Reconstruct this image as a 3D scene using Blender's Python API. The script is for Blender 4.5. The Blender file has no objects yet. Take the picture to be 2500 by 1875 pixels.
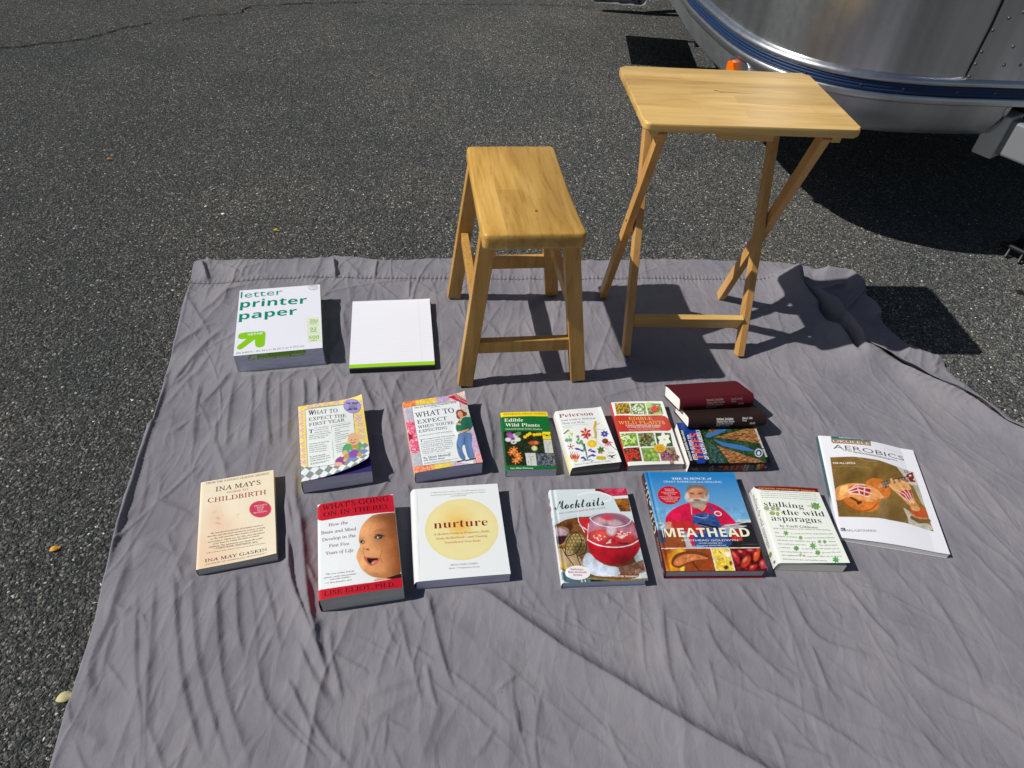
import bpy, bmesh, math, random
import numpy as np
from mathutils import Vector, Matrix

rng = np.random.default_rng(7)
random.seed(7)
scene = bpy.context.scene
COL = scene.collection

# ------------------------------------------------------------------ camera
CAM_H = 1.24327
FOCAL_PX = 1713.286          # in units of a 2500 px wide frame
FW = np.array([0.0, 0.72979948, -0.68366127])
RT = np.array([0.99675376, 0.0550419, 0.05875651])
UP = np.array([-0.08051048, 0.68144194, 0.72743037])
cam = bpy.data.cameras.new("camera")
cam_ob = bpy.data.objects.new("camera", cam)
COL.objects.link(cam_ob)
cam.sensor_fit = 'HORIZONTAL'
cam.sensor_width = 36.0
cam.lens = FOCAL_PX / 2500.0 * 36.0
cam.clip_start = 0.01
cam.clip_end = 2000.0
cam_ob.matrix_world = Matrix(((RT[0], UP[0], -FW[0], 0.0), (RT[1], UP[1], -FW[1], 0.0),
                              (RT[2], UP[2], -FW[2], CAM_H), (0, 0, 0, 1)))
scene.camera = cam_ob

# ------------------------------------------------------------------ daylight
SUN_DIR = Vector((0.99, 0.147, -1.0)).normalized()      # the way the light travels
world = bpy.data.worlds.new("World")
scene.world = world
world.use_nodes = True
wn = world.node_tree
bg = wn.nodes.get("Background") or wn.nodes.new("ShaderNodeBackground")
sky = wn.nodes.new("ShaderNodeTexSky")
sky.sky_type = 'NISHITA'
sky.sun_disc = False
sky.sun_elevation = math.radians(45)
sky.sun_rotation = math.atan2(-SUN_DIR.x, -SUN_DIR.y)
wn.links.new(sky.outputs[0], bg.inputs["Color"])
bg.inputs["Strength"].default_value = 0.05
sun = bpy.data.lights.new("sun", 'SUN')
sun.energy = 5.0
sun.angle = math.radians(0.55)
sun.color = (1.0, 0.955, 0.89)
sun_ob = bpy.data.objects.new("sun", sun)
COL.objects.link(sun_ob)
sun_ob.location = (-5, 0, 6)
sun_ob.rotation_euler = SUN_DIR.to_track_quat('-Z', 'Y').to_euler()
vs = scene.view_settings
vs.view_transform = 'Standard'
vs.look = 'None'
vs.exposure = -0.15
vs.gamma = 1.0
vs.use_curve_mapping = False


# ------------------------------------------------------------------ helpers
def gp(px, py, z=0.0):
    """point of the place at height z seen at photo pixel (2500 wide): used to survey the site"""
    d = FW + (px - 1250) / FOCAL_PX * RT - (py - 937.5) / FOCAL_PX * UP
    t = (z - CAM_H) / d[2]
    return np.array([t * d[0], t * d[1], z])


def zone(x0, y0, sc):
    return lambda pts, z=0.0: np.array([gp(x0 + sc * x, y0 + sc * y, z)[:2] for x, y in pts])


def lin(c):
    """sRGB 0-255 -> linear"""
    c = np.asarray(c, float) / 255.0
    return np.where(c <= 0.04045, c / 12.92, ((c + 0.055) / 1.055) ** 2.4)


def tag(o, label=None, cat=None, group=None, kind=None):
    if label: o["label"] = label
    if cat: o["category"] = cat
    if group: o["group"] = group
    if kind: o["kind"] = kind
    return o


def empty(name, loc=(0, 0, 0), rz=0.0, label=None, cat=None, group=None):
    o = bpy.data.objects.new(name, None)
    COL.objects.link(o)
    o.empty_display_size = 0.05
    o.location = loc
    o.rotation_euler = (0, 0, rz)
    return tag(o, label, cat, group)


def link(name, me, mats, parent=None):
    o = bpy.data.objects.new(name, me)
    COL.objects.link(o)
    for m in (mats if isinstance(mats, (list, tuple)) else [mats]):
        me.materials.append(m)
    if parent is not None:
        o.parent = parent
    return o


def mesh_np(name, verts, faces, mats, parent=None, colors=None, smooth=False, mat_idx=None, smooth_mask=None):
    """faces: list of int arrays (n,k); colors per vertex, linear"""
    me = bpy.data.meshes.new(name)
    verts = np.asarray(verts, np.float32)
    if not isinstance(faces, list): faces = [faces]
    faces = [np.asarray(f, np.int32) for f in faces if len(f)]
    loops = np.concatenate([f.ravel() for f in faces])
    sizes = np.concatenate([np.full(len(f), f.shape[1], np.int32) for f in faces])
    starts = np.concatenate([[0], np.cumsum(sizes)[:-1]]).astype(np.int32)
    me.vertices.add(len(verts)); me.vertices.foreach_set("co", verts.ravel())
    me.loops.add(len(loops)); me.loops.foreach_set("vertex_index", loops)
    me.polygons.add(len(sizes)); me.polygons.foreach_set("loop_start", starts)
    if mat_idx is not None: me.polygons.foreach_set("material_index", np.asarray(mat_idx, np.int32))
    if smooth_mask is None: smooth_mask = np.full(len(sizes), smooth)
    me.polygons.foreach_set("use_smooth", np.asarray(smooth_mask, bool))
    if colors is not None:
        at = me.color_attributes.new("Col", 'FLOAT_COLOR', 'POINT')
        c4 = np.ones((len(verts), 4), np.float32); c4[:, :3] = np.asarray(colors) * 0.88
        at.data.foreach_set("color", c4.ravel())
    me.update(calc_edges=True)
    me.validate(clean_customdata=False)
    return link(name, me, mats, parent)


def grid_faces(nx, ny, off=0):
    i, j = np.meshgrid(np.arange(nx - 1), np.arange(ny - 1), indexing='ij')
    a = (i * ny + j).ravel() + off
    return np.stack([a, a + ny, a + ny + 1, a + 1], -1)


class MB:
    """collects shapes for one mesh object"""
    def __init__(self): self.bm = bmesh.new()

    def box(self, cx, cy, cz, sx, sy, sz, bev=0.0, seg=2, mtx=None):
        r = bmesh.ops.create_cube(self.bm, size=1.0)
        v = r['verts']
        for q in v: q.co = Vector((q.co.x * sx, q.co.y * sy, q.co.z * sz))
        if bev:
            e = list({e for q in v for e in q.link_edges})
            b = bmesh.ops.bevel(self.bm, geom=e, offset=bev, segments=seg, affect='EDGES', profile=0.5)
            v = list({q for f in b['faces'] for q in f.verts} | {q for q in v if q.is_valid})
        M = (mtx or Matrix.Identity(4)) @ Matrix.Translation((cx, cy, cz))
        bmesh.ops.transform(self.bm, matrix=M, verts=v)
        return self

    def bar(self, a, b, w, d, up=(0, 1, 0), bev=0.0015):
        """square bar a->b, width w along (axis x up), d along up"""
        a, b = Vector(a), Vector(b)
        z = (b - a).normalized(); u = Vector(up); u = (u - z * u.dot(z)).normalized(); s = u.cross(z)
        M = Matrix(((s.x, u.x, z.x, 0), (s.y, u.y, z.y, 0), (s.z, u.z, z.z, 0), (0, 0, 0, 1)))
        M.translation = (a + b) / 2
        return self.box(0, 0, 0, w, d, (b - a).length, bev, 2, M)

    def tube(self, pts, r, n=12, cap=True):
        pts = [Vector(p) for p in pts]
        rings = []
        for i, p in enumerate(pts):
            t = (pts[min(i + 1, len(pts) - 1)] - pts[max(i - 1, 0)]).normalized()
            a = t.orthogonal().normalized() if abs(t.z) > .95 else t.cross(Vector((0, 0, 1))).normalized()
            b = t.cross(a)
            rr = r[i] if isinstance(r, (list, tuple)) else r
            rings.append([self.bm.verts.new(p + a * rr * math.cos(k * 2 * math.pi / n) + b * rr * math.sin(k * 2 * math.pi / n)) for k in range(n)])
        for i in range(len(rings) - 1):
            for k in range(n):
                self.bm.faces.new((rings[i][k], rings[i][(k + 1) % n], rings[i + 1][(k + 1) % n], rings[i + 1][k]))
        if cap:
            self.bm.faces.new(rings[0][::-1]); self.bm.faces.new(rings[-1])
        return self

    def prism(self, outline, z0, z1, mtx=None, bev=0.0):
        """outline in xy, extruded in z"""
        vb = [self.bm.verts.new((x, y, z0)) for x, y in outline]
        vt = [self.bm.verts.new((x, y, z1)) for x, y in outline]
        n = len(outline)
        self.bm.faces.new(vb[::-1]); ft = self.bm.faces.new(vt)
        for k in range(n): self.bm.faces.new((vb[k], vb[(k + 1) % n], vt[(k + 1) % n], vt[k]))
        if mtx: bmesh.ops.transform(self.bm, matrix=mtx, verts=vb + vt)
        return self

    def build(self, name, mat, parent=None, smooth=False):
        bmesh.ops.recalc_face_normals(self.bm, faces=self.bm.faces)
        me = bpy.data.meshes.new(name)
        self.bm.to_mesh(me); self.bm.free()
        if smooth:
            for p in me.polygons: p.use_smooth = True
        return link(name, me, mat, parent)


def vnoise(x, y, seed=0):
    """smooth value noise, vectorised, 0..1"""
    xi, yi = np.floor(x).astype(np.int64), np.floor(y).astype(np.int64)
    fx, fy = x - xi, y - yi
    fx, fy = fx * fx * (3 - 2 * fx), fy * fy * (3 - 2 * fy)
    def h(i, j):
        n = (i * 374761393 + j * 668265263 + seed * 974711) & 0xffffffff
        n = ((n ^ (n >> 13)) * 1274126177) & 0xffffffff
        return ((n ^ (n >> 16)) & 0xffff) / 65535.0
    return (h(xi, yi) * (1 - fx) * (1 - fy) + h(xi + 1, yi) * fx * (1 - fy)
            + h(xi, yi + 1) * (1 - fx) * fy + h(xi + 1, yi + 1) * fx * fy)


def fbm(x, y, seed=0, oct=3):
    s, a, t = 0, 1.0, 0
    for k in range(oct):
        s = s + a * vnoise(x * 2 ** k, y * 2 ** k, seed + k * 17); t += a; a *= .5
    return s / t


def cellnoise(x, y, seed=0):
    """random value per voronoi cell and distance to its point"""
    xi, yi = np.floor(x).astype(np.int64), np.floor(y).astype(np.int64)
    best = np.full(x.shape, 9.0); val = np.zeros(x.shape)
    def h(i, j, s):
        n = (i * 374761393 + j * 668265263 + (seed + s) * 974711) & 0xffffffff
        n = ((n ^ (n >> 13)) * 1274126177) & 0xffffffff
        return ((n ^ (n >> 16)) & 0xffff) / 65535.0
    for a in (-1, 0, 1):
        for b in (-1, 0, 1):
            i, j = xi + a, yi + b
            d = (i + h(i, j, 1) - x) ** 2 + (j + h(i, j, 2) - y) ** 2
            m = d < best
            best = np.where(m, d, best); val = np.where(m, h(i, j, 3), val)
    return val, np.sqrt(best)


# ------------------------------------------------------------------ materials
def mat(name, color=(200, 200, 200), rough=0.5, metal=0.0, spec=0.5, **kw):
    m = bpy.data.materials.new(name)
    m.use_nodes = True
    b = m.node_tree.nodes["Principled BSDF"]
    b.inputs["Base Color"].default_value = (*lin(color), 1)
    b.inputs["Roughness"].default_value = rough
    b.inputs["Metallic"].default_value = metal
    b.inputs["Specular IOR Level"].default_value = spec
    for k, v in kw.items(): b.inputs[k].default_value = v
    return m


def nodes(m):
    nt = m.node_tree
    return nt, nt.nodes["Principled BSDF"]


def N(nt, typ, **kw):
    n = nt.nodes.new(typ)
    for k, v in kw.items():
        if k.startswith("i_"): n.inputs[k[2:].replace("_", " ")].default_value = v
        else: setattr(n, k, v)
    return n


def ramp(nt, stops, interp='LINEAR'):
    r = nt.nodes.new("ShaderNodeValToRGB")
    r.color_ramp.interpolation = interp
    e = r.color_ramp.elements
    e.remove(e[1])
    e[0].position = stops[0][0]
    e[0].color = (*stops[0][1], 1)
    for p, c in stops[1:]:
        q = e.new(p)
        q.color = (*c, 1)
    return r


def asphalt_material():
    m = mat("asphalt", rough=0.85, spec=0.3, **{"Diffuse Roughness": 1.0})
    nt, b = nodes(m); L = nt.links.new
    co = N(nt, "ShaderNodeTexCoord")
    # wobble the lookup so the chips are irregular
    nz = N(nt, "ShaderNodeTexNoise", i_Scale=90.0, i_Detail=2.0)
    L(co.outputs["Object"], nz.inputs["Vector"])
    mx = N(nt, "ShaderNodeMix", data_type='VECTOR'); mx.inputs["Factor"].default_value = 0.012
    L(co.outputs["Object"], mx.inputs[4]); L(nz.outputs["Color"], mx.inputs[5])
    v1 = N(nt, "ShaderNodeTexVoronoi", i_Scale=145.0); L(mx.outputs[1], v1.inputs["Vector"])
    v2 = N(nt, "ShaderNodeTexVoronoi", i_Scale=280.0); L(mx.outputs[1], v2.inputs["Vector"])
    r1 = ramp(nt, [(0.0, lin((38, 41, 43))), (0.2, lin((58, 60, 62))), (0.4, lin((66, 64, 62))), (0.62, lin((72, 76, 74))), (0.84, lin((90, 90, 86))), (0.93, lin((112, 110, 105))), (0.975, lin((160, 157, 150))), (1.0, lin((214, 210, 202)))])
    r2 = ramp(nt, [(0.0, lin((22, 24, 26))), (0.35, lin((46, 48, 49))), (0.65, lin((70, 71, 70))), (0.9, lin((102, 101, 98))), (1.0, lin((150, 147, 140)))])
    s1 = N(nt, "ShaderNodeSeparateColor"); s2 = N(nt, "ShaderNodeSeparateColor")
    L(v1.outputs["Color"], s1.inputs[0]); L(v2.outputs["Color"], s2.inputs[0])
    L(s1.outputs[0], r1.inputs[0]); L(s2.outputs[1], r2.inputs[0])
    # where the big chip shows and where the fine matrix shows
    sel = N(nt, "ShaderNodeMath", operation='LESS_THAN'); sel.inputs[1].default_value = 0.40
    L(v1.outputs["Distance"], sel.inputs[0])
    mc = N(nt, "ShaderNodeMix", data_type='RGBA'); L(sel.outputs[0], mc.inputs[0]); L(r2.outputs[0], mc.inputs[6]); L(r1.outputs[0], mc.inputs[7])
    v0 = N(nt, "ShaderNodeTexVoronoi", i_Scale=64.0); L(mx.outputs[1], v0.inputs["Vector"])
    s0 = N(nt, "ShaderNodeSeparateColor"); L(v0.outputs["Color"], s0.inputs[0])
    g0 = N(nt, "ShaderNodeMath", operation='GREATER_THAN'); g0.inputs[1].default_value = 0.74; L(s0.outputs[0], g0.inputs[0])
    l0 = N(nt, "ShaderNodeMath", operation='LESS_THAN'); l0.inputs[1].default_value = 0.33; L(v0.outputs["Distance"], l0.inputs[0])
    m0 = N(nt, "ShaderNodeMath", operation='MULTIPLY'); L(g0.outputs[0], m0.inputs[0]); L(l0.outputs[0], m0.inputs[1])
    r0 = ramp(nt, [(0.0, lin((50, 53, 56))), (0.5, lin((74, 75, 74))), (0.85, lin((94, 92, 87))), (1.0, lin((128, 125, 118)))]); L(s0.outputs[1], r0.inputs[0])
    m1 = N(nt, "ShaderNodeMix", data_type='RGBA'); L(m0.outputs[0], m1.inputs[0]); L(mc.outputs[2], m1.inputs[6]); L(r0.outputs[0], m1.inputs[7])
    # broad stains
    n3 = N(nt, "ShaderNodeTexNoise", i_Scale=1.7, i_Detail=4.0, i_Roughness=0.6); L(co.outputs["Object"], n3.inputs["Vector"])
    r3 = ramp(nt, [(0.3, (0.98, 1.03, 1.08)), (0.5, (1.26, 1.27, 1.25)), (0.7, (1.52, 1.49, 1.36))]); L(n3.outputs[0], r3.inputs[0])
    mm = N(nt, "ShaderNodeMix", data_type='RGBA', blend_type='MULTIPLY'); mm.inputs[0].default_value = 1.0
    L(m1.outputs[2], mm.inputs[6]); L(r3.outputs[0], mm.inputs[7])
    L(mm.outputs[2], b.inputs["Base Color"])
    inv = N(nt, "ShaderNodeMath", operation='MULTIPLY'); inv.inputs[1].default_value = -1.0
    add = N(nt, "ShaderNodeMath", operation='MULTIPLY_ADD'); add.inputs[1].default_value = -0.5
    L(v2.outputs["Distance"], add.inputs[0]); L(v1.outputs["Distance"], inv.inputs[0]); L(inv.outputs[0], add.inputs[2])
    bp = N(nt, "ShaderNodeBump"); bp.inputs["Strength"].default_value = 0.9; bp.inputs["Distance"].default_value = 0.006
    L(add.outputs[0], bp.inputs["Height"]); L(bp.outputs[0], b.inputs["Normal"])
    return m


def wood_material(name, tones, stave=(0.26, 0.042), grain=0.35, rough=0.38, axis='X', staves=True, dark=None):
    """board grain along local X (or Y / Z)"""
    m = mat(name, rough=rough, spec=0.4)
    nt, b = nodes(m); L = nt.links.new
    co = N(nt, "ShaderNodeTexCoord")
    mp = N(nt, "ShaderNodeMapping")
    if axis == 'Y': mp.inputs["Rotation"].default_value = (0, 0, math.pi / 2)
    if axis == 'Z': mp.inputs["Rotation"].default_value = (0, math.pi / 2, 0)
    L(co.outputs["Object"], mp.inputs["Vector"])
    st = N(nt, "ShaderNodeMapping"); st.inputs["Scale"].default_value = (5.0, 60.0, 60.0); L(mp.outputs[0], st.inputs[0])
    nz = N(nt, "ShaderNodeTexNoise", i_Scale=1.6, i_Detail=6.0, i_Roughness=0.62, i_Distortion=0.6); L(st.outputs[0], nz.inputs["Vector"])
    st2 = N(nt, "ShaderNodeMapping"); st2.inputs["Scale"].default_value = (1.6, 13.0, 13.0); L(mp.outputs[0], st2.inputs[0])
    nz2 = N(nt, "ShaderNodeTexNoise", i_Scale=1.5, i_Detail=3.0, i_Distortion=1.2); L(st2.outputs[0], nz2.inputs["Vector"])
    r2 = ramp(nt, [(0.3, lin(tones[0])), (0.5, lin(tones[1])), (0.7, lin(tones[2]))]); L(nz2.outputs[0], r2.inputs[0])
    base = r2.outputs[0]
    if staves:
        br = N(nt, "ShaderNodeTexBrick"); br.offset = 0.37; br.squash = 1.0
        br.inputs["Color1"].default_value = (0.70, 0.66, 0.58, 1); br.inputs["Color2"].default_value = (1.18, 1.16, 1.12, 1)
        br.inputs["Mortar"].default_value = (0.8, 0.75, 0.66, 1)
        br.inputs["Scale"].default_value = 1.0; br.inputs["Mortar Size"].default_value = 0.0004; br.inputs["Bias"].default_value = 0.1
        br.inputs["Brick Width"].default_value = stave[0]; br.inputs["Row Height"].default_value = stave[1]
        L(mp.outputs[0], br.inputs["Vector"])
        mu = N(nt, "ShaderNodeMix", data_type='RGBA', blend_type='MULTIPLY'); mu.inputs[0].default_value = 0.55
        L(base, mu.inputs[6]); L(br.outputs["Color"], mu.inputs[7]); base = mu.outputs[2]
    r1 = ramp(nt, [(0.32, (0.62, 0.55, 0.45)), (0.5, (1, 1, 1)), (0.75, (1.06, 1.05, 1.03))]); L(nz.outputs[0], r1.inputs[0])
    mg = N(nt, "ShaderNodeMix", data_type='RGBA', blend_type='MULTIPLY'); mg.inputs[0].default_value = grain
    L(base, mg.inputs[6]); L(r1.outputs[0], mg.inputs[7])
    L(mg.outputs[2], b.inputs["Base Color"])
    bp = N(nt, "ShaderNodeBump"); bp.inputs["Strength"].default_value = 0.12; bp.inputs["Distance"].default_value = 0.002
    L(nz.outputs[0], bp.inputs["Height"]); L(bp.outputs[0], b.inputs["Normal"])
    return m


def cloth_material():
    m = mat("grey_cotton", rough=0.85, spec=0.12, **{"Diffuse Roughness": 0.1})
    nt, b = nodes(m); L = nt.links.new
    b.inputs["Sheen Weight"].default_value = 0.06
    co = N(nt, "ShaderNodeTexCoord")
    n1 = N(nt, "ShaderNodeTexNoise", i_Scale=5.0, i_Detail=5.0, i_Roughness=0.6); L(co.outputs["Object"], n1.inputs["Vector"])
    r = ramp(nt, [(0.3, lin((116, 114, 123))), (0.55, lin((127, 125, 132))), (0.75, lin((136, 133, 137)))]); L(n1.outputs[0], r.inputs[0])
    # lint and grit
    vo = N(nt, "ShaderNodeTexVoronoi", i_Scale=34.0); L(co.outputs["Object"], vo.inputs["Vector"])
    lt = N(nt, "ShaderNodeMath", operation='LESS_THAN'); lt.inputs[1].default_value = 0.035; L(vo.outputs["Distance"], lt.inputs[0])
    sc = N(nt, "ShaderNodeSeparateColor"); L(vo.outputs["Color"], sc.inputs[0])
    gt = N(nt, "ShaderNodeMath", operation='GREATER_THAN'); gt.inputs[1].default_value = 0.90; L(sc.outputs[0], gt.inputs[0])
    mu = N(nt, "ShaderNodeMath", operation='MULTIPLY'); L(lt.outputs[0], mu.inputs[0]); L(gt.outputs[0], mu.inputs[1])
    mg = N(nt, "ShaderNodeMix", data_type='RGBA'); L(mu.outputs[0], mg.inputs[0]); L(r.outputs[0], mg.inputs[6]); mg.inputs[7].default_value = (*lin((58, 54, 58)), 1)
    L(mg.outputs[2], b.inputs["Base Color"])
    # creased faces, then the weave
    mp = N(nt, "ShaderNodeMapping"); mp.inputs["Rotation"].default_value = (0, 0, 0.25); mp.inputs["Scale"].default_value = (1.0, 0.5, 1.0); L(co.outputs["Object"], mp.inputs[0])
    wz = N(nt, "ShaderNodeTexNoise", i_Scale=9.0, i_Detail=3.0); L(mp.outputs[0], wz.inputs["Vector"])
    mx = N(nt, "ShaderNodeMix", data_type='VECTOR'); mx.inputs["Factor"].default_value = 0.10; L(mp.outputs[0], mx.inputs[4]); L(wz.outputs["Color"], mx.inputs[5])
    v2 = N(nt, "ShaderNodeTexVoronoi", i_Scale=24.0); v2.feature = 'DISTANCE_TO_EDGE'; L(mx.outputs[1], v2.inputs["Vector"])
    rr = ramp(nt, [(0.0, (0, 0, 0)), (0.25, (1, 1, 1))]); L(v2.outputs[0], rr.inputs[0])
    n2 = N(nt, "ShaderNodeTexNoise", i_Scale=45.0, i_Detail=6.0, i_Roughness=0.6); L(mp.outputs[0], n2.inputs["Vector"])
    n3 = N(nt, "ShaderNodeTexNoise", i_Scale=700.0, i_Detail=2.0); L(co.outputs["Object"], n3.inputs["Vector"])
    b0 = N(nt, "ShaderNodeBump"); b0.inputs["Strength"].default_value = 0.22; b0.inputs["Distance"].default_value = 0.004; L(rr.outputs[0], b0.inputs["Height"])
    b1 = N(nt, "ShaderNodeBump"); b1.inputs["Strength"].default_value = 0.45; b1.inputs["Distance"].default_value = 0.004; L(n2.outputs[0], b1.inputs["Height"]); L(b0.outputs[0], b1.inputs["Normal"])
    b2 = N(nt, "ShaderNodeBump"); b2.inputs["Strength"].default_value = 0.35; b2.inputs["Distance"].default_value = 0.001
    L(n3.outputs[0], b2.inputs["Height"]); L(b1.outputs[0], b2.inputs["Normal"]); L(b2.outputs[0], b.inputs["Normal"])
    return m


def metal_material(name, color, rough, streak=0.25, aniso=0.0):
    m = mat(name, color, rough, 1.0)
    nt, b = nodes(m); L = nt.links.new
    co = N(nt, "ShaderNodeTexCoord")
    mp = N(nt, "ShaderNodeMapping"); mp.inputs["Scale"].default_value = (7.0, 7.0, 0.35); L(co.outputs["Object"], mp.inputs[0])
    n1 = N(nt, "ShaderNodeTexNoise", i_Scale=1.5, i_Detail=3.0, i_Roughness=0.5); L(mp.outputs[0], n1.inputs["Vector"])
    c = lin(color)
    r = ramp(nt, [(0.3, c * (1 - streak)), (0.5, c), (0.7, np.minimum(c * (1 + streak), 1))]); L(n1.outputs[0], r.inputs[0]); L(r.outputs[0], b.inputs["Base Color"])  # upright streaks in the metal colour imitate reflections of the surroundings
    n2 = N(nt, "ShaderNodeTexNoise", i_Scale=60.0, i_Detail=4.0); L(co.outputs["Object"], n2.inputs["Vector"])
    mr = N(nt, "ShaderNodeMapRange"); mr.inputs[3].default_value = rough * 0.8; mr.inputs[4].default_value = rough * 1.25
    L(n2.outputs[0], mr.inputs[0]); L(mr.outputs[0], b.inputs["Roughness"])
    bp = N(nt, "ShaderNodeBump"); bp.inputs["Strength"].default_value = 0.04; bp.inputs["Distance"].default_value = 0.02
    L(n1.outputs[0], bp.inputs["Height"]); L(bp.outputs[0], b.inputs["Normal"])
    return m


def print_material(name, rough=0.35, spec=0.4):
    m = mat(name, rough=rough, spec=spec)
    nt, b = nodes(m); L = nt.links.new
    at = N(nt, "ShaderNodeVertexColor"); at.layer_name = "Col"
    L(at.outputs[0], b.inputs["Base Color"])
    co = N(nt, "ShaderNodeTexCoord")
    n = N(nt, "ShaderNodeTexNoise", i_Scale=35.0, i_Detail=3.0); L(co.outputs["Object"], n.inputs["Vector"])
    bp = N(nt, "ShaderNodeBump"); bp.inputs["Strength"].default_value = 0.06; bp.inputs["Distance"].default_value = 0.004
    L(n.outputs[0], bp.inputs["Height"]); L(bp.outputs[0], b.inputs["Normal"])
    return m


def pages_material(name, color=(234, 232, 228), bands=None, T=0.03):
    m = mat(name, color, 0.85, spec=0.2)
    nt, b = nodes(m); L = nt.links.new
    co = N(nt, "ShaderNodeTexCoord")
    mp = N(nt, "ShaderNodeMapping"); mp.inputs["Scale"].default_value = (6, 6, 2600); L(co.outputs["Object"], mp.inputs[0])
    n = N(nt, "ShaderNodeTexNoise", i_Scale=1.0, i_Detail=2.0); L(mp.outputs[0], n.inputs["Vector"])
    c = lin(color)
    r = ramp(nt, [(0.3, c * 0.72), (0.55, c), (0.8, np.minimum(c * 1.06, 1))]); L(n.outputs[0], r.inputs[0])
    out = r.outputs[0]
    if bands:
        sp = N(nt, "ShaderNodeSeparateXYZ"); L(co.outputs["Object"], sp.inputs[0])
        dv = N(nt, "ShaderNodeMath", operation='DIVIDE'); dv.inputs[1].default_value = T; L(sp.outputs[2], dv.inputs[0])
        rb = ramp(nt, [(p, lin(q) / c.mean()) for p, q in bands]); L(dv.outputs[0], rb.inputs[0])
        mu = N(nt, "ShaderNodeMix", data_type='RGBA', blend_type='MULTIPLY'); mu.inputs[0].default_value = 1.0
        L(out, mu.inputs[6]); L(rb.outputs[0], mu.inputs[7]); out = mu.outputs[2]
    L(out, b.inputs["Base Color"])
    bp = N(nt, "ShaderNodeBump"); bp.inputs["Strength"].default_value = 0.3; bp.inputs["Distance"].default_value = 0.001
    L(n.outputs[0], bp.inputs["Height"]); L(bp.outputs[0], b.inputs["Normal"])
    return m


M_ASPHALT = asphalt_material()
M_CLOTH = cloth_material()
M_TRAY = wood_material("rubberwood_boards", [(190, 153, 88), (205, 170, 103), (216, 184, 120)], rough=0.33)
M_TRAYLEG = wood_material("rubberwood_rails", [(186, 138, 76), (200, 152, 88), (208, 164, 100)], staves=False, axis='Z')
M_STOOL = wood_material("oiled_oak_seat", [(174, 134, 64), (190, 150, 76), (202, 164, 92)], stave=(0.7, 0.062), axis='Y', grain=0.6)
M_STOOLLEG = wood_material("oiled_oak_leg", [(172, 128, 64), (188, 144, 76), (198, 156, 88)], staves=False, axis='Z', grain=0.6)
M_ALU = metal_material("polished_aluminium", (206, 208, 212), 0.30, 0.26)
M_ALU2 = metal_material("dull_aluminium", (196, 199, 203), 0.46, 0.15)
M_RAIL = metal_material("rub_rail_aluminium", (205, 207, 210), 0.32, 0.1)
M_BLUE = mat("blue_vinyl", (12, 44, 84), 0.5)
M_DARK = mat("dark_steel", (30, 33, 34), 0.45, 0.6)
M_UNDER = mat("underbelly", (22, 22, 22), 0.9)
M_GREYPAINT = mat("grey_painted_steel", (122, 125, 128), 0.5)
M_AMBER = mat("amber_lens", (255, 120, 0), 0.15, **{"Transmission Weight": 0.15})
M_RED = mat("red_plastic", (225, 60, 40), 0.4)
M_PRINT = print_material("printed_cover")
M_MATTE = print_material("printed_matte", 0.6, 0.25)
M_PAGES = pages_material("page_edges")
M_PAGESGREY = pages_material("grey_page_edges", (214, 212, 202))
M_PAGESCREAM = pages_material("cream_page_edges", (238, 236, 222))
M_RUBBER = mat("black_rubber", (20, 20, 20), 0.7)
M_SCREW = mat("screw_steel", (120, 122, 126), 0.45, 1.0)


# ================================================================== SETTING: asphalt
def build_asphalt():
    # fine patch in view, coarse skirt to the horizon, one sheet
    xs = np.concatenate([[-400, -60, -12], np.linspace(-4, 5, 31), [13, 60, 400]])
    ys = np.concatenate([[-400, -60, -8], np.linspace(-1, 7, 31), [15, 60, 400]])
    X, Y = np.meshgrid(xs, ys, indexing='ij')
    V = np.stack([X.ravel(), Y.ravel(), np.zeros(X.size)], -1)
    o = mesh_np("asphalt", V, grid_faces(len(xs), len(ys)), M_ASPHALT)
    tag(o, "dark grey weathered asphalt with pale stone chips", "asphalt", kind="structure")
    # the cracks: thin tar-dark sheets lying 4 mm proud
    def crack(pts, w, seed):
        r = np.random.default_rng(seed)
        P = []
        for a, b in zip(pts[:-1], pts[1:]):
            n = max(2, int(np.linalg.norm(np.subtract(b, a)) / 0.02))
            for k in range(n): P.append(np.array(a) + (np.array(b) - a) * k / n)
        P = np.array(P); P += r.normal(0, 0.006, P.shape)
        T = np.gradient(P, axis=0); T /= np.linalg.norm(T, axis=1)[:, None]
        Nn = np.stack([-T[:, 1], T[:, 0]], -1)
        ww = w * (0.25 + 1.1 * r.random(len(P)))[:, None]
        A, B = P + Nn * ww / 2, P - Nn * ww / 2
        V = np.concatenate([np.c_[A, np.full(len(A), .004)], np.c_[B, np.full(len(B), .004)]])
        i = np.arange(len(P) - 1); n = len(P)
        return V, np.stack([i, i + 1, i + 1 + n, i + n], -1)
    m = mat("crack_shadow", (14, 14, 15), 0.95, spec=0.1)
    z7 = 900 / 2133
    c1 = zone(0, 0, z7)([(-60, 283), (0, 280), (120, 275), (250, 255), (380, 245), (470, 232), (545, 215), (640, 185), (720, 165), (790, 152), (900, 128)])
    c2 = zone(0, 0, z7)([(1050, 116), (1130, 98), (1200, 90), (1300, 86), (1380, 78), (1425, 50), (1480, 33), (1600, 30), (1750, 22), (1950, 17), (2133, 14)])
    c3 = zone(0, 0, 1.1302)([(795, 5), (860, 9), (950, 11), (1060, 10), (1180, 12), (1290, 16)])
    c4 = zone(1400, 0, .226)([(-30, 95), (110, 100), (240, 96)])
    c5 = zone(1400, 0, .226)([(540, 96), (650, 103), (840, 102)])
    for k, (c, w) in enumerate(((c1, .008), (c2, .009), (c3, .006), (c4, .004), (c5, .005))):
        V, F = crack([tuple(q) for q in c], w, k)
        o = mesh_np("asphalt_crack", V, F, m)
        tag(o, kind="structure")
build_asphalt()


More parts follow.
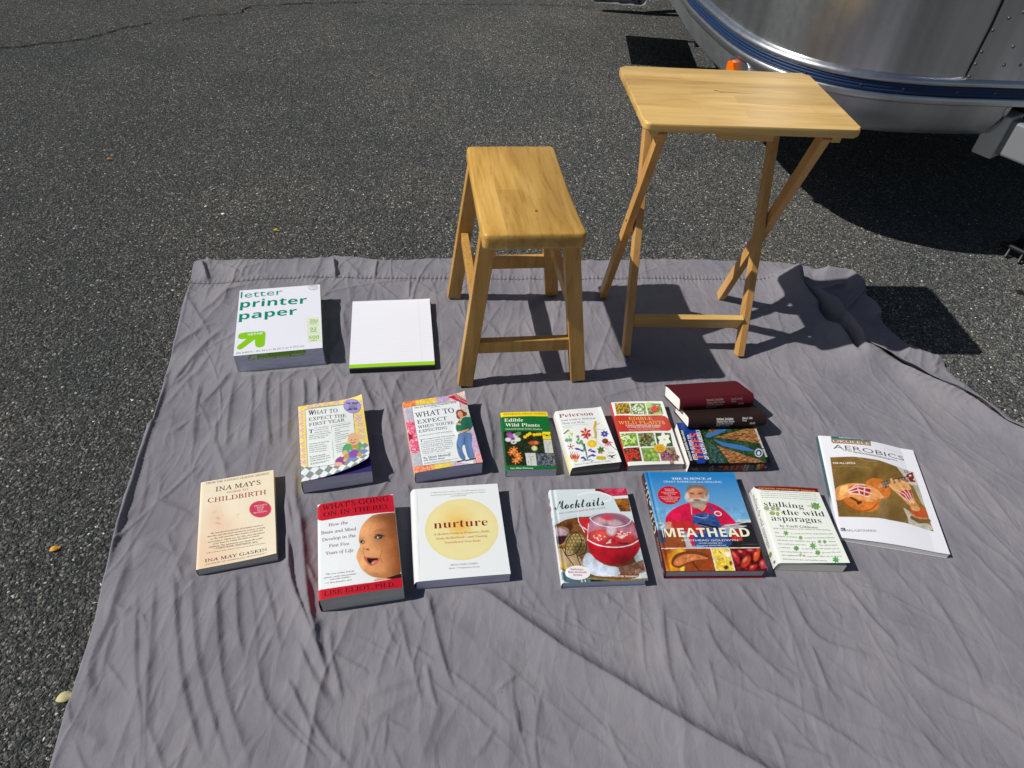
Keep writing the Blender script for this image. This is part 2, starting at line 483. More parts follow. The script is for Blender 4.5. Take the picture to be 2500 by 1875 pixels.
# ================================================================== where things stand (x, y, turn, width, length)
BK = {   # cover width, length, thickness in metres; centre and turn
    'ream': (-0.6308, 1.4480, 15.69, .2159, .2791, .0535),
    'pad': (-0.3375, 1.4733, 10.74, .2180, .2840, .0170),
    'first': (-0.3928, 1.0537, 17.36, .1499, .2283, .0410),
    'expect': (-0.1551, 1.1040, 16.56, .1514, .2222, .0345),
    'green': (0.0470, 1.1111, 8.08, .1146, .1814, .0225),
    'pet': (0.1861, 1.1320, 13.11, .1151, .1788, .0285),
    'red': (0.3310, 1.1706, 8.39, .1318, .2057, .0200),
    'ina': (-0.5405, 0.8346, 18.45, .1494, .2184, .0210),
    'going': (-0.2775, 0.7792, 14.97, .1544, .2205, .0420),
    'nurt': (-0.0839, 0.8433, 10.75, .1839, .2248, .0275),
    'mock': (0.1999, 0.8653, 7.44, .1707, .2283, .0245),
    'meat': (0.4286, 0.9208, 5.61, .2078, .2545, .0285),
    'asp': (0.6382, 0.9281, 3.30, .1443, .1979, .0270),
    'uke': (0.8567, 1.0515, -6.03, .2266, .3030, .0110),
}
TRAY = (0.4543, 1.6558, 6.40)
STOOL = (-0.0134, 1.5363, 10.60)
ZC = 0.005         # height of the flattened cloth under the things


def to_world(O, x, y):
    c, s = math.cos(math.radians(O[2])), math.sin(math.radians(O[2]))
    return O[0] + x * c - y * s, O[1] + x * s + y * c


FEET = [to_world(TRAY, x, y) for x, y in ((-.159, -.160), (.15, -.160), (-.181, .108), (.175, .108))]
FEET += [to_world(STOOL, x, y) for x, y in ((-.148, -.205), (.147, -.205), (-.150, .170), (.143, .170))]


# ================================================================== the grey cloth
def resample(P, n):
    P = np.asarray(P, float)
    d = np.concatenate([[0], np.cumsum(np.linalg.norm(np.diff(P, axis=0), axis=1))])
    t = np.linspace(0, d[-1], n)
    return np.stack([np.interp(t, d, P[:, 0]), np.interp(t, d, P[:, 1])], -1)


def build_cloth():
    z7b = zone(0, 1000, .52743); z4 = zone(300, 600, .36166); z6 = zone(1860, 600, .28933); z2212 = zone(0, 0, 1.1302)
    left = np.concatenate([[(-.565, -.25)], z7b([(235, 1659), (300, 1420), (370, 1230), (440, 1000), (475, 830), (530, 620), (580, 430), (640, 250), (690, 90)]),
                           z4([(215, 1200), (290, 925), (340, 740), (400, 430), (460, 265), (480, 140), (500, 112)])])
    top = np.concatenate([z4([(500, 112), (560, 98), (640, 106), (800, 103), (1100, 99), (1380, 92), (1430, 74), (1500, 86), (1560, 88), (1750, 110), (2000, 103), (2200, 97)]),
                          z2212([(1150, 566), (1300, 566), (1450, 563), (1570, 566)]), z6([(0, 142), (150, 150), (280, 172), (400, 195), (470, 235)])])
    right = np.concatenate([[(1.62, -.25), (1.57, .6), (1.42, 1.08)], z6([(2212, 1570), (1950, 1370), (1700, 1180), (1560, 1075), (1520, 1020), (1400, 920), (1250, 872), (1160, 800), (1090, 745), (1040, 712), (960, 690),
                            (975, 620), (960, 560), (900, 500), (850, 440), (800, 370), (740, 305), (640, 285), (540, 282), (470, 235)])])
    right = right[::1]
    bot = np.array([(-.565, -.25), (.5, -.25), (1.62, -.25)])
    nu, nv = 900, 880
    Lc, Rc, Tc, Bc = resample(left, nv), resample(right, nv), resample(top, nu), resample(bot, nu)
    u = np.linspace(0, 1, nu)[:, None, None]; v = np.linspace(0, 1, nv)[None, :, None]
    P = ((1 - u) * Lc[None] + u * Rc[None] + (1 - v) * Bc[:, None] + v * Tc[:, None]
         - ((1 - u) * (1 - v) * Bc[0] + u * (1 - v) * Bc[-1] + (1 - u) * v * Tc[0] + u * v * Tc[-1]))
    X, Y = P[..., 0], P[..., 1]
    Z = np.zeros_like(X)
    SX, SY = 0.99, 0.147
    # where the folds are pressed flat by what lies on them
    press = np.ones_like(X)
    def rect_d(O, w, l):
        c, s = math.cos(math.radians(O[2])), math.sin(math.radians(O[2]))
        dx, dy = X - O[0], Y - O[1]
        a, b = np.abs(dx * c + dy * s) - w / 2, np.abs(-dx * s + dy * c) - l / 2
        return np.hypot(np.maximum(a, 0), np.maximum(b, 0)) + np.minimum(np.maximum(a, b), 0)
    near = np.full_like(X, 9.0)
    for k, (bx, by, th, w, l, t) in BK.items(): near = np.minimum(near, rect_d((bx, by, th), w, l))
    for O in TREEBOOKS: near = np.minimum(near, rect_d(O[:3], O[3], O[4]))
    for fx, fy in FEET: near = np.minimum(near, np.hypot(X - fx, Y - fy) - .022)
    press = np.clip((near - .001) / .022, 0, 1); press = press * press * (3 - 2 * press)

    FO = np.zeros_like(X); mode = 'max'

    def fold(pts, sig, amp, sharp=.62, soft=1.5, taper=True):
        nonlocal Z
        if mode == 'max': amp = amp * (.85 if amp < .0105 else 1.15)
        pts = np.asarray(pts, float)
        if len(pts) > 2:   # smooth the traced line a little
            pts = resample(pts, max(8, 3 * len(pts)))
            for _ in range(2): pts[1:-1] = (pts[:-2] + 2 * pts[1:-1] + pts[2:]) / 4
        m = 3.2 * sig * max(soft, sharp, 1)
        sel = np.where((X > pts[:, 0].min() - m) & (X < pts[:, 0].max() + m) & (Y > pts[:, 1].min() - m) & (Y < pts[:, 1].max() + m))
        if not len(sel[0]): return
        x, y = X[sel], Y[sel]
        seg = np.linalg.norm(np.diff(pts, axis=0), axis=1); tot = seg.sum(); acc = 0
        best = np.full(x.shape, 1e9); side = np.zeros(x.shape); tt = np.zeros(x.shape)
        for (a, b), s in zip(zip(pts[:-1], pts[1:]), seg):
            if s < 1e-9: continue
            t = (b - a) / s; n = np.array([-t[1], t[0]])
            if n @ (SX, SY) < 0: n = -n
            w = (x - a[0]) * t[0] + (y - a[1]) * t[1]; wc = np.clip(w, 0, s)
            d = np.hypot(x - a[0] - wc * t[0], y - a[1] - wc * t[1])
            k = d < best
            best = np.where(k, d, best); side = np.where(k, (x - a[0]) * n[0] + (y - a[1]) * n[1], side); tt = np.where(k, (acc + wc) / tot, tt)
            acc += s
        sg = np.where(side > 0, sig * sharp, sig * soft)
        h = amp * np.exp(-(best / sg) ** 1.35)
        if taper: h = h * np.clip(np.minimum(tt, 1 - tt) * 5 + .15, 0, 1)
        if mode == 'max': FO[sel] = np.maximum(FO[sel], h)
        else: Z[sel] += h

    # --- broad unevenness
    Z += .0035 * (fbm(X * 5, Y * 3.2, 3) - .4) + .002 * (fbm(X * 15, Y * 8, 9) - .4)
    # --- the long gathered folds of the near left
    a = zone(100, 1300, .40687); b = zone(900, 1350, .40687); c = zone(1700, 1100, .46702); d = z4; e = z6; f = z7b
    A = [([(545, 110), (520, 200), (450, 380), (420, 520), (300, 780), (280, 900), (340, 1000)], .016, .008), ([(690, 300), (670, 560), (640, 1000), (625, 1413)], .011, .005),
         ([(800, 180), (815, 500), (840, 850), (920, 1200), (990, 1413)], .012, .0065), ([(910, 330), (930, 700), (990, 1000), (1130, 1413)], .012, .0055),
         ([(1060, 280), (1065, 700), (1110, 1000), (1260, 1413)], .012, .006), ([(1175, 250), (1180, 620), (1220, 750)], .010, .006),
         ([(1330, 240), (1420, 600), (1440, 720)], .010, .0045), ([(1480, 0), (1500, 330), (1600, 520), (1725, 880)], .012, .012),
         ([(1540, -200), (1570, 0), (1600, 400), (1700, 850)], .014, .011), ([(1540, 640), (1640, 900), (1740, 1050)], .016, .008),
         ([(1240, 900), (1350, 1080), (1500, 1250)], .009, .0045), ([(1290, 700), (1330, 1000), (1400, 1110), (1700, 1413)], .012, .0065),
         ([(1480, 880), (1560, 1050), (1660, 1280)], .010, .007), ([(1620, 1100), (1700, 1260), (1850, 1413)], .010, .006), ([(1400, 1050), (1600, 1250), (1760, 1413)], .010, .005),
         ([(1730, 570), (1740, 720), (1815, 1020)], .009, .006), ([(560, 100), (700, 110), (900, 200)], .022, .006), ([(830, 280), (1100, 260), (1400, 215)], .014, .004),
         ([(580, 400), (570, 900), (620, 1100), (600, 1413)], .012, .006), ([(470, 520), (400, 700), (370, 900)], .010, .004), ([(160, 1150), (300, 1230), (380, 1300)], .018, .005),
         ([(600, 480), (650, 560), (640, 640), (690, 700)], .010, .005), ([(440, 430), (500, 480), (560, 470)], .009, .004), ([(380, 560), (330, 640), (300, 740)], .012, .005)]
    for p, s, h in A: fold(a(p), s, h)
    B = [([(440, 120), (640, 210), (800, 340), (1000, 480), (1230, 650), (1500, 800), (1800, 1000), (2212, 1240), (2800, 1560)], .021, .017), ([(700, 350), (1000, 560), (1250, 740), (1550, 890), (1850, 1100), (2150, 1290)], .012, .0035),
         ([(350, 240), (400, 480), (470, 740), (520, 830)], .009, .0065), ([(345, 660), (380, 850), (430, 1000)], .008, .005), ([(105, 310), (120, 500), (190, 590)], .007, .004),
         ([(190, 390), (240, 620), (280, 730)], .007, .004), ([(920, 720), (750, 850)], .006, .003), ([(640, 1240), (760, 1060)], .009, .004), ([(1420, 240), (1445, 320)], .005, .004),
         ([(1760, 310), (1770, 560), (1810, 740)], .007, .0035), ([(1830, 420), (1880, 600), (1960, 740)], .007, .004), ([(2010, 420), (2090, 600), (2200, 720)], .008, .0045),
         ([(0, 860), (150, 800), (350, 740)], .022, .006), ([(430, 900), (380, 1050), (310, 1270)], .020, .006), ([(910, 1080), (1130, 1150)], .006, .003), ([(1640, 1180), (1780, 1155)], .005, .002),
         ([(0, 1040), (180, 900), (360, 800)], .02, .004), ([(980, 850), (1010, 960)], .006, .004), ([(890, 940), (900, 1100)], .008, .003), ([(200, 350), (110, 480)], .008, .003), ([(920, 180), (900, 380)], .006, .003), ([(1180, 300), (1170, 480)], .006, .003)]
    for p, s, h in B: fold(b(p), s, h)
    C = [([(200, 680), (300, 830), (420, 920)], .009, .005), ([(440, 680), (510, 800), (560, 930), (660, 1020), (920, 1090)], .009, .005), ([(760, 700), (900, 880), (1060, 1050)], .008, .005),
         ([(640, 780), (760, 890)], .006, .003), ([(1170, 680), (1300, 880), (1400, 1050), (1500, 1280)], .009, .004), ([(1280, 150), (1420, 330), (1713, 620)], .007, .0045), ([(1360, 100), (1500, 200), (1713, 480)], .008, .003),
         ([(0, 740), (150, 900), (330, 1100), (500, 1250)], .012, .006), ([(590, 1020), (640, 1150), (690, 1280)], .007, .004), ([(300, 1240), (600, 1400), (850, 1560), (960, 1659)], .008, .0045),
         ([(760, 1230), (900, 1330), (1020, 1430)], .007, .003), ([(1080, 1100), (1250, 1260), (1480, 1370), (1713, 1530)], .010, .005), ([(0, 1500), (200, 1600), (300, 1659)], .014, .007), ([(450, 1540), (700, 1620)], .008, .004),
         ([(380, 1470), (460, 1640)], .006, .003), ([(1400, 500), (1690, 800)], .006, .003), ([(1150, 1470), (1300, 1640)], .008, .003), ([(840, 720), (960, 745)], .006, .004), ([(60, 1100), (110, 1330)], .006, .003), ([(1550, 1240), (1713, 1255)], .005, .002)]
    for p, s, h in C: fold(c(p), s, h)
    D = [([(870, 270), (700, 310), (600, 420), (500, 470)], .012, .007), ([(620, 530), (450, 630), (340, 720)], .012, .006), ([(680, 570), (520, 720), (330, 960)], .014, .010), ([(520, 720), (430, 900), (320, 960)], .011, .006),
         ([(600, 740), (480, 900)], .010, .005), ([(730, 860), (640, 980), (520, 1100)], .011, .006), ([(520, 930), (490, 1200), (470, 1380)], .012, .006), ([(640, 1170), (620, 1382)], .010, .005), ([(530, 110), (555, 170), (580, 260)], .012, .012),
         ([(1425, 100), (1430, 150), (1440, 230)], .010, .012), ([(1720, 110), (1700, 230)], .008, .009), ([(1940, 240), (1930, 370)], .006, .006), ([(1220, 900), (1230, 1000), (1228, 1100)], .008, .007), ([(1310, 890), (1316, 980), (1318, 1090)], .007, .0065),
         ([(1600, 890), (1640, 1000), (1700, 1120)], .012, .009), ([(1480, 440), (1500, 560), (1540, 700)], .012, .004), ([(1820, 890), (1860, 970), (1900, 1050)], .008, .004), ([(980, 870), (970, 1100), (1000, 1382)], .010, .0055), ([(1130, 900), (1120, 1200), (1110, 1382)], .009, .005),
         ([(870, 880), (880, 1100), (850, 1382)], .009, .005), ([(760, 900), (720, 1100), (700, 1382)], .010, .0055), ([(1060, 880), (1065, 1382)], .009, .0045), ([(640, 130), (760, 180), (820, 230)], .010, .005), ([(800, 240), (820, 160), (960, 120)], .008, .004), ([(1500, 110), (1560, 180), (1620, 230)], .010, .005),
         ([(1400, 980), (1410, 1200), (1440, 1300)], .010, .005), ([(1740, 900), (1780, 1000), (1850, 1180)], .008, .004), ([(1580, 250), (1660, 330)], .006, .003), ([(1700, 250), (1860, 370)], .006, .004), ([(2140, 660), (2212, 690)], .005, .003), ([(330, 1290), (480, 1180), (560, 1130)], .010, .005), ([(420, 330), (470, 420), (480, 500)], .010, .005)]
    for p, s, h in D: fold(d(p), s, h)
    E_ = [([(920, 1040), (1140, 1210), (1300, 1400), (1450, 1650)], .007, .004), ([(260, 1160), (420, 1400), (560, 1580)], .008, .0045), ([(1100, 1380), (1300, 1520)], .005, .0025), ([(20, 900), (120, 1130), (160, 1160)], .006, .003),
          ([(800, 1280), (860, 1380), (1180, 1500)], .006, .003), ([(0, 1260), (150, 1500)], .007, .003), ([(-300, 1180), (-250, 1500)], .006, .003), ([(620, 1120), (780, 1100), (900, 1200)], .005, .002), ([(1500, 1380), (1800, 1620)], .006, .003)]
    for p, s, h in E_: fold(e(p), s, h)
    # folds running down between the rows of books
    G = z2212
    for p, s, h in [([(1045, 860), (1065, 960), (1060, 1040)], .010, .007), ([(640, 1010), (640, 1100), (660, 1200)], .012, .010), ([(618, 1060), (640, 1180), (700, 1290)], .010, .009), ([(880, 1050), (890, 1090)], .008, .006),
                    ([(1180, 880), (1190, 1040)], .007, .004), ([(330, 1080), (420, 1120)], .014, .006), ([(360, 1150), (400, 1270)], .012, .005), ([(830, 860), (850, 960), (868, 1040)], .011, .007), ([(1095, 820), (1080, 890)], .007, .004),
                    ([(400, 640), (440, 700), (470, 760)], .012, .006), ([(940, 560), (1010, 600)], .010, .004), ([(1170, 650), (1165, 800)], .008, .004), ([(1130, 690), (1180, 790)], .006, .003), ([(1225, 640), (1240, 820)], .007, .003),
                    ([(1660, 620), (1700, 760)], .010, .003), ([(1000, 1100), (1140, 1200)], .010, .003), ([(1120, 1040), (1150, 1230)], .008, .004), ([(1060, 1060), (1090, 1180)], .008, .003)]:
        fold(G(p), s, h)
    # --- loose small creases all over, running with the drag of the cloth
    r = np.random.default_rng(5)
    for k in range(460):
        x0, y0 = r.uniform(-.95, 1.5), r.uniform(.2, 2.0)
        base = 1.62 if x0 < -.1 else (1.62 + (x0 + .1) * .72)
        if y0 < .7 and x0 > -.4: base += .35
        th = base + r.normal(0, .28 if r.random() < .75 else .9)
        ln = r.uniform(.08, .55); bend = r.normal(0, .4)
        pts = [(x0, y0)]
        for q in range(6):
            pts.append((pts[-1][0] + math.cos(th) * ln / 6, pts[-1][1] + math.sin(th) * ln / 6)); th += bend / 6
        small = .55 if x0 > .3 else 1.0
        fold(pts, r.uniform(.0035, .0085), r.uniform(.0012, .0040) * small, sharp=r.uniform(.5, .9))
    Z += FO; mode = 'add'
    # sharp crumples, drawn out along the drag
    for sx, sy, am, sd in ((9, 2.3, .0042, 31), (20, 5, .0022, 47), (44, 12, .0009, 53)):
        wxx, wyy = X + .10 * (fbm(X * 4, Y * 4, sd) - .5) + .32 * np.clip(X + .1, 0, 2) * (Y - 1.0), Y
        rd = 1 - np.abs(2 * vnoise(wxx * sx, wyy * sy, sd + 3) - 1)
        Z += am * (rd ** 5 - .15) * (.35 + .9 * fbm(X * 2.2, Y * 2.2, sd + 9)) * np.clip(1.15 - .55 * np.clip(X - .1, 0, 1), .5, 1.2)
    Z *= press
    # --- sewn hems and seams
    seam = np.concatenate([z4([(455, 266), (560, 268), (700, 262), (900, 240), (1050, 232), (1340, 225), (1600, 230), (1900, 234), (2200, 233)]), z2212([(1130, 607), (1300, 606), (1560, 606), (1690, 608)])])
    Zs = Z.copy(); fold(seam, .006, -.0028, 1, 1, False)
    D1 = np.min([np.hypot(X - q[0], Y - q[1]) for q in resample(seam, 260)], axis=0)
    Z += .0009 * np.exp(-((D1 - .006) / .012) ** 2) * np.sin(X * 2 * math.pi / .013) * press * (.5 + vnoise(X * 20, Y * 0, 4))
    Z += .004 * np.clip(1 - np.abs(Y - np.interp(X, seam[:, 0], seam[:, 1]) - .05) / .06, 0, 1) * (X < .85) * (Y > 1.6) * (.4 + fbm(X * 9, Y * 12, 5))
    hem = np.concatenate([f([(490, 800), (540, 640), (600, 430), (655, 250), (710, 90)]), d([(230, 1170), (300, 960), (350, 760)])])
    gap = np.concatenate([f([(500, 800), (560, 600), (610, 430), (670, 230)]), d([(250, 1150), (310, 980), (335, 850)])])
    fold(gap - np.array([.007, 0]), .010, .0085, .5, 1.0)
    for p, s, h in [([(345, 740), (420, 430), (465, 260)], .006, .003)]: fold(d(p), s, h, taper=False)
    eL = u[..., 0] * 2.1
    Z += .0005 * np.sin(Y * 2 * math.pi / .011) * np.exp(-((eL - .012) / .009) ** 2)
    # --- the bunched pocket along the right edge
    flap = e([(240, 225), (310, 300), (390, 420), (480, 500), (640, 610), (740, 740), (830, 880), (960, 970), (1150, 1070), (1350, 1170), (1500, 1240), (1640, 1300), (1800, 1400), (2000, 1560), (2212, 1650), (2600, 2000)])
    fold(e([(180, 250), (250, 320), (350, 450), (460, 540), (620, 650)]), .030, .046, .30, 1.5)
    fold(e([(300, 290), (350, 380), (440, 490), (560, 580), (640, 620)]), .012, -.02, 1.0, 1.0)
    fold(e([(540, 560), (640, 640), (720, 760), (830, 900)]), .020, .026, .3, 1.6)
    fold(flap[7:], .012, .016, .28, 1.6)
    fold(e([(1200, 1130), (1400, 1230), (1640, 1310)]), .010, .009, .35, 1.5)
    fold(e([(420, 250), (560, 290), (700, 300), (790, 360), (850, 460)]), .034, .042, 1.1, .9)
    fold(e([(760, 480), (900, 540), (960, 640), (900, 700)]), .026, .036, 1.0, .9)
    fold(e([(700, 560), (780, 500), (850, 430)]), .012, .014, .5, 1.2)
    fold(e([(480, 420), (560, 380), (700, 360)]), .010, .010, .6, 1.2)
    fold(e([(560, 470), (680, 500), (690, 560)]), .012, -.012, 1.0, 1.0)
    fold(e([(1000, 760), (1060, 800), (1020, 880), (930, 900)]), .016, .012, .7, 1.2)
    fold(e([(1150, 900), (1330, 960), (1480, 990), (1530, 1040)]), .022, .018, 1.0, 1.2)
    for p in ([(1230, 880), (1170, 1010)], [(1250, 880), (1380, 960)], [(1300, 900), (1330, 1060)], [(1380, 960), (1420, 1010)], [(1460, 960), (1440, 1080)], [(1400, 1080), (1500, 1220)], [(1500, 1040), (1420, 1100), (1510, 1220)], [(1700, 1180), (1640, 1290)]):
        fold(e(p), .008, .0042, .7, 1.2)
    for k in range(26):   # gathers where the elastic pulls the pocket
        q = flap[2 + k // 3 % 8] if k < 24 else flap[9]
        t = k / 26; i = t * (len(flap) - 4); j = int(i); q = flap[j] * (1 - i + j) + flap[j + 1] * (i - j)
        fold([q, q + np.array([.022, .013])], .004, .0016, .8, 1.0)
        fold([q, q + np.array([-.022, -.012])], .004, .002, .8, 1.0)
    # the deep slot between the sheet and its gathered pocket
    fl3 = e([(310, 300), (390, 420), (480, 500), (640, 610), (740, 740), (830, 880)], .03)
    Z += .034 * np.exp(-(np.min([np.hypot(X - q[0], Y - q[1]) for q in resample(fl3, 24)], axis=0) / .065) ** 2)
    fold(fl3, .010, -.075, .8, .8)
    fold(e([(470, 510), (560, 590), (640, 640), (680, 600)], .03), .016, -.05, .8, .8)
    Z += .014 * np.exp(-(np.min([np.hypot(X - q[0], Y - q[1]) for q in resample(flap[7:16], 40)], axis=0) / .045) ** 2)
    base = ZC
    edge = np.minimum(np.minimum(u[..., 0], 1 - u[..., 0]) * 2.0, np.minimum(v[..., 0], 1 - v[..., 0]) * 2.0)
    Zf = np.maximum(base + Z, .0035 + .0 * X)
    V = np.stack([X.ravel(), Y.ravel(), Zf.ravel()], -1)
    F = grid_faces(nu, nv)
    # turned-under rim so the cloth has an edge
    ring = np.concatenate([np.arange(nv), np.arange(1, nu) * nv + nv - 1, (nu - 1) * nv + np.arange(nv - 2, -1, -1), np.arange(nu - 2, 0, -1) * nv])
    R = V[ring].copy(); R[:, 2] = .001
    n0 = len(V); m_ = len(ring); i = np.arange(m_); j = (i + 1) % m_
    V = np.concatenate([V, R]); F2 = np.stack([ring[i], ring[j], n0 + j, n0 + i], -1)
    o = mesh_np("cloth_sheet", V, [F, F2], M_CLOTH, smooth=True)
    tag(o, "large wrinkled grey bed sheet spread over the asphalt under the books", "sheet")
    # the overlock stitching of the top hem
    mb = MB(); S = resample(seam, 330)
    for k in range(0, 328):
        q = S[k]; t = S[k + 1] - S[k]
        kk = np.argmin(np.hypot(X[::2, ::2] - q[0], Y[::2, ::2] - q[1])); z = Zf[::2, ::2].ravel()[kk] + .0012
        if k % 2: mb.bar((q[0], q[1], z), (q[0] + t[0], q[1] + t[1], z), .0009, .0008, (0, 0, 1), 0)
        else: mb.bar((q[0], q[1], z), (q[0] + t[0] * .3, q[1] + .0055, z + .0006), .0006, .0008, (0, 0, 1), 0)
    mb.build("stitching", mat("dark_thread", (62, 58, 66), 0.8), o)
    # the pocket's loose hem lies over the sheet with its near edge standing off it
    def sheet_z(q):
        k = np.argmin((X[::3, ::3] - q[0]) ** 2 + (Y[::3, ::3] - q[1]) ** 2); return Zf[::3, ::3].ravel()[k]
    L_ = resample(flap[6:], 150); L_[1:-1] = (L_[:-2] + L_[1:-1] + L_[2:]) / 3
    tn = np.gradient(L_, axis=0); tn /= np.linalg.norm(tn, axis=1)[:, None]; nr = np.stack([-tn[:, 1], tn[:, 0]], -1)
    rows = []
    s = np.arange(150) / 150.
    lift = (.0045 + .0085 * vnoise(s * 9, s * 0, 21)) * np.clip(s * 8, 0, 1)
    wob = .006 * (vnoise(s * 13, s * 0, 22) - .5)
    for t in (-.02, -.02, 0, .1, .25, .5, .75, 1.0):
        q = L_ + nr * (t * .055 - wob * (1 - max(t, 0)))[:, None]
        z = np.array([sheet_z(a) for a in q])
        z = np.max([np.roll(z, k) for k in range(-2, 3)], axis=0); z = np.convolve(np.pad(z, 4, mode='edge'), np.ones(9) / 9, 'valid')
        if t < 0: zz_ = z + .0012 + lift - (.0016 if not rows else 0)
        else: zz_ = z + .0012 + lift * (1 - t) ** 2 - .002 * (t == 1.0)
        rows.append(np.c_[q, zz_])
    mesh_np("hem_flap", np.concatenate(rows), grid_faces(8, 150), M_CLOTH, o, smooth=True)
    return o


def by_corners(near_left, near_right, z, w):
    """turn, centre of a book whose long spine edge (at height z) runs between two surveyed points, w deep"""
    a, b = gp(*near_left, z), gp(*near_right, z)
    d = (b - a)[:2]; l = np.linalg.norm(d); t = d / l; n = np.array([-t[1], t[0]])
    c = a[:2] + d / 2 + n * w / 2
    return c[0], c[1], math.degrees(math.atan2(t[1], t[0])), l


T_TREE = .0330
tx, ty, tth, tl = by_corners((1683.9, 1130.9), (1882.8, 1127.9), ZC + T_TREE, .128)
# the two pocket guides lean back against it: near spine edges up on its far side, fore edges down on the sheet
LEAN = 0.400
BROWN = (0.5208, 1.1907, 0.0440, 0.1462, .193, .0290)      # middle of the near lower spine edge, turn, length, thickness
MAROON = (-0.0121, 0.0448, 0.2026, .1905, .0335)           # shift along the spine, set-back, turn, length, thickness
TREEBOOKS = [(tx, ty, tth, tl, .128), (0.512, 1.232, 8.4, .193, .09)]
build_cloth()


# ================================================================== trailer
def build_trailer():
    root = empty("camper_trailer", (1.75, 4.6, 0), 0, "rounded polished aluminium camper trailer with a blue belt stripe behind the tray table", "trailer")
    ox = Vector((1.75, 4.6, 0))
    plan = [(.60, 8.6), (.42, 8.1), (.36, 7.2), (.38, 6.0), (.42, 5.0), (.465, 4.1), (.505, 3.4), (.545, 2.84), (.581, 2.64), (.612, 2.49), (.649, 2.37), (.698, 2.275), (.76, 2.206), (.816, 2.160), (.88, 2.130), (.952, 2.112),
            (1.098, 2.108), (1.189, 2.118), (1.355, 2.143), (1.55, 2.17), (1.8, 2.205), (2.05, 2.245), (2.28, 2.30), (2.47, 2.41), (2.58, 2.56), (2.64, 2.75), (2.68, 3.2), (2.70, 4.2), (2.72, 6.0), (2.72, 7.4), (2.64, 8.1), (2.45, 8.6), (2.1, 8.85), (.95, 8.85)]
    P = np.array(plan + [plan[0]])
    Q = resample(P, 420)[:-1]
    for _ in range(6): Q = (np.roll(Q, 1, 0) + 2 * Q + np.roll(Q, -1, 0)) / 4
    n = len(Q)
    T = np.roll(Q, -1, 0) - np.roll(Q, 1, 0); T /= np.linalg.norm(T, axis=1)[:, None]
    Nn = np.stack([T[:, 1], -T[:, 0]], -1)
    cen = Q.mean(0); Nn *= np.sign(((Q - cen) * Nn).sum(1))[:, None]
    ax = np.stack([np.full(n, 1.58), np.clip(Q[:, 1], 3.3, 7.7)], -1)
    D = np.linalg.norm(Q - ax, axis=1)
    W0 = np.array([ox.x, ox.y])

    def sweep(name, prof, m, keep=None, parent=root, closed=False, smooth=True):
        """prof: (offset outward, z) list; offsets below -0.15 shrink towards the trailer's long axis"""
        ring = []
        for off, z in prof:
            if off > -.15: R = Q + Nn * off
            else: R = Q + (ax - Q) * np.clip(-off / D, 0, 1)[:, None]
            ring.append(np.c_[R - W0, np.full(n, z)])
        V = np.concatenate(ring); k = len(prof); F = []
        i = np.arange(n); j = (i + 1) % n
        if keep is not None: i = i[keep]; j = j[keep]
        for a in range(k if closed else k - 1):
            b = (a + 1) % k
            F.append(np.stack([a * n + i, a * n + j, b * n + j, b * n + i], -1))
        o = mesh_np(name, V, F, m, parent, smooth=smooth)
        return o
    notch = (Q[:, 1] < 2.6) & (Q[:, 0] > 1.385) & (Q[:, 0] < 2.12)
    sweep("body_shell", [(-.006, .583), (-.008, .9), (-.016, 1.25), (-.05, 1.7), (-.12, 2.0), (-.26, 2.25), (-.50, 2.42), (-.8, 2.5), (-1.4, 2.54)], M_ALU)
    low = [(-.062, .398), (-.050, .403), (-.030, .425), (-.014, .455), (-.005, .485), (-.002, .520)]
    sweep("lower_skirt", low, M_ALU2, keep=~notch)
    under = sweep("underside", [(-.05, .404), (-.3, .41), (-.7, .41), (-2.0, .41)], M_UNDER)
    sweep("rub_rail", [(-.002, .512), (.010, .512), (.012, .516), (.012, .530), (.009, .534), (-.002, .534)], M_RAIL)
    upper = sweep("rub_rail", [(-.004, .564), (.008, .564), (.012, .568), (.011, .576), (.005, .583), (-.008, .587)], M_RAIL)
    blue = sweep("belt_stripe", [(.002, .534), (.006, .535), (.0085, .539), (.0085, .544), (.007, .5455), (.007, .547), (.0085, .5485), (.0085, .5525), (.007, .554), (.007, .5555), (.0085, .557), (.0085, .561), (.005, .564)], M_BLUE)
    arc = np.concatenate([[0], np.cumsum(np.linalg.norm(np.diff(Q, axis=0), axis=1))])
    for s in np.arange(4.2, 7.6, .135):
        k = int(np.searchsorted(arc, s)) % n
        mb = MB(); c = Vector((*(Q[k] + Nn[k] * .0085 - W0), .5505)); nn = Vector((*Nn[k], 0))
        mb.tube([c, c + nn * .002], .0032, 10); mb.build("screw", M_SCREW, blue)
    # wall panel seam and rivets on the front
    def on_wall(px, py, off=.002):
        d = FW + (px - 1250) / FOCAL_PX * RT - (py - 937.5) / FOCAL_PX * UP
        # plane through the front wall
        nrm = np.array([.137, -.99, 0]); p0 = np.array([1.2, 2.125 + off * -1, 0])
        t = ((p0 - np.array([0, 0, CAM_H])) @ nrm) / (d @ nrm)
        q = np.array([0, 0, CAM_H]) + t * d
        return Vector((q[0] - W0[0], q[1] - W0[1], q[2]))
    z4s = .49729
    panel = [on_wall(1400 + z4s * x, z4s * y, .006) for x, y in ((1920, 400), (2215, 402), (2330, 300), (2420, -260), (2195, -255), (2120, 0), (2060, 130))]
    mb = MB(); vs_ = [mb.bm.verts.new(p) for p in panel]; mb.bm.faces.new(vs_)
    r = bmesh.ops.extrude_face_region(mb.bm, geom=list(mb.bm.faces)); bmesh.ops.translate(mb.bm, verts=[q for q in r['geom'] if isinstance(q, bmesh.types.BMVert)], vec=(.0, .003, 0))
    panel_o = mb.build("stone_guard", M_ALU, root)
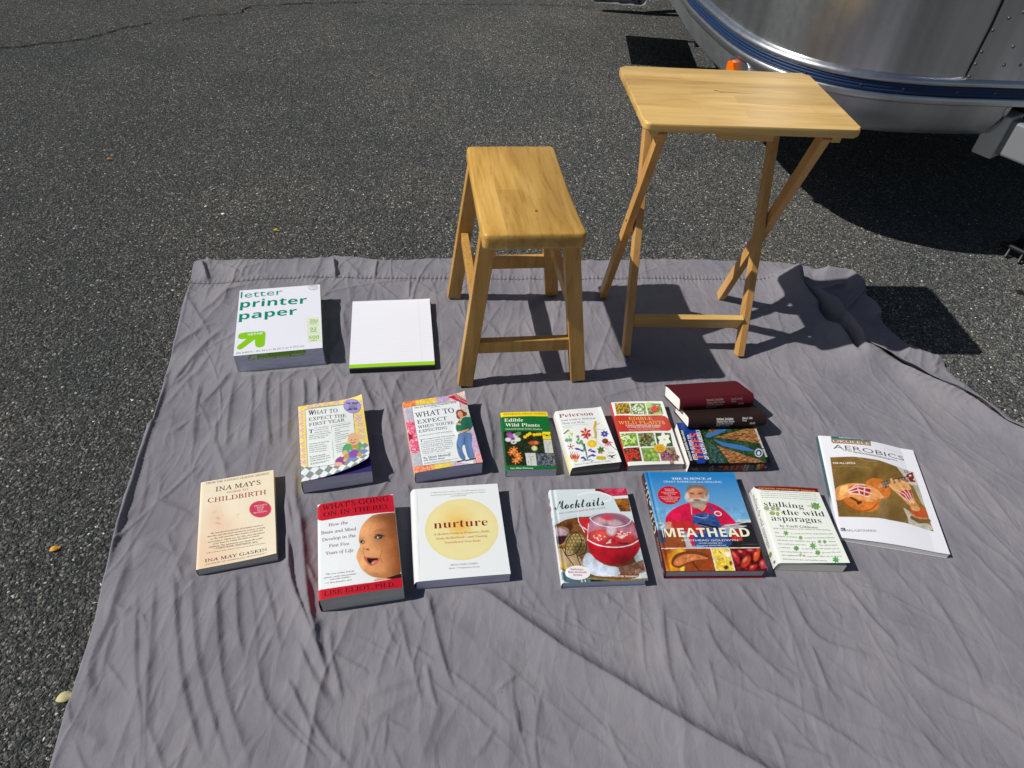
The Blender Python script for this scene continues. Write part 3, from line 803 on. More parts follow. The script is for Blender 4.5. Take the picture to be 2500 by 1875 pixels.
    for x, y in ((1975, 315), (2005, 255), (2160, 230), (2115, 320), (2195, 320), (2060, 150), (1945, 375), (2140, 90), (2210, 60)):
        c = on_wall(1400 + z4s * x, z4s * y, .007); mb = MB()
        bmesh.ops.create_uvsphere(mb.bm, u_segments=8, v_segments=6, radius=.0045, matrix=Matrix.Translation(c) @ Matrix.Diagonal((1, .5, 1, 1)))
        mb.build("rivet", M_SCREW, panel_o, True)
    # amber marker lamp on a teardrop base
    cpt = Vector((.644 - W0[0], 2.405 - W0[1], .482)); nn = Vector((-.88, -.47, 0)); tt = Vector((.47, -.88, 0))
    M = Matrix(((tt.x, 0, nn.x, cpt.x), (tt.y, 0, nn.y, cpt.y), (0, 1, 0, cpt.z), (0, 0, 0, 1)))
    mb = MB(); out = [(.070 * math.cos(t) * (1 if math.cos(t) > 0 else .45), .026 * math.sin(t)) for t in np.linspace(0, 2 * math.pi, 24, endpoint=False)]
    mb.prism(out, -.004, .010, M); base_o = mb.build("lamp_base", M_RAIL, root)
    mb = MB(); out = [(-.020, -.020), (.008, -.022), (.017, -.008), (.006, .012), (-.008, .015), (-.021, .008)]
    mb.prism(out, .006, .024, M); mb.build("lens", M_AMBER, base_o)
    # A-frame side beam leaving through the skirt
    s0 = Vector((1.425, 2.165, 0)); s1 = s0 + Vector((.62, -.78, 0)) * 1.3
    up_ = Vector((0, 0, 1))
    mb = MB(); side = (s1 - s0).normalized().cross(up_)
    a = s0 + up_ * .415 - side * .028; b_ = s1 + up_ * .415 - side * .028
    mb.bar(a - Vector((W0[0], W0[1], 0)), b_ - Vector((W0[0], W0[1], 0)), .056, .105, (0, 0, 1), .008)
    beam = mb.build("hitch_beam", M_GREYPAINT, root)
    mb = MB(); c0 = s0 - Vector((W0[0], W0[1], 0))
    d_ = (s1 - s0).normalized()
    mb.bar(c0 + up_ * .412 - d_ * .05 - side * .028, c0 + up_ * .412 + d_ * .012 - side * .028, .085, .128, (0, 0, 1), .004)
    mb.build("beam_collar", mat("pale_grey_paint", (196, 196, 190), 0.6), beam)
    mb = MB(); mb.box(1.75 - W0[0], 2.33 - W0[1], .46, .74, .006, .115)
    mb.build("recess_panel", M_UNDER, root)
    mb = MB()   # curved lip where the skirt is cut for the beam
    kq = np.argmin(np.hypot(Q[:, 0] - 1.385, Q[:, 1] - 2.145)); lip = []
    for (off, z), back in zip(low, (.0, .0, .0, .0, .0, .0)):
        q = Q[kq] + Nn[kq] * (off + .001) - W0; lip.append((q[0], q[1], z))
    mb.tube(lip, .006, 8); mb.build("skirt_lip", M_RAIL, root, True)
    # fold-down entry step by the side wall
    mb = MB(); mb.box(.335 - W0[0], 4.0 - W0[1], .325, .325, .47, .03, .004); step = mb.build("entry_step", M_GREYPAINT, root)
    for y in (3.79, 4.21):
        mb = MB(); mb.bar((.46 - W0[0], y - W0[1], .30), (.66 - W0[0], y - W0[1], .47), .012, .03, (0, 1, 0), .001); mb.build("step_arm", M_DARK, step)
    # stabiliser bracket with bolt holes near the ground
    mb = MB(); mb.box(.46 - W0[0], 4.72 - W0[1], .155, .325, .018, .21, .03, 4); br = mb.build("stabiliser_bracket", M_GREYPAINT, root)
    for x in (.36, .455, .545):
        mb = MB(); mb.tube([(x - W0[0], 4.711 - W0[1], .09), (x - W0[0], 4.706 - W0[1], .09)], .021, 16); mb.build("bolt_hole", M_RUBBER, br)
    mb = MB(); mb.bar((.46 - W0[0], 4.74 - W0[1], .2), (.66 - W0[0], 4.9 - W0[1], .46), .05, .05); mb.build("bracket_arm", M_DARK, br)
    # wheels and axle along the side, and a steadying foot
    for yy in (5.55, 6.35):
        for xx in (.62, 2.5):
            mb = MB(); mb.tube([(xx - .1 - W0[0], yy - W0[1], .33), (xx + .1 - W0[0], yy - W0[1], .33)], .33, 32); w = mb.build("wheel", M_RUBBER, root)
            mb = MB(); mb.tube([(xx - .104 - W0[0], yy - W0[1], .33), (xx + .104 - W0[0], yy - W0[1], .33)], .19, 24); mb.build("hub", M_ALU2, w)
    mb = MB(); mb.box(.885 - W0[0], 4.20 - W0[1], .03, .05, .05, .06, .004); mb.bar((.885 - W0[0], 4.2 - W0[1], .05), (.96 - W0[0], 4.26 - W0[1], .41), .03, .03); mb.build("steady_foot", M_DARK, root)
    mb = MB(); mb.tube([(2.62 - W0[0], 1.2 - W0[1], .02), (2.62 - W0[0], 1.2 - W0[1], .42)], .03, 12); mb.box(2.62 - W0[0], 1.2 - W0[1], .012, .16, .16, .02, .003); mb.build("tongue_jack", M_DARK, root)
    mb = MB(); mb.bar((2.30 - W0[0], 1.2 - W0[1], .415), (2.95 - W0[0], 1.2 - W0[1], .415), .06, .1, (0, 0, 1), .004)
    mb.bar((3.05 - 0.0 - W0[0] - .23, 2.3 - W0[1], .415), (2.62 - W0[0], 1.2 - W0[1], .415), .056, .105, (0, 0, 1), .006); mb.build("hitch_crossbeam", M_GREYPAINT, root)
build_trailer()


def build_jack():
    root = empty("jack_bar", (1.70, 2.13, 0), 0, "black steel jack bar with wing nuts lying by the trailer hitch", "jack")
    m = MB(); m.tube([(-.045, .075, .035), (.10, -.10, .035)], .010, 12); m.build("bar", M_DARK, root)
    m = MB(); m.box(.03, .075, .022, .10, .07, .006, .001); m.bar((.01, .09, .02), (.04, .08, .07), .01, .02); m.tube([(.02, .075, .02), (.02, .075, .06)], .012, 10); m.build("bracket", M_DARK, root)
    for q in ((-.028, .045), (.0, .012)):
        m = MB(); m.tube([(q[0], q[1], .03), (q[0] - .008, q[1] - .012, .006)], [.004, .007], 8); m.build("wing_nut", M_DARK, root)
build_jack()


# ================================================================== folding tray table
def build_tray():
    root = empty("tray_table", (TRAY[0], TRAY[1], ZC), math.radians(TRAY[2]), "pale wooden folding tray table with crossed legs at the back of the sheet", "table")
    zt = .6475
    mb = MB(); w, l, r = .478, .335, .014
    out = []
    for cx, cy, a0 in ((w / 2 - r, l / 2 - r, 0), (-w / 2 + r, l / 2 - r, 90), (-w / 2 + r, -l / 2 + r, 180), (w / 2 - r, -l / 2 + r, 270)):
        for k in range(7): t = math.radians(a0 + 15 * k); out.append((cx + r * math.cos(t), cy + r * math.sin(t)))
    mb.prism(out, zt - .019, zt)
    es = [e for e in mb.bm.edges if abs(e.verts[0].co.z - e.verts[1].co.z) < 1e-6]
    bmesh.ops.bevel(mb.bm, geom=es, offset=.006, segments=4, affect='EDGES', profile=.5)
    top = mb.build("tabletop", M_TRAY, root)
    for p in top.data.polygons: p.use_smooth = abs(p.normal.z) < .98
    # knot and scars in the wood
    mk = mat("wood_knot", (120, 70, 26), .5)
    mb = MB(); mb.prism([(-.040, .028), (-.030, .024), (-.024, .018), (-.018, .020), (.05, .016), (-.018, .0225), (-.026, .0225), (-.034, .031)], zt - .001, zt + .0002); mb.build("knot", mk, top)
    mb = MB(); mb.prism([(.03, -.042), (.12, -.049), (.16, -.050), (.12, -.0475), (.06, -.043)], zt - .001, zt + .0002); mb.build("grain_scar", mat("wood_scar", (176, 130, 62), .5), top)
    H = zt - .019
    up = (1, 0, 0)
    for x, n in ((-.170, 'f'), (.150, 'f')):
        m = MB(); m.bar((x, -.162, .002), (x, .090, H - .002), .030, .019, up); m.build("leg", M_TRAYLEG, root)
    for x in (-.192, .173):
        m = MB(); m.bar((x, .110, .002), (x, -.142, H - .004), .030, .019, up); m.build("leg", M_TRAYLEG, root)
    m = MB(); m.bar((-.160, -.128, .092), (.140, -.128, .092), .042, .016, (0, 1, .35)); m.build("stretcher", M_TRAY, root)
    m = MB(); m.bar((-.160, .084, .56), (.140, .084, .56), .03, .016, (0, 1, .35)); m.build("stretcher", M_TRAY, root)
    for x in (-.207, .197):
        m = MB(); m.box(x, 0.0, H - .010, .022, .30, .018, .002); m.build("cleat", M_TRAY, root)
    m = MB(); m.box(-.004, -.120, H - .012, .124, .05, .022, .002); m.build("latch_block", M_TRAY, root)
    m = MB(); m.tube([(.045, -.13, H - .028), (.045, -.13, H - .021)], .006, 10); m.build("latch_button", M_RED, root)
    for x, y0 in ((.1615, -.002), (-.1815, -.002)):
        m = MB(); m.tube([(x - .0207, -.026, .335), (x + .0207, -.026, .335)], .0036, 10); m.build("pivot_bolt", M_DARK, root)
build_tray()


# ================================================================== stool
def build_stool():
    root = empty("wooden_stool", (STOOL[0], STOOL[1], ZC), math.radians(STOOL[2]), "honey brown wooden stool with saddle seat and splayed legs", "stool")
    zt, th, w, l, r = .444, .040, .231, .434, .014
    nx, ny = 19, 37
    # saddle seat: rounded rectangle, hollowed along its length, rounded rim
    prof = [(0.0, 0.0), (.0, .0)]
    def ring(inset, z, hollow):
        pts = []
        for cx, cy, a0 in ((w / 2 - r, l / 2 - r, 0), (-w / 2 + r, l / 2 - r, 90), (-w / 2 + r, -l / 2 + r, 180), (w / 2 - r, -l / 2 + r, 270)):
            for k in range(7):
                t = math.radians(a0 + 15 * k); rr = max(r - inset, .001)
                pts.append((cx + rr * math.cos(t), cy + rr * math.sin(t)))
        res = []
        for a, b in zip(pts, pts[1:] + pts[:1]):      # subdivide the long sides
            nseg = max(1, int(math.dist(a, b) / .03))
            for k in range(nseg): res.append((a[0] + (b[0] - a[0]) * k / nseg, a[1] + (b[1] - a[1]) * k / nseg))
        return [(x, y, z - (hollow * .010 * (1 - (2 * y / l) ** 2))) for x, y in res]
    m = MB(); rings = []
    for inset, z, h in ((.006, zt - th, 0), (.001, zt - th + .004, 0), (0, zt - th + .010, .2), (0, zt - .012, .8), (.001, zt - .005, 1), (.003, zt - .0016, 1), (.007, zt, 1)):
        rings.append([m.bm.verts.new(p) for p in ring(inset, z, h)])
    for A, B in zip(rings[:-1], rings[1:]):
        n = len(A)
        L_ = min(n, len(B))
        for k in range(n): m.bm.faces.new((A[k], A[(k + 1) % n], B[(k + 1) % n], B[k]))
    m.bm.faces.new(rings[0][::-1])
    # hollowed top as strips across
    top = rings[-1]; n = len(top)
    c = [q for q in top]
    f = m.bm.faces.new(top)
    seat = None
    bmesh.ops.triangulate(m.bm, faces=[f])
    seat = m.build("seat", M_STOOL, root)
    for p in seat.data.polygons: p.use_smooth = True
    mk = mat("seat_knot", (96, 58, 22), .5)
    m = MB(); m.tube([(.018, -.105, zt - .012), (.018, -.105, zt - .0072)], .0035, 10); m.build("knot", mk, seat)
    legs = [((-.148, -.206, .0), (-.098, -.168)), ((.147, -.206, .0), (.088, -.168)), ((-.150, .171, .0), (-.098, .150)), ((.143, .171, .0), (.088, .150))]
    for (x, y, z), (x1, y1) in legs:
        m = MB(); m.bar((x, y, .004), (x1, y1, zt - th + .012), .038, .029, (0, 1, 0), .002); lg = m.build("leg", M_STOOLLEG, root)
        m = MB(); m.tube([(x, y, .0), (x, y, .006)], .013, 14); m.build("foot_pad", M_RUBBER, lg)
    def at(i, z):
        (x, y, _), (x1, y1) = legs[i]; t = z / (zt - th); return Vector((x + (x1 - x) * t, y + (y1 - y) * t, z))
    for i, j, z in ((0, 1, .118), (2, 3, .122)):
        a, b = at(i, z), at(j, z); d = (b - a).normalized() * .012
        m = MB(); m.bar(a + d, b - d, .036, .019, (0, 1, 0)); m.build("stretcher", M_STOOLLEG, root)
    for i, j, z in ((0, 2, .215), (1, 3, .215)):
        a, b = at(i, z), at(j, z); d = (b - a).normalized() * .010
        m = MB(); m.bar(a + d, b - d, .032, .019, (1, 0, 0)); m.build("stretcher", M_STOOLLEG, root)
build_stool()


# ================================================================== printed matter
STYLES = {}
def _m(up, lo, dig=None):
    d = {}
    for k in range(26):
        d[chr(65 + k)] = chr(up + k); d[chr(97 + k)] = chr(lo + k)
    if dig:
        for k in range(10): d[chr(48 + k)] = chr(dig + k)
    return d
STYLES['sans'] = ({}, 0.0, .725)
STYLES['bold'] = (_m(0x1D5D4, 0x1D5EE, 0x1D7EC), 0.0, .714)
STYLES['black'] = (_m(0x1D5D4, 0x1D5EE, 0x1D7EC), 0.0, .714)
STYLES['roman'] = (_m(0x1D400, 0x1D41A, 0x1D7CE), -0.009, .69)
STYLES['sbold'] = (_m(0x1D400, 0x1D41A, 0x1D7CE), 0.0, .69)
_it = _m(0x1D434, 0x1D44E); _it['h'] = '\u210e'
STYLES['ital'] = (_it, 0.0, .69)
STYLES['serif'] = (_it, 0.007, .69)        # upright: the slant is taken out below
STYLES['sital'] = (_it, 0.006, .69)
STYLES['script'] = (_m(0x1D4D0, 0x1D4EA), 0.006, .69)
_glyph = {}


_type_scene = bpy.data.scenes.new("type")
_spent = []


def glyphs(text, style):
    """filled outlines of a line of lettering, cap height 1"""
    key = (text, style)
    if key not in _glyph:
        mp, off, cap = STYLES[style]
        cu = bpy.data.curves.new("lettering", 'FONT')
        cu.body = ''.join(mp.get(c, c) for c in text)
        cu.resolution_u = 2
        cu.offset = off
        ob = bpy.data.objects.new("lettering", cu)
        _type_scene.collection.objects.link(ob)
        vl = _type_scene.view_layers[0]
        vl.update()
        ev = ob.evaluated_get(vl.depsgraph)
        me = ev.to_mesh()
        v = np.zeros(len(me.vertices) * 3, np.float32); me.vertices.foreach_get("co", v)
        v = v.reshape(-1, 3)[:, :2].astype(float)
        me.calc_loop_triangles()
        f = np.zeros(len(me.loop_triangles) * 3, np.int32); me.loop_triangles.foreach_get("vertices", f)
        ev.to_mesh_clear()
        _type_scene.collection.objects.unlink(ob); _spent.extend((ob, cu))
        if style == 'serif': v[:, 0] -= v[:, 1] * SLANT
        if len(v): v[:, 0] -= v[:, 0].min(); v[:, 1] /= cap
        wd = v[:, 0].max() if len(v) else 1
        _glyph[key] = (v, f.reshape(-1, 3), wd)
    return _glyph[key]


SLANT = 0.30


def chaikin(pts, closed, n=2):
    for _ in range(n):
        if closed: q = np.roll(pts, -1, 0)
        else: q = pts[1:]; 
        p = pts if closed else pts[:-1]
        r_ = np.empty((len(p) * 2, 2)); r_[0::2] = .75 * p + .25 * q; r_[1::2] = .25 * p + .75 * q
        pts = r_ if closed else np.vstack([pts[:1], r_, pts[-1:]])
    return pts


class Art:
    """a printed face, w x l metres, drawn on a colour grid; quad = its four corners TL TR BR BL in the drawing's own units"""
    def __init__(self, w, l, quad, paper, res=.0008):
        self.w, self.l = w, l
        self.nx, self.ny = max(3, int(w / res) + 1), max(3, int(l / res) + 1)
        self.u, self.v = np.meshgrid(np.linspace(0, w, self.nx), np.linspace(0, l, self.ny), indexing='ij')
        src = np.array(quad, float); dst = np.array([(0, l), (w, l), (w, 0), (0, 0)], float)
        A = []
        for (x, y), (X, Y) in zip(src, dst):
            A.append([x, y, 1, 0, 0, 0, -X * x, -X * y]); A.append([0, 0, 0, x, y, 1, -Y * x, -Y * y])
        h = np.linalg.solve(np.array(A), dst.ravel())
        self.H = np.append(h, 1).reshape(3, 3); self.Hi = np.linalg.inv(self.H)
        p = np.stack([self.u, self.v, np.ones_like(self.u)], 0).reshape(3, -1)
        q = self.Hi @ p
        self.x, self.y = (q[0] / q[2]).reshape(self.u.shape), (q[1] / q[2]).reshape(self.u.shape)
        self.c = np.zeros(self.u.shape + (3,)); self.c[:] = lin(paper)
        self.tv, self.tf, self.tc, self.nt, self.lay = [], [], [], 0, 0
        self.k = (w + l) / (abs(src[1, 0] - src[0, 0]) + abs(src[3, 1] - src[0, 1]) + 1e-9)

    def uv(self, x, y):
        q = self.H @ np.array([x, y, 1.0]); return q[:2] / q[2]

    def mix(self, m, col):
        m = np.clip(m, 0, 1)[..., None]
        col = lin(col) if np.ndim(col) == 1 else col
        self.c = self.c * (1 - m) + col * m; return self

    def pmask(self, pts, smooth=None):
        """anti-aliased inside of an outline; outlines of many points are rounded"""
        pts = np.asarray(pts, float)
        if smooth if smooth is not None else len(pts) >= 7: pts = chaikin(pts, True)
        if not hasattr(self, 'sub'):
            gx = np.gradient(self.x, axis=0), np.gradient(self.x, axis=1); gy = np.gradient(self.y, axis=0), np.gradient(self.y, axis=1)
            self.sub = [(self.x + gx[0] * a + gx[1] * b, self.y + gy[0] * a + gy[1] * b) for a in (-.25, .25) for b in (-.25, .25)]
        out = np.zeros(self.x.shape)
        m = 2.0 / 1
        lo, hi = pts.min(0), pts.max(0)
        sel = np.where((self.x > lo[0] - 9) & (self.x < hi[0] + 9) & (self.y > lo[1] - 9) & (self.y < hi[1] + 9))
        if not len(sel[0]): return out
        n = len(pts); acc = np.zeros(len(sel[0]))
        for X, Y in self.sub:
            X, Y = X[sel], Y[sel]; ins = np.zeros(X.shape, bool)
            for i in range(n):
                (x0, y0), (x1, y1) = pts[i], pts[(i + 1) % n]
                if y0 == y1: continue
                ins ^= ((y0 <= Y) != (y1 <= Y)) & (X < (x1 - x0) * (Y - y0) / (y1 - y0) + x0)
            acc += ins
        out[sel] = acc / 4
        return out

    def poly(self, pts, col, a=1.0, smooth=None): return self.mix(self.pmask(pts, smooth) * a, col)

    def emask(self, cx, cy, rx, ry, rot=0, soft=.12):
        c, s = math.cos(math.radians(rot)), math.sin(math.radians(rot))
        dx, dy = self.x - cx, self.y - cy
        r = np.hypot((dx * c + dy * s) / rx, (-dx * s + dy * c) / ry)
        return np.clip((1 + soft / 2 - r) / soft, 0, 1)

    def ell(self, cx, cy, rx, ry, col, rot=0, soft=.15, a=1.0): return self.mix(self.emask(cx, cy, rx, ry, rot, soft) * a, col)

    def line(self, pts, wd, col, a=1.0):
        pts = np.asarray(pts, float); d = np.full(self.x.shape, 1e9)
        if len(pts) >= 4: pts = chaikin(pts, False)
        for p, q in zip(pts[:-1], pts[1:]):
            t = q - p; L2 = max(t @ t, 1e-9)
            w = np.clip(((self.x - p[0]) * t[0] + (self.y - p[1]) * t[1]) / L2, 0, 1)
            d = np.minimum(d, np.hypot(self.x - p[0] - w * t[0], self.y - p[1] - w * t[1]))
        return self.mix(np.clip((wd / 2 - d) / (wd * .25) + .5, 0, 1) * a, col)

    def photo(self, pts, cols, scale, seed=0, contrast=1.0, streak=(1, 1), mask=None):
        """a photographed texture: clumps of the given colours"""
        m = self.pmask(pts) if mask is None else mask
        x, y = self.x / scale * streak[0], self.y / scale * streak[1]
        wx, wy = x + 1.3 * (fbm(x * .8, y * .8, seed + 5) - .5), y + 1.3 * (fbm(x * .8, y * .8, seed + 6) - .5)
        val, dist = cellnoise(wx, wy, seed)
        cols_l = np.array([lin(c) for c in cols]); idx = np.clip((val * len(cols)).astype(int), 0, len(cols) - 1)
        v2, d2 = cellnoise(wx * 2.1 + 7, wy * 2.1 - 3, seed + 40)
        i2 = np.clip((v2 * len(cols)).astype(int), 0, len(cols) - 1)
        c = (.62 * cols_l[idx] + .38 * cols_l[i2]) * (1.15 - contrast * .55 * dist)[..., None] * (.75 + .5 * fbm(x * 2.2, y * 2.2, seed + 9))[..., None]
        return self.mix(m * 1.0, c)

    def shade(self, m, f):
        self.c = self.c * (1 + np.clip(m, 0, 1)[..., None] * (f - 1)); return self

    def grain(self, scale, amt, m=1.0, seed=1):
        """uneven tone of a printed photograph"""
        x, y = self.x / scale, self.y / scale
        g = 1 + amt * (fbm(x, y, seed, 4) + .6 * fbm(x * 5, y * 5, seed + 3, 2) - .8)
        m = np.broadcast_to(m, self.x.shape)[..., None]
        self.c = self.c * (1 - m + m * g[..., None]); return self

    # --- vector lettering and marks on top of the print
    def _add(self, v, f, col):
        self.lay += 1
        self.tv.append(np.c_[v, np.full(len(v), self.lay)]); self.tf.append(f + self.nt); self.nt += len(v)
        self.tc.append(np.tile(lin(col), (len(v), 1)))

    def text(self, s, p0, p1, h, style, col):
        """baseline from p0 to p1, capitals h units high; widths are fitted"""
        v, f, wd = glyphs(s, style)
        if not len(v): return self
        a, b = self.uv(*p0), self.uv(*p1)
        d = b - a; L = np.linalg.norm(d); d /= L; n = np.array([-d[1], d[0]])
        # height: perpendicular size in the print of a vertical step of h units
        hh = abs((self.uv(p0[0], p0[1] - h) - a) @ n) * (.86 if style in ('serif', 'ital', 'sital', 'roman', 'sbold') else .95)
        q = a + np.outer(v[:, 0] * L / wd, d) + np.outer(v[:, 1] * hh, n)
        self._add(q, f, col); return self

    def texth(self, s, p0, p1, hm, style, col):
        """the same with the height in metres"""
        v, f, wd = glyphs(s, style)
        a, b = self.uv(*p0), self.uv(*p1)
        d = b - a; L = np.linalg.norm(d); d /= L; n = np.array([-d[1], d[0]])
        self._add(a + np.outer(v[:, 0] * L / wd, d) + np.outer(v[:, 1] * hm, n), f, col); return self

    def shape(self, pts, col): return self.mix(self.pmask(pts, False), col)

    def bar_(self, pts, col):
        q = np.array([self.uv(*p) for p in pts])
        self._add(q, np.array([[0, 1, 2], [0, 2, 3]], np.int32), col); return self

    def disc(self, cx, cy, rx, ry, col, n=36, burst=0.0):
        pts = []
        for k in range(n):
            r = 1 - (burst if k % 2 else 0); t = 2 * math.pi * k / n
            pts.append((cx + rx * r * math.cos(t), cy + ry * r * math.sin(t)))
        return self.shape(pts, col)

    def lines(self, rows, h, col, seed=1):
        """print too small to read: rows of (x0,y0,x1,y1) broken into word-long dashes"""
        r = np.random.default_rng(seed)
        for x0, y0, x1, y1 in rows:
            t = 0.0; L = math.hypot(x1 - x0, y1 - y0)
            while t < 1:
                wl = r.uniform(1.2, 4.2) * h / L * 1.2; e = min(1, t + wl)
                ax, ay, bx, by = x0 + (x1 - x0) * t, y0 + (y1 - y0) * t, x0 + (x1 - x0) * e, y0 + (y1 - y0) * e
                self.bar_([(ax, ay), (bx, by), (bx, by - h * .5), (ax, ay - h * .5)], col)
                t = e + h * .5 / L
        return self

    def mesh(self, place, lift=.00012):
        """vertices, faces, colours; place(u, v, d) -> xyz with d metres above the print"""
        V = [place(self.u.ravel(), self.v.ravel(), np.zeros(self.u.size))]
        F = [grid_faces(self.nx, self.ny)]; C = [self.c.reshape(-1, 3)]
        S = [np.ones(len(F[0]), bool)]
        if self.tv:
            t = np.concatenate(self.tv); lay = t[:, 2]
            V.append(place(np.clip(t[:, 0], 0, self.w), np.clip(t[:, 1], 0, self.l), lift + .000004 * lay))
            F.append(np.concatenate(self.tf) + self.u.size); C.append(np.concatenate(self.tc)); S.append(np.zeros(len(F[1]), bool))
        return np.concatenate(V), F, np.concatenate(C), S


def merge(parts):
    V, F, C, S, n = [], [], [], [], 0
    for v, f, c, s in parts:
        V.append(v); C.append(c)
        for a, b in zip(f, s): F.append(a + n); S.append(b)
        n += len(v)
    # tris and quads in separate arrays
    return np.concatenate(V), F, np.concatenate(C), np.concatenate(S)


def plain_sheet(place, w, l, n, col):
    u, v = np.meshgrid(np.linspace(0, w, n), np.linspace(0, l, n), indexing='ij')
    return place(u.ravel(), v.ravel(), np.zeros(u.size)), [grid_faces(n, n)], np.tile(lin(col), (n * n, 1)), [np.ones((n - 1) ** 2, bool)]


def strip(loop_a, loop_b, col):
    n = len(loop_a); V = np.concatenate([loop_a, loop_b]); i = np.arange(n - 1)
    return V, [np.stack([i, i + 1, i + 1 + n, i + n], -1)], np.tile(lin(col), (2 * n, 1)), [np.zeros(n - 1, bool)]


def page_block(name, w, l, z0, top, m, parent, skew=(0, 0), inset=.0008, n=26, bow=0.0):
    """stack of pages: the top follows top(u, v)"""
    u, v = np.meshgrid(np.linspace(inset, w - inset, n), np.linspace(inset, l - inset, n), indexing='ij')
    zt = top(u, v)
    T_ = np.stack([u - w / 2, v - l / 2, zt], -1)
    per = [(i, 0) for i in range(n)] + [(n - 1, j) for j in range(1, n)] + [(i, n - 1) for i in range(n - 2, -1, -1)] + [(0, j) for j in range(n - 2, 0, -1)]
    per = np.array(per); m_ = len(per)
    V = [T_.reshape(-1, 3)]; lev = 5; idx = [per[:, 0] * n + per[:, 1]]; cnt = n * n
    for k in range(1, lev + 1):
        f = k / lev
        R = T_[per[:, 0], per[:, 1]].copy(); R[:, 2] = R[:, 2] * (1 - f) + z0 * f
        bul = math.sin(math.pi * f) * bow
        R[:, 0] += skew[0] * f + np.where(per[:, 0] == n - 1, bul, 0); R[:, 1] += skew[1] * f
        V.append(R); idx.append(np.arange(cnt, cnt + m_)); cnt += m_
    F = [grid_faces(n, n)]
    i = np.arange(m_); j = (i + 1) % m_
    for a, b in zip(idx[:-1], idx[1:]): F.append(np.stack([a[j], a[i], b[i], b[j]], -1))
    F.append(np.stack([idx[-1][0:1], idx[-1][n - 1:n], idx[-1][2 * n - 2:2 * n - 1], idx[-1][3 * n - 3:3 * n - 2]], -1)[:, ::-1])
    return mesh_np(name, np.concatenate(V), F, m, parent, smooth=False)


def paperback(name, key, label, art, spine=None, pages=None, bend=None, pbend=None, cover_m=None, inner=(235, 233, 228), back=(230, 228, 225), pose=None, T=None,
              skew=(0, 0), spine_col=(225, 225, 225), cat="book", bulge=.0012, spine_lean=0.0, slide=None, title_page=None, group="books laid out on the sheet", z=ZC):
    if pose is None: x, y, th, w, l, T0 = BK[key]
    else: x, y, th, w, l, T0 = pose
    T = T or T0
    root = empty(name, (x, y, z), math.radians(th), label, cat, group)
    bend = bend or (lambda u, v: 0 * u)
    pbend = pbend or (lambda u, v: np.minimum(bend(u, v), 0) - .0)
    pb0 = pbend
    pbend = lambda u, v: np.minimum(pb0(u, v), bend(u, v) + .0002)
    # the fore edge of the cover sits down on the pages, the spine edge rounds over
    def front(u, v, d):
        a = np.clip(u / .006, 0, 1)
        du, dv = slide(u / w, v / l) if slide else (0, 0)
        return np.stack([u - w / 2 + du, v - l / 2 + dv, T + bend(u / w, v / l) + d - .0012 * (1 - a) ** 2], -1)
    def inside(u, v, d):
        p = front(u, v, d); p[:, 2] -= .00045; return p
    parts = [art.mesh(front), plain_sheet(inside, w, l, 40, inner)]
    if title_page: parts.append(plain_sheet(lambda u, v, d: np.stack([u - w / 2, v - l / 2, T - .0009 + pbend(u / w, v / l)], -1), w - .001, l - .0006, 30, title_page))
    t = np.linspace(0, 1, 60)
    edges = [(t * w, 0 * t), (w + 0 * t, t * l), (w - t * w, l + 0 * t), (0 * t, l - t * l)]
    for a, b in edges: parts.append(strip(front(a, b, 0), inside(a, b, 0), inner))
    def backf(u, v, d): return np.stack([u - w / 2, v - l / 2, .0005 + 0 * u - d], -1)
    parts.append(plain_sheet(backf, w, l, 4, back))
    def backt(u, v, d): return np.stack([u - w / 2, v - l / 2, .0010 + 0 * u], -1)
    parts.append(plain_sheet(backt, w, l, 4, inner))
    def spn(t_, v, d):
        f = t_ / T
        zt = T - .0012 + bend(0 * v, v / l)
        return np.stack([-w / 2 - bulge * np.sin(math.pi * f) - d - spine_lean * (1 - f), v - l / 2, .0005 + f * (zt - .0005)], -1)
    if spine is None:
        spine = Art(T, l, [(0, 0), (1, 0), (1, 1), (0, 1)], spine_col, res=.003)
    parts.append(spine.mesh(spn))
    V, F, C, S = merge(parts)
    mesh_np("cover", V, F, cover_m or M_PRINT, root, C, smooth_mask=S)
    page_block("page_block", w, l, .0012, lambda u, v: T - .0012 + pbend(u / w, v / l), pages or M_PAGES, root, skew)
    return root


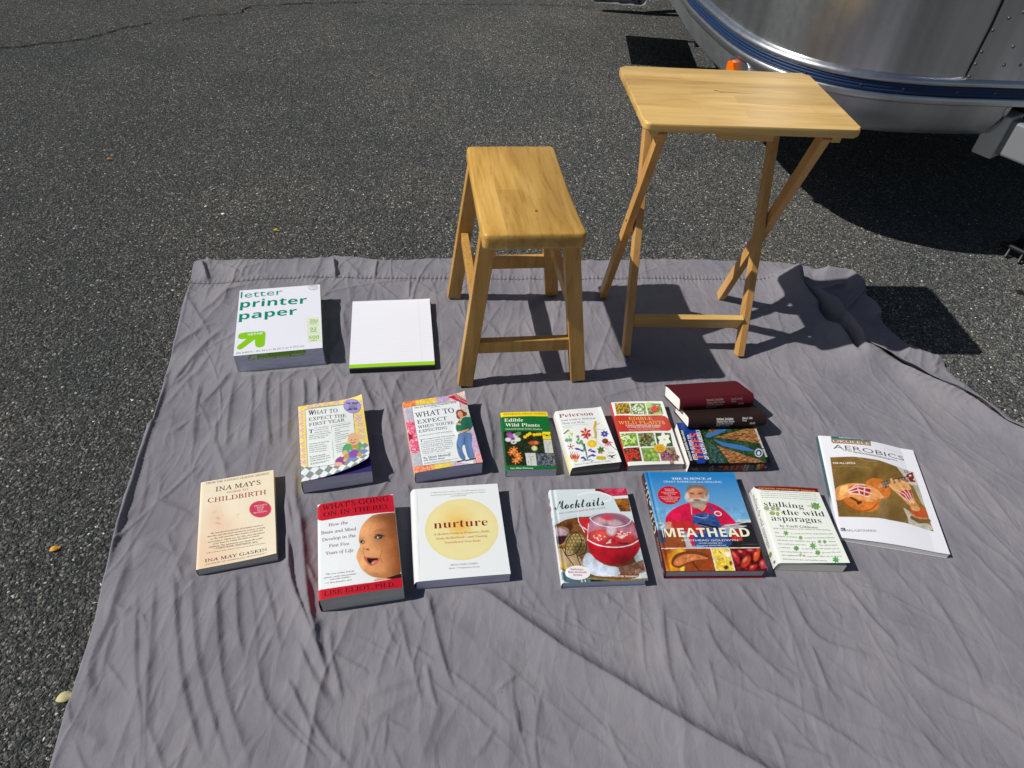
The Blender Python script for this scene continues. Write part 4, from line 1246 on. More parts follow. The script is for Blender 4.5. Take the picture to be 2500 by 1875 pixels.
def hardcover(name, key, label, art, spine, pages, back_col, edge_col, board=.0026, over=.0035, pose=None, group="books laid out on the sheet", z=ZC, head=None):
    x, y, th, w, l, T = BK[key] if pose is None else pose
    root = empty(name, (x, y, z), math.radians(th), label, "book", group)
    def front(u, v, d):
        g = -.0013 * np.exp(-((u - .0085) / .0032) ** 2) - .0016 * np.clip(1 - u / .0022, 0, 1) ** 2
        return np.stack([u - w / 2, v - l / 2, T + g + d], -1)
    def under(u, v, d): return np.stack([u - w / 2, v - l / 2, T - board + 0 * u], -1)
    parts = [art.mesh(front), plain_sheet(under, w, l, 4, (210, 208, 204))]
    t = np.linspace(0, 1, 40)
    for a, b in [(t * w, 0 * t), (w + 0 * t, t * l), (w - t * w, l + 0 * t)]: parts.append(strip(front(a, b, 0), under(a, b, 0), edge_col))
    def bk(zz): return lambda u, v, d: np.stack([u - w / 2, v - l / 2, zz + 0 * u], -1)
    parts += [plain_sheet(bk(board), w, l, 4, edge_col), plain_sheet(bk(.0003), w, l, 4, back_col)]
    for a, b in [(t * w, 0 * t), (w + 0 * t, t * l), (w - t * w, l + 0 * t)]: parts.append(strip(bk(board)(a, b, 0), bk(.0003)(a, b, 0), edge_col))
    def spn(t_, v, d):
        f = t_ / T
        return np.stack([-w / 2 - .0018 * np.sin(math.pi * f) - d, v - l / 2, .0003 + f * (T - .0019)], -1)
    parts.append(spine.mesh(spn))
    V, F, C, S = merge(parts)
    mesh_np("cover", V, F, M_PRINT, root, C, smooth_mask=S)
    pb = page_block("page_block", w - over - .003, l - 2 * over, board, lambda u, v: T - board - .0002 + 0 * u, pages, root, inset=0)
    pb.location = (-over / 2 + .0015, 0, 0)
    return root


WHITE = (240, 242, 243)
INK = (40, 38, 44)


# ------------------------------------------------------------------ the baby-care paperback with the yellow gingham border
def art_first():
    a = Art(.1499, .2283, [(128, 258), (795, 130), (893, 905), (152, 1018)], (246, 226, 120))
    # gingham patches in lilac
    for (x0, y0) in [(150, 320), (150, 380), (152, 440), (155, 500), (158, 560), (160, 640), (165, 700), (168, 760), (175, 820), (250, 245), (330, 228), (420, 212), (520, 195), (620, 178), (755, 330), (768, 410), (780, 480), (790, 545), (745, 360), (760, 200)]:
        for i in (-1, 0, 1):
            for j in (-1, 0, 1):
                if (i + j) % 2 == 0: a.poly([(x0 + i * 20 - 10, y0 + j * 14 - 8), (x0 + i * 20 + 12, y0 + j * 14 - 12), (x0 + i * 20 + 12, y0 + j * 14 + 6), (x0 + i * 20 - 10, y0 + j * 14 + 8)], (222, 178, 206))
    for k in range(11):
        a.line([(205, 250 + 70 * k), (130, 300 + 70 * k)], 6, (238, 190, 120), .7)
        a.line([(690, 250 + 40 * k), (830, 300 + 40 * k)], 6, (238, 190, 120), .6)
    # chequered floor
    fl = [(120, 835), (225, 880), (480, 850), (700, 620), (860, 590), (920, 860), (900, 920), (120, 1060)]
    a.poly(fl, (236, 240, 240))
    yy = a.y + .24 * a.x; ci = np.floor(a.x / 96 + yy / 84) + np.floor(a.x / 96 - yy / 84)
    a.mix((np.mod(ci, 2) < 1) * a.pmask(fl), (136, 150, 150))
    a.poly([(203, 285), (690, 200), (712, 520), (640, 560), (590, 700), (500, 860), (222, 878)], (236, 243, 240), 1.0, False)
    a.line([(203, 285), (690, 200), (712, 520)], 5, (70, 80, 110)); a.line([(203, 285), (222, 878), (500, 860)], 4, (70, 80, 110))
    a.line([(465, 440), (488, 800)], 2.5, (120, 130, 150)); a.line([(465, 440), (668, 395)], 2.5, (120, 130, 150)); a.line([(235, 268), (600, 215)], 3, (90, 100, 130))
    # badge
    a.ell(688, 232, 93, 68, (70, 66, 130), 0, .05); a.ell(688, 232, 89, 64, (170, 160, 214), 0, .05)
    # baby with a bear
    sk = (236, 184, 148)
    a.ell(725, 660, 78, 70, (92, 178, 120), 20); a.ell(620, 690, 40, 70, (92, 178, 120), 20); a.ell(790, 690, 24, 46, (112, 188, 132), -10); a.ell(610, 745, 26, 44, sk, -10); a.ell(790, 690, 16, 24, sk)
    a.ell(660, 790, 80, 55, (122, 150, 196), -20); a.ell(560, 830, 60, 50, (150, 80, 150), -10); a.ell(535, 862, 46, 24, sk, 10); a.ell(800, 730, 40, 36, (120, 150, 196), 10)
    a.ell(697, 575, 62, 64, sk, -15, .2); a.ell(705, 545, 60, 40, (232, 190, 140), -10, .5, .6); a.ell(675, 605, 28, 22, (240, 170, 150), 0, .7, .6)
    a.ell(672, 585, 6, 5, (70, 50, 50)); a.ell(712, 578, 6, 5, (70, 50, 50)); a.line([(668, 612), (690, 618), (712, 604)], 7, (160, 70, 70))
    br = (206, 158, 84)
    a.ell(712, 668, 36, 32, br, 0, .3); a.ell(684, 650, 12, 11, br); a.ell(738, 646, 12, 11, br); a.ell(704, 680, 15, 11, (232, 196, 140)); a.ell(706, 676, 5, 4, (60, 40, 30)); a.ell(700, 664, 4, 4, (50, 30, 30)); a.ell(722, 660, 4, 4, (50, 30, 30))
    a.ell(700, 750, 62, 52, (142, 88, 182), -15, .25); a.ell(620, 790, 24, 46, br, 25); a.ell(765, 770, 28, 38, br, -20); a.ell(608, 822, 20, 22, (226, 186, 120))
    # lettering
    t = a.text
    t("WHAT TO", (232, 342), (532, 300), 44, 'serif', (70, 42, 60)); t("EXPECT THE", (235, 402), (622, 345), 38, 'serif', (84, 40, 62)); t("FIRST YEAR", (238, 458), (610, 392), 38, 'serif', (104, 40, 66))
    t("W", (232, 344), (300, 334), 56, 'serif', (70, 42, 60))
    b = [("The comprehensive", 290, 480, 440, 456), ("month-by-month", 290, 502, 435, 478), ("guide that clearly", 292, 526, 440, 502), ("explains everything parents", 236, 556, 460, 520), ("need to know about the", 237, 574, 436, 548), ("first year with baby.", 239, 592, 402, 570)]
    for s, x0, y0, x1, y1 in b: t(s, (x0, y0), (x1, y1), 12, 'serif', (74, 74, 90))
    t("T", (236, 528), (282, 522), 44, 'sbold', (66, 72, 150))
    for s, x0, y0, x1, y1 in [("Featuring an illustrated", 238, 645, 442, 612), ("Baby Care Primer,", 239, 668, 400, 640), ("First Aid and Safety", 240, 688, 418, 660), ("Guides, and answers", 240, 708, 414, 684), ("to all your questions.", 241, 728, 418, 706)]: t(s, (x0, y0), (x1, y1), 12, 'serif', (74, 74, 90))
    for s, x0, y0, x1, y1 in [("By Heidi Murkoff,", 243, 776, 402, 750), ("Arlene Eisenberg, and", 244, 796, 440, 762), ("Sandee Hathaway, B.S.N.", 245, 818, 458, 784)]: t(s, (x0, y0), (x1, y1), 13, 'sbold', (66, 60, 80))
    a.lines([(247, 840, 440, 812), (247, 850, 400, 826)], 8, (120, 120, 130), 2)
    a.lines([(482, 455, 665, 415)], 10, (110, 112, 130), 3)
    a.lines([(497, 478, 650, 440), (497, 496, 560, 486), (499, 520, 650, 486), (499, 536, 560, 520), (501, 556, 640, 520), (501, 578, 650, 540), (503, 600, 620, 566), (503, 618, 560, 610), (505, 650, 620, 620), (508, 668, 612, 650), (512, 688, 600, 670), (515, 708, 590, 690), (517, 728, 575, 712)], 8, (120, 122, 140), 4)
    t("OVER 7 MILLION", (625, 212), (752, 206), 18, 'sbold', (48, 40, 96)); t("COPIES SOLD", (630, 276), (742, 262), 18, 'sbold', (48, 40, 96))
    for s, y in [("NEW 2ND EDITION", 224), ("COMPLETELY", 238), ("REVISED &", 250), ("UPDATED", 261)]: t(s, (650, y), (738, y - 8), 8, 'sans', (48, 40, 96))
    return a


def lift_right(amt, c=1.0):
    return lambda u, v: amt * np.clip((u - .25) / .75, 0, 1) ** 2 * (.35 + .65 * v ** 2)


def curl(u, v): return np.clip((u - .15) / .85, 0, 1) ** 1.5 * np.clip((.40 - v) / .40, 0, 1) ** 1.4


paperback("thick_paperback", 'first', "thick paperback with yellow gingham border and a baby hugging a teddy bear", art_first(), pages=pages_material("violet_page_edges", (226, 220, 236)),
          bend=lambda u, v: .003 * np.sin(np.clip(u, 0, 1) * math.pi) + .014 * np.clip((u - .55) / .45, 0, 1) ** 2 * np.clip((v - .72) / .28, 0, 1) ** 2 + .017 * curl(u, v),
          pbend=lambda u, v: .002 * np.sin(np.clip(u, 0, 1) * math.pi), slide=lambda u, v: (-.006 * curl(u, v) ** 2, .024 * curl(u, v) ** 1.5), title_page=(58, 48, 116),
          inner=(62, 52, 112), spine_col=(246, 226, 130), back=(70, 60, 120))


# ------------------------------------------------------------------ the pregnancy guide with the patchwork-quilt border
def art_expect():
    a = Art(.1514, .2222, [(1210, 195), (1845, 120), (2028, 815), (1330, 940)], (222, 200, 190))
    full = [(1100, 50), (2100, 50), (2100, 1000), (1100, 1000)]
    a.photo(full, [(206, 190, 200), (228, 190, 176), (190, 170, 190), (232, 214, 150), (198, 206, 200), (236, 190, 196)], 20, 3, .5)
    def patch(pts, cols, seed): a.photo(pts, cols, 15, seed, .6)
    patch([(1205, 190), (1440, 165), (1440, 225), (1210, 255)], [(232, 90, 60), (244, 150, 60), (238, 120, 80), (236, 180, 90)], 4)
    patch([(1340, 180), (1560, 150), (1560, 212), (1360, 238)], [(240, 208, 70), (232, 180, 60), (244, 222, 120)], 5)
    patch([(1560, 155), (1700, 140), (1700, 190), (1570, 210)], [(196, 170, 214), (176, 150, 200), (220, 200, 226)], 6)
    patch([(1200, 255), (1310, 240), (1330, 390), (1230, 410)], [(176, 190, 196), (200, 200, 214), (214, 170, 180), (160, 176, 190)], 7)
    patch([(1235, 400), (1345, 390), (1400, 720), (1290, 730)], [(240, 150, 170), (222, 60, 110), (236, 110, 140), (246, 200, 206), (200, 40, 90)], 8)
    a.shape([(1268, 505), (1290, 535), (1316, 528), (1302, 556), (1322, 580), (1292, 580), (1280, 606), (1266, 574), (1258, 545)], (170, 20, 60))
    patch([(1290, 730), (1400, 720), (1420, 860), (1310, 880)], [(180, 190, 196), (206, 200, 200), (170, 176, 190)], 9)
    patch([(1310, 870), (1560, 850), (1560, 905), (1330, 940)], [(242, 120, 90), (246, 170, 150), (226, 80, 60), (240, 190, 90)], 10)
    patch([(1530, 845), (1720, 820), (1720, 885), (1540, 905)], [(238, 206, 70), (244, 224, 130), (228, 190, 60)], 11)
    patch([(1720, 815), (1900, 790), (1940, 850), (1720, 885)], [(196, 178, 216), (214, 200, 224), (240, 190, 190)], 12)
    patch([(1880, 480), (1945, 470), (2010, 760), (1950, 790)], [(200, 170, 210), (222, 190, 220), (186, 200, 214), (216, 160, 190)], 13)
    patch([(1830, 230), (1880, 220), (1930, 470), (1880, 490)], [(196, 206, 196), (214, 196, 206), (180, 196, 206), (226, 214, 180)], 14)
    patch([(1950, 730), (2010, 720), (2030, 810), (1960, 830)], [(246, 170, 170), (240, 140, 150), (250, 206, 200)], 15)
    a.poly([(1305, 240), (1795, 185), (1800, 260), (1900, 560), (1860, 720), (1950, 840), (1770, 820), (1412, 865)], (236, 242, 242), 1.0, False)
    a.poly([(1412, 865), (1790, 812), (1770, 700), (1400, 760)], (236, 242, 242))
    a.line([(1305, 240), (1795, 190), (1805, 250)], 5, (90, 90, 120)); a.line([(1305, 240), (1412, 865), (1790, 812)], 5, (100, 100, 130))
    a.shape([(1672, 150), (1765, 132), (1890, 205), (1896, 236), (1860, 228)], (190, 30, 60))
    # standing woman in a green top and jeans
    sk = (226, 164, 130); hair = (122, 66, 40); gr = (36, 112, 88); jn = (92, 124, 170)
    a.ell(1806, 312, 47, 38, hair, 15); a.ell(1790, 340, 26, 34, hair, -10); a.ell(1848, 318, 22, 24, hair, 40); a.ell(1802, 322, 25, 33, sk, -12); a.line([(1812, 350), (1815, 385)], 26, sk)
    a.ell(1802, 332, 4, 3, (60, 40, 40)); a.line([(1795, 340), (1808, 342)], 4, (170, 70, 70))
    a.poly([(1785, 390), (1815, 365), (1850, 345), (1890, 345), (1905, 380), (1910, 500), (1775, 520), (1758, 470), (1765, 430)], gr)
    a.ell(1815, 460, 58, 62, gr); a.line([(1895, 360), (1918, 420), (1910, 450), (1880, 480)], 32, gr); a.line([(1880, 480), (1820, 505)], 18, sk); a.ell(1805, 508, 22, 10, sk, 10); a.ell(1785, 424, 26, 11, sk, 10); a.poly([(1788, 380), (1825, 362), (1806, 402)], sk)
    a.shade(a.emask(1780, 480, 40, 60, 0, 1.2), 1.25); a.shade(a.emask(1880, 440, 30, 70, 0, 1.2), .75)
    a.poly([(1778, 520), (1912, 500), (1925, 560), (1915, 640), (1960, 780), (1885, 800), (1850, 660), (1842, 620), (1815, 690), (1872, 795), (1800, 800), (1757, 650), (1780, 560)], jn)
    a.shade(a.emask(1800, 620, 24, 90, 5, 1.2), 1.35); a.shade(a.emask(1905, 650, 20, 120, -8, 1.2), 1.3); a.line([(1846, 560), (1840, 640)], 8, (60, 84, 130)); a.line([(1768, 640), (1800, 690)], 6, (66, 92, 140))
    a.line([(1775, 822), (1850, 800)], 14, (70, 40, 44)); a.line([(1860, 806), (1955, 780)], 14, (70, 40, 44))
    t = a.text; dk = (34, 40, 86)
    t("The #1 Bestselling Pregnancy Book", (1335, 266), (1768, 210), 20, 'sbold', (70, 70, 90)); a.lines([(1505, 258, 1600, 248)], 8, (110, 110, 130))
    t("WHAT TO", (1345, 362), (1745, 306), 60, 'serif', dk); t("EXPECT", (1362, 424), (1672, 386), 44, 'serif', dk); t("WHEN YOU'RE", (1370, 474), (1742, 424), 34, 'serif', dk); t("EXPECTING", (1378, 518), (1672, 478), 33, 'serif', dk)
    t("COMPLETELY NEW & REVISED", (1382, 558), (1722, 510), 15, 'ital', (80, 80, 110))
    for s, x0, y0, x1, y1 in [("The pregnancy guide that reassuringly", 1420, 592, 1752, 548), ("answers the questions of mothers", 1425, 616, 1728, 574), ("and fathers-to-be, from the planning", 1392, 640, 1718, 598), ("stage through postpartum. Featuring", 1396, 662, 1722, 618), ("a week-by-week look at the growth of", 1400, 682, 1732, 636), ("your baby and complete chapters on", 1404, 702, 1728, 660), ("pregnancy lifestyle, preconception,", 1408, 722, 1708, 682), ("carrying twins—and more.", 1412, 742, 1646, 710)]: t(s, (x0, y0), (x1, y1), 13, 'serif', (74, 76, 100))
    t("T", (1390, 616), (1420, 612), 34, 'sbold', (150, 60, 80))
    a.lines([(1412, 762, 1715, 720)], 3, (90, 90, 110), 6)
    t("By Heidi Murkoff", (1422, 796), (1706, 756), 26, 'serif', dk); t("and Sharon Mazel", (1426, 818), (1646, 790), 18, 'serif', dk)
    a.lines([(1428, 838, 1780, 788), (1428, 848, 1700, 810)], 6, (120, 120, 140), 7)
    t("OVER 14 MILLION", (1745, 150), (1880, 195), 15, 'sbold', (240, 210, 210)); t("COPIES SOLD", (1755, 168), (1860, 212), 14, 'sbold', (240, 210, 210))
    return a


paperback("thick_paperback", 'expect', "thick paperback with patchwork quilt border and a pregnant woman in a green top", art_expect(), pages=pages_material("violet_grey_page_edges", (222, 218, 234)),
          bend=lambda u, v: .0045 * np.sin(np.clip(u, 0, 1) * math.pi) * .8 + .014 * np.clip((u - .6) / .4, 0, 1) ** 2 * np.clip((v - .75) / .25, 0, 1) ** 2 + .004 * u ** 2 * (1 - v),
          pbend=lambda u, v: .003 * np.sin(np.clip(u, 0, 1) * math.pi), spine_col=(226, 196, 190))


# ------------------------------------------------------------------ green field guide
def art_green():
    a = Art(.1146, .1814, [(128, 240), (755, 202), (872, 968), (190, 1022)], (16, 110, 52), .0009)
    a.poly([(100, 200), (900, 140), (900, 250), (765, 262), (137, 297), (100, 300)], (250, 222, 40))
    dark = [(14, 20, 12), (26, 40, 22), (40, 58, 30), (10, 12, 10), (54, 70, 44)]
    a.photo([(158, 492), (790, 470), (860, 930), (190, 952)], dark, 14, 2, .6)
    for x, y, c in [(240, 530, (150, 70, 150)), (285, 575, (130, 40, 130)), (225, 600, (214, 224, 218)), (320, 545, (206, 212, 214)), (352, 595, (216, 226, 214)), (298, 630, (210, 222, 216)), (262, 555, (170, 90, 170))]: a.ell(x, y, 40, 28, c, 0, .35)
    a.ell(360, 520, 44, 26, (96, 130, 84), -15); a.ell(298, 632, 14, 12, (90, 90, 90))
    for x, y in [(452, 558), (518, 512), (575, 522), (618, 515), (655, 510), (488, 532)]: a.ell(x, y, 24, 20, (240, 206, 30), 0, .3)
    a.ell(565, 632, 68, 26, (196, 84, 40), -5, .4); a.ell(600, 628, 26, 20, (224, 130, 70), 0, .6); a.ell(575, 705, 38, 34, (206, 212, 150), 0, .5); a.ell(578, 700, 12, 12, (240, 240, 190))
    for cx, cy in [(300, 735), (345, 800), (320, 885), (268, 770), (360, 850)]:
        for k in range(6):
            t = k * 1.047 + cx; a.line([(cx, cy), (cx + 48 * math.cos(t), cy + 40 * math.sin(t))], 17, (232, 128, 60))
        a.ell(cx, cy, 12, 11, (244, 190, 90))
    a.poly([(682, 476), (790, 470), (803, 565), (692, 572)], (246, 224, 40)); a.line([(700, 512), (746, 520), (800, 508)], 10, (20, 20, 20)); a.ell(746, 518, 13, 12, (20, 20, 20)); a.lines([(712, 545, 790, 538)], 8, (70, 60, 20))
    a.poly([(696, 578), (805, 572), (832, 752), (718, 758)], (206, 210, 204)); a.line([(760, 745), (750, 660), (720, 610)], 4, (110, 116, 108)); a.line([(752, 680), (790, 600), (800, 640)], 4, (110, 116, 108)); a.line([(756, 710), (806, 690)], 3, (120, 120, 112)); a.line([(735, 700), (752, 690)], 3, (120, 120, 112))
    a.poly([(448, 776), (588, 768), (606, 940), (470, 942)], (206, 210, 204)); a.line([(530, 930), (520, 850), (500, 790)], 4, (120, 122, 116)); a.line([(522, 860), (560, 800)], 4, (120, 122, 116)); a.line([(480, 828), (575, 815)], 3, (130, 130, 124)); a.ell(492, 895, 9, 11, (150, 150, 146)); a.line([(528, 880), (580, 850)], 3, (130, 130, 124))
    a.photo([(598, 770), (838, 760), (862, 930), (612, 940)], [(60, 70, 120), (30, 36, 60), (110, 120, 96), (150, 150, 140), (24, 30, 26), (90, 100, 150)], 20, 6, .8)
    a.line([(415, 490), (425, 680), (440, 760), (444, 945)], 3, (20, 40, 22)); a.line([(610, 768), (838, 756)], 3, (20, 40, 22))
    t = a.text; w = (236, 240, 226)
    t("PETERSON FIELD GUIDES", (170, 274), (735, 240), 26, 'serif', (116, 96, 20))
    t("Edible", (178, 362), (432, 352), 52, 'sbold', w); t("Wild Plants", (192, 426), (652, 412), 50, 'sbold', w); t("Eastern/Central North America", (190, 468), (684, 450), 22, 'serif', w); t("Lee Allen Peterson", (247, 998), (552, 985), 25, 'sbold', w)
    return a


paperback("field_guide", 'green', "green field guide with a yellow top band and photos of lilies and berries", art_green(), pages=pages_material("bluish_page_edges", (236, 234, 240)), spine_col=(20, 100, 52),
          bend=lambda u, v: .0018 * np.sin(np.clip(u, 0, 1) * math.pi), pbend=lambda u, v: 0 * u)


# ------------------------------------------------------------------ white field guide with flower cut-outs
def flower(a, cx, cy, r, n, col, mid, wd, rot=0.0, sq=.85):
    for k in range(n):
        t = rot + k * 2 * math.pi / n
        ex, ey = cx + r * math.cos(t), cy + r * sq * math.sin(t)
        px, py = -math.sin(t) * wd, math.cos(t) * wd * sq
        mx, my = cx + r * .55 * math.cos(t), cy + r * .55 * sq * math.sin(t)
        a.shape([(cx, cy), (mx + px, my + py), (ex, ey), (mx - px, my - py)], col)
    if mid: a.disc(cx, cy, r * .22, r * .2, mid, 10)


def leaf(a, x, y, L, wd, ang, col):
    c, s = math.cos(math.radians(ang)), math.sin(math.radians(ang))
    pts = [(0, 0), (.25, .8), (.5, 1), (.8, .6), (1, 0), (.8, -.6), (.5, -1), (.25, -.8)]
    a.shape([(x + p * L * c - q * wd * s, y + p * L * s + q * wd * c) for p, q in pts], col)


def art_pet():
    a = Art(.1151, .1788, [(862, 215), (1468, 165), (1748, 870), (1085, 970)], (236, 240, 238), .0009)
    t = a.text
    t("Peterson", (922, 300), (1375, 268), 58, 'roman', (140, 30, 70)); t("Field Guide to Medicinal", (942, 346), (1402, 314), 24, 'sital', (90, 94, 110)); t("Plants and Herbs", (955, 384), (1258, 368), 24, 'sital', (90, 94, 110))
    t("of Eastern and Central North America", (965, 412), (1320, 386), 10, 'ital', (120, 124, 134)); t("Third Edition", (968, 434), (1100, 424), 10, 'ital', (130, 130, 140))
    t("Steven Foster & James A. Duke", (1122, 936), (1612, 868), 22, 'serif', (110, 110, 116))
    # golden ginseng-like root with long hairs
    a.line([(1405, 355), (1400, 390), (1385, 430), (1400, 480), (1408, 520), (1405, 555)], 34, (214, 180, 80)); a.line([(1402, 365), (1398, 395)], 26, (206, 170, 70)); a.shade(a.emask(1415, 470, 10, 90, 0, 1), .8)
    for p in ([(1400, 400), (1460, 360), (1440, 390)], [(1430, 445), (1490, 455), (1545, 435)], [(1405, 555), (1340, 565)], [(1405, 555), (1430, 620), (1580, 720)]): a.line(p, 5, (190, 160, 90))
    for x, y, an in [(980, 505, -30), (1010, 480, -10), (1050, 490, 40), (1080, 500, 80), (1100, 490, 110), (1040, 520, 70)]: leaf(a, x, y, 56, 10, an, (190, 200, 90))
    a.shape([(960, 510), (1040, 450), (1048, 458), (985, 508)], (70, 80, 50))
    flower(a, 1275, 500, 88, 6, (196, 50, 50), (240, 150, 60), 20, .4); flower(a, 1285, 540, 60, 5, (176, 36, 44), None, 15, 1.2)
    flower(a, 1522, 505, 58, 7, (64, 60, 170), (180, 190, 80), 17)
    a.disc(1165, 548, 25, 18, (150, 160, 160)); a.disc(1165, 548, 14, 10, (110, 124, 120))
    for x in (1015, 1062): flower(a, x, 592, 36, 6, (40, 140, 92), None, 10)
    for k, (x, y) in enumerate([(1160, 610), (1185, 620), (1205, 640), (1230, 655), (1250, 690), (1210, 610), (1240, 620), (1265, 660), (1175, 650)]): leaf(a, x, y, 56, 16, -60 + 37 * k, (90 + 6 * (k % 4), 150, 70 + 5 * k))
    a.shape([(1240, 640), (1262, 640), (1310, 870), (1296, 872)], (70, 110, 60))
    for x, y, an in [(1120, 700, 20), (1150, 700, 30), (1190, 720, 25), (1300, 740, -30), (1330, 745, -10), (1350, 740, 10), (1210, 820, 20), (1240, 830, 40), (1330, 810, -30), (1350, 800, 0), (1200, 840, -20), (1300, 830, -40)]: leaf(a, x, y, 66, 14, an, (70, 64, 160) if an > -25 else (96, 84, 184))
    for x, y in [(1220, 880), (1300, 865), (1330, 880)]: leaf(a, x, y, 60, 6, -15, (50, 110, 60))
    a.disc(1358, 640, 70, 54, (236, 194, 30), 40, .12); a.disc(1358, 640, 36, 28, (244, 212, 60), 24, .15)
    for k in range(5): leaf(a, 1560, 600, 80, 9, 20 + 24 * k, (206, 110, 130))
    a.disc(1530, 598, 40, 34, (110, 46, 30)); a.disc(1524, 590, 24, 20, (150, 70, 40)); a.line([(1590, 640), (1680, 718)], 7, (70, 60, 50))
    flower(a, 1068, 680, 58, 5, (190, 50, 90), (150, 30, 60), 9, .9)
    for k in range(6): leaf(a, 1475, 720, 56, 15, 60 * k + 15, (70, 110, 60))
    a.disc(1480, 752, 22, 16, (200, 120, 60)); a.disc(1455, 764, 8, 7, (60, 50, 40))
    for k, (x0, x1) in enumerate([(1060, 1090), (1090, 1105), (1120, 1128), (1150, 1165)]): a.line([(x0, 750), (x1, 830)], 7, (150, 80, 50))
    for k in range(6): leaf(a, 1085 + 14 * k, 860, 84, 11, -110 + 9 * k, [(200, 70, 40), (222, 110, 50), (190, 60, 40)][k % 3])
    a.disc(1135, 868, 30, 22, (214, 190, 90))
    for x in (1448, 1485, 1515): a.disc(x, 828, 34, 26, (196, 184, 50))
    # round seal with a bird in flight
    a.disc(1622, 790, 66, 52, (206, 210, 206)); a.disc(1622, 790, 60, 46, (240, 242, 240))
    a.shape([(1552, 800), (1600, 782), (1616, 790), (1630, 784), (1684, 770), (1650, 795), (1632, 802), (1640, 820), (1618, 822), (1608, 804)], (50, 52, 52))
    a.text("PETERSON", (1575, 762), (1660, 752), 10, 'sans', (90, 90, 90)); a.text("FIELD GUIDES", (1578, 832), (1668, 822), 9, 'sans', (90, 90, 90))
    return a


sp = Art(.0285, .1788, [(862, 240), (862, 215), (1085, 970), (1055, 1078)], (232, 232, 226), .003)
sp.v_grad = sp.v
sp.mix(np.clip((.06 - sp.v) / .03, 0, 1), (246, 240, 180))
paperback("field_guide", 'pet', "white field guide printed with scattered flower cut-outs and a golden root", art_pet(), spine=sp,
          pages=pages_material("banded_page_edges", (190, 190, 184), [(0.0, (96, 120, 112)), (.28, (96, 118, 112)), (.34, (150, 150, 146)), (.47, (160, 158, 152)), (.5, (178, 96, 80)), (.55, (176, 100, 80)), (.6, (120, 118, 116)), (1.0, (110, 110, 106))], .0285),
          bend=lambda u, v: .003 * np.sin(np.clip(u * 1.1, 0, 1) * math.pi) + .005 * u ** 3 * (1 - v) + .004 * np.clip((u - .6) / .4, 0, 1) ** 2 * v, pbend=lambda u, v: .001 * np.sin(u * math.pi), inner=(150, 146, 92), spine_lean=.002)


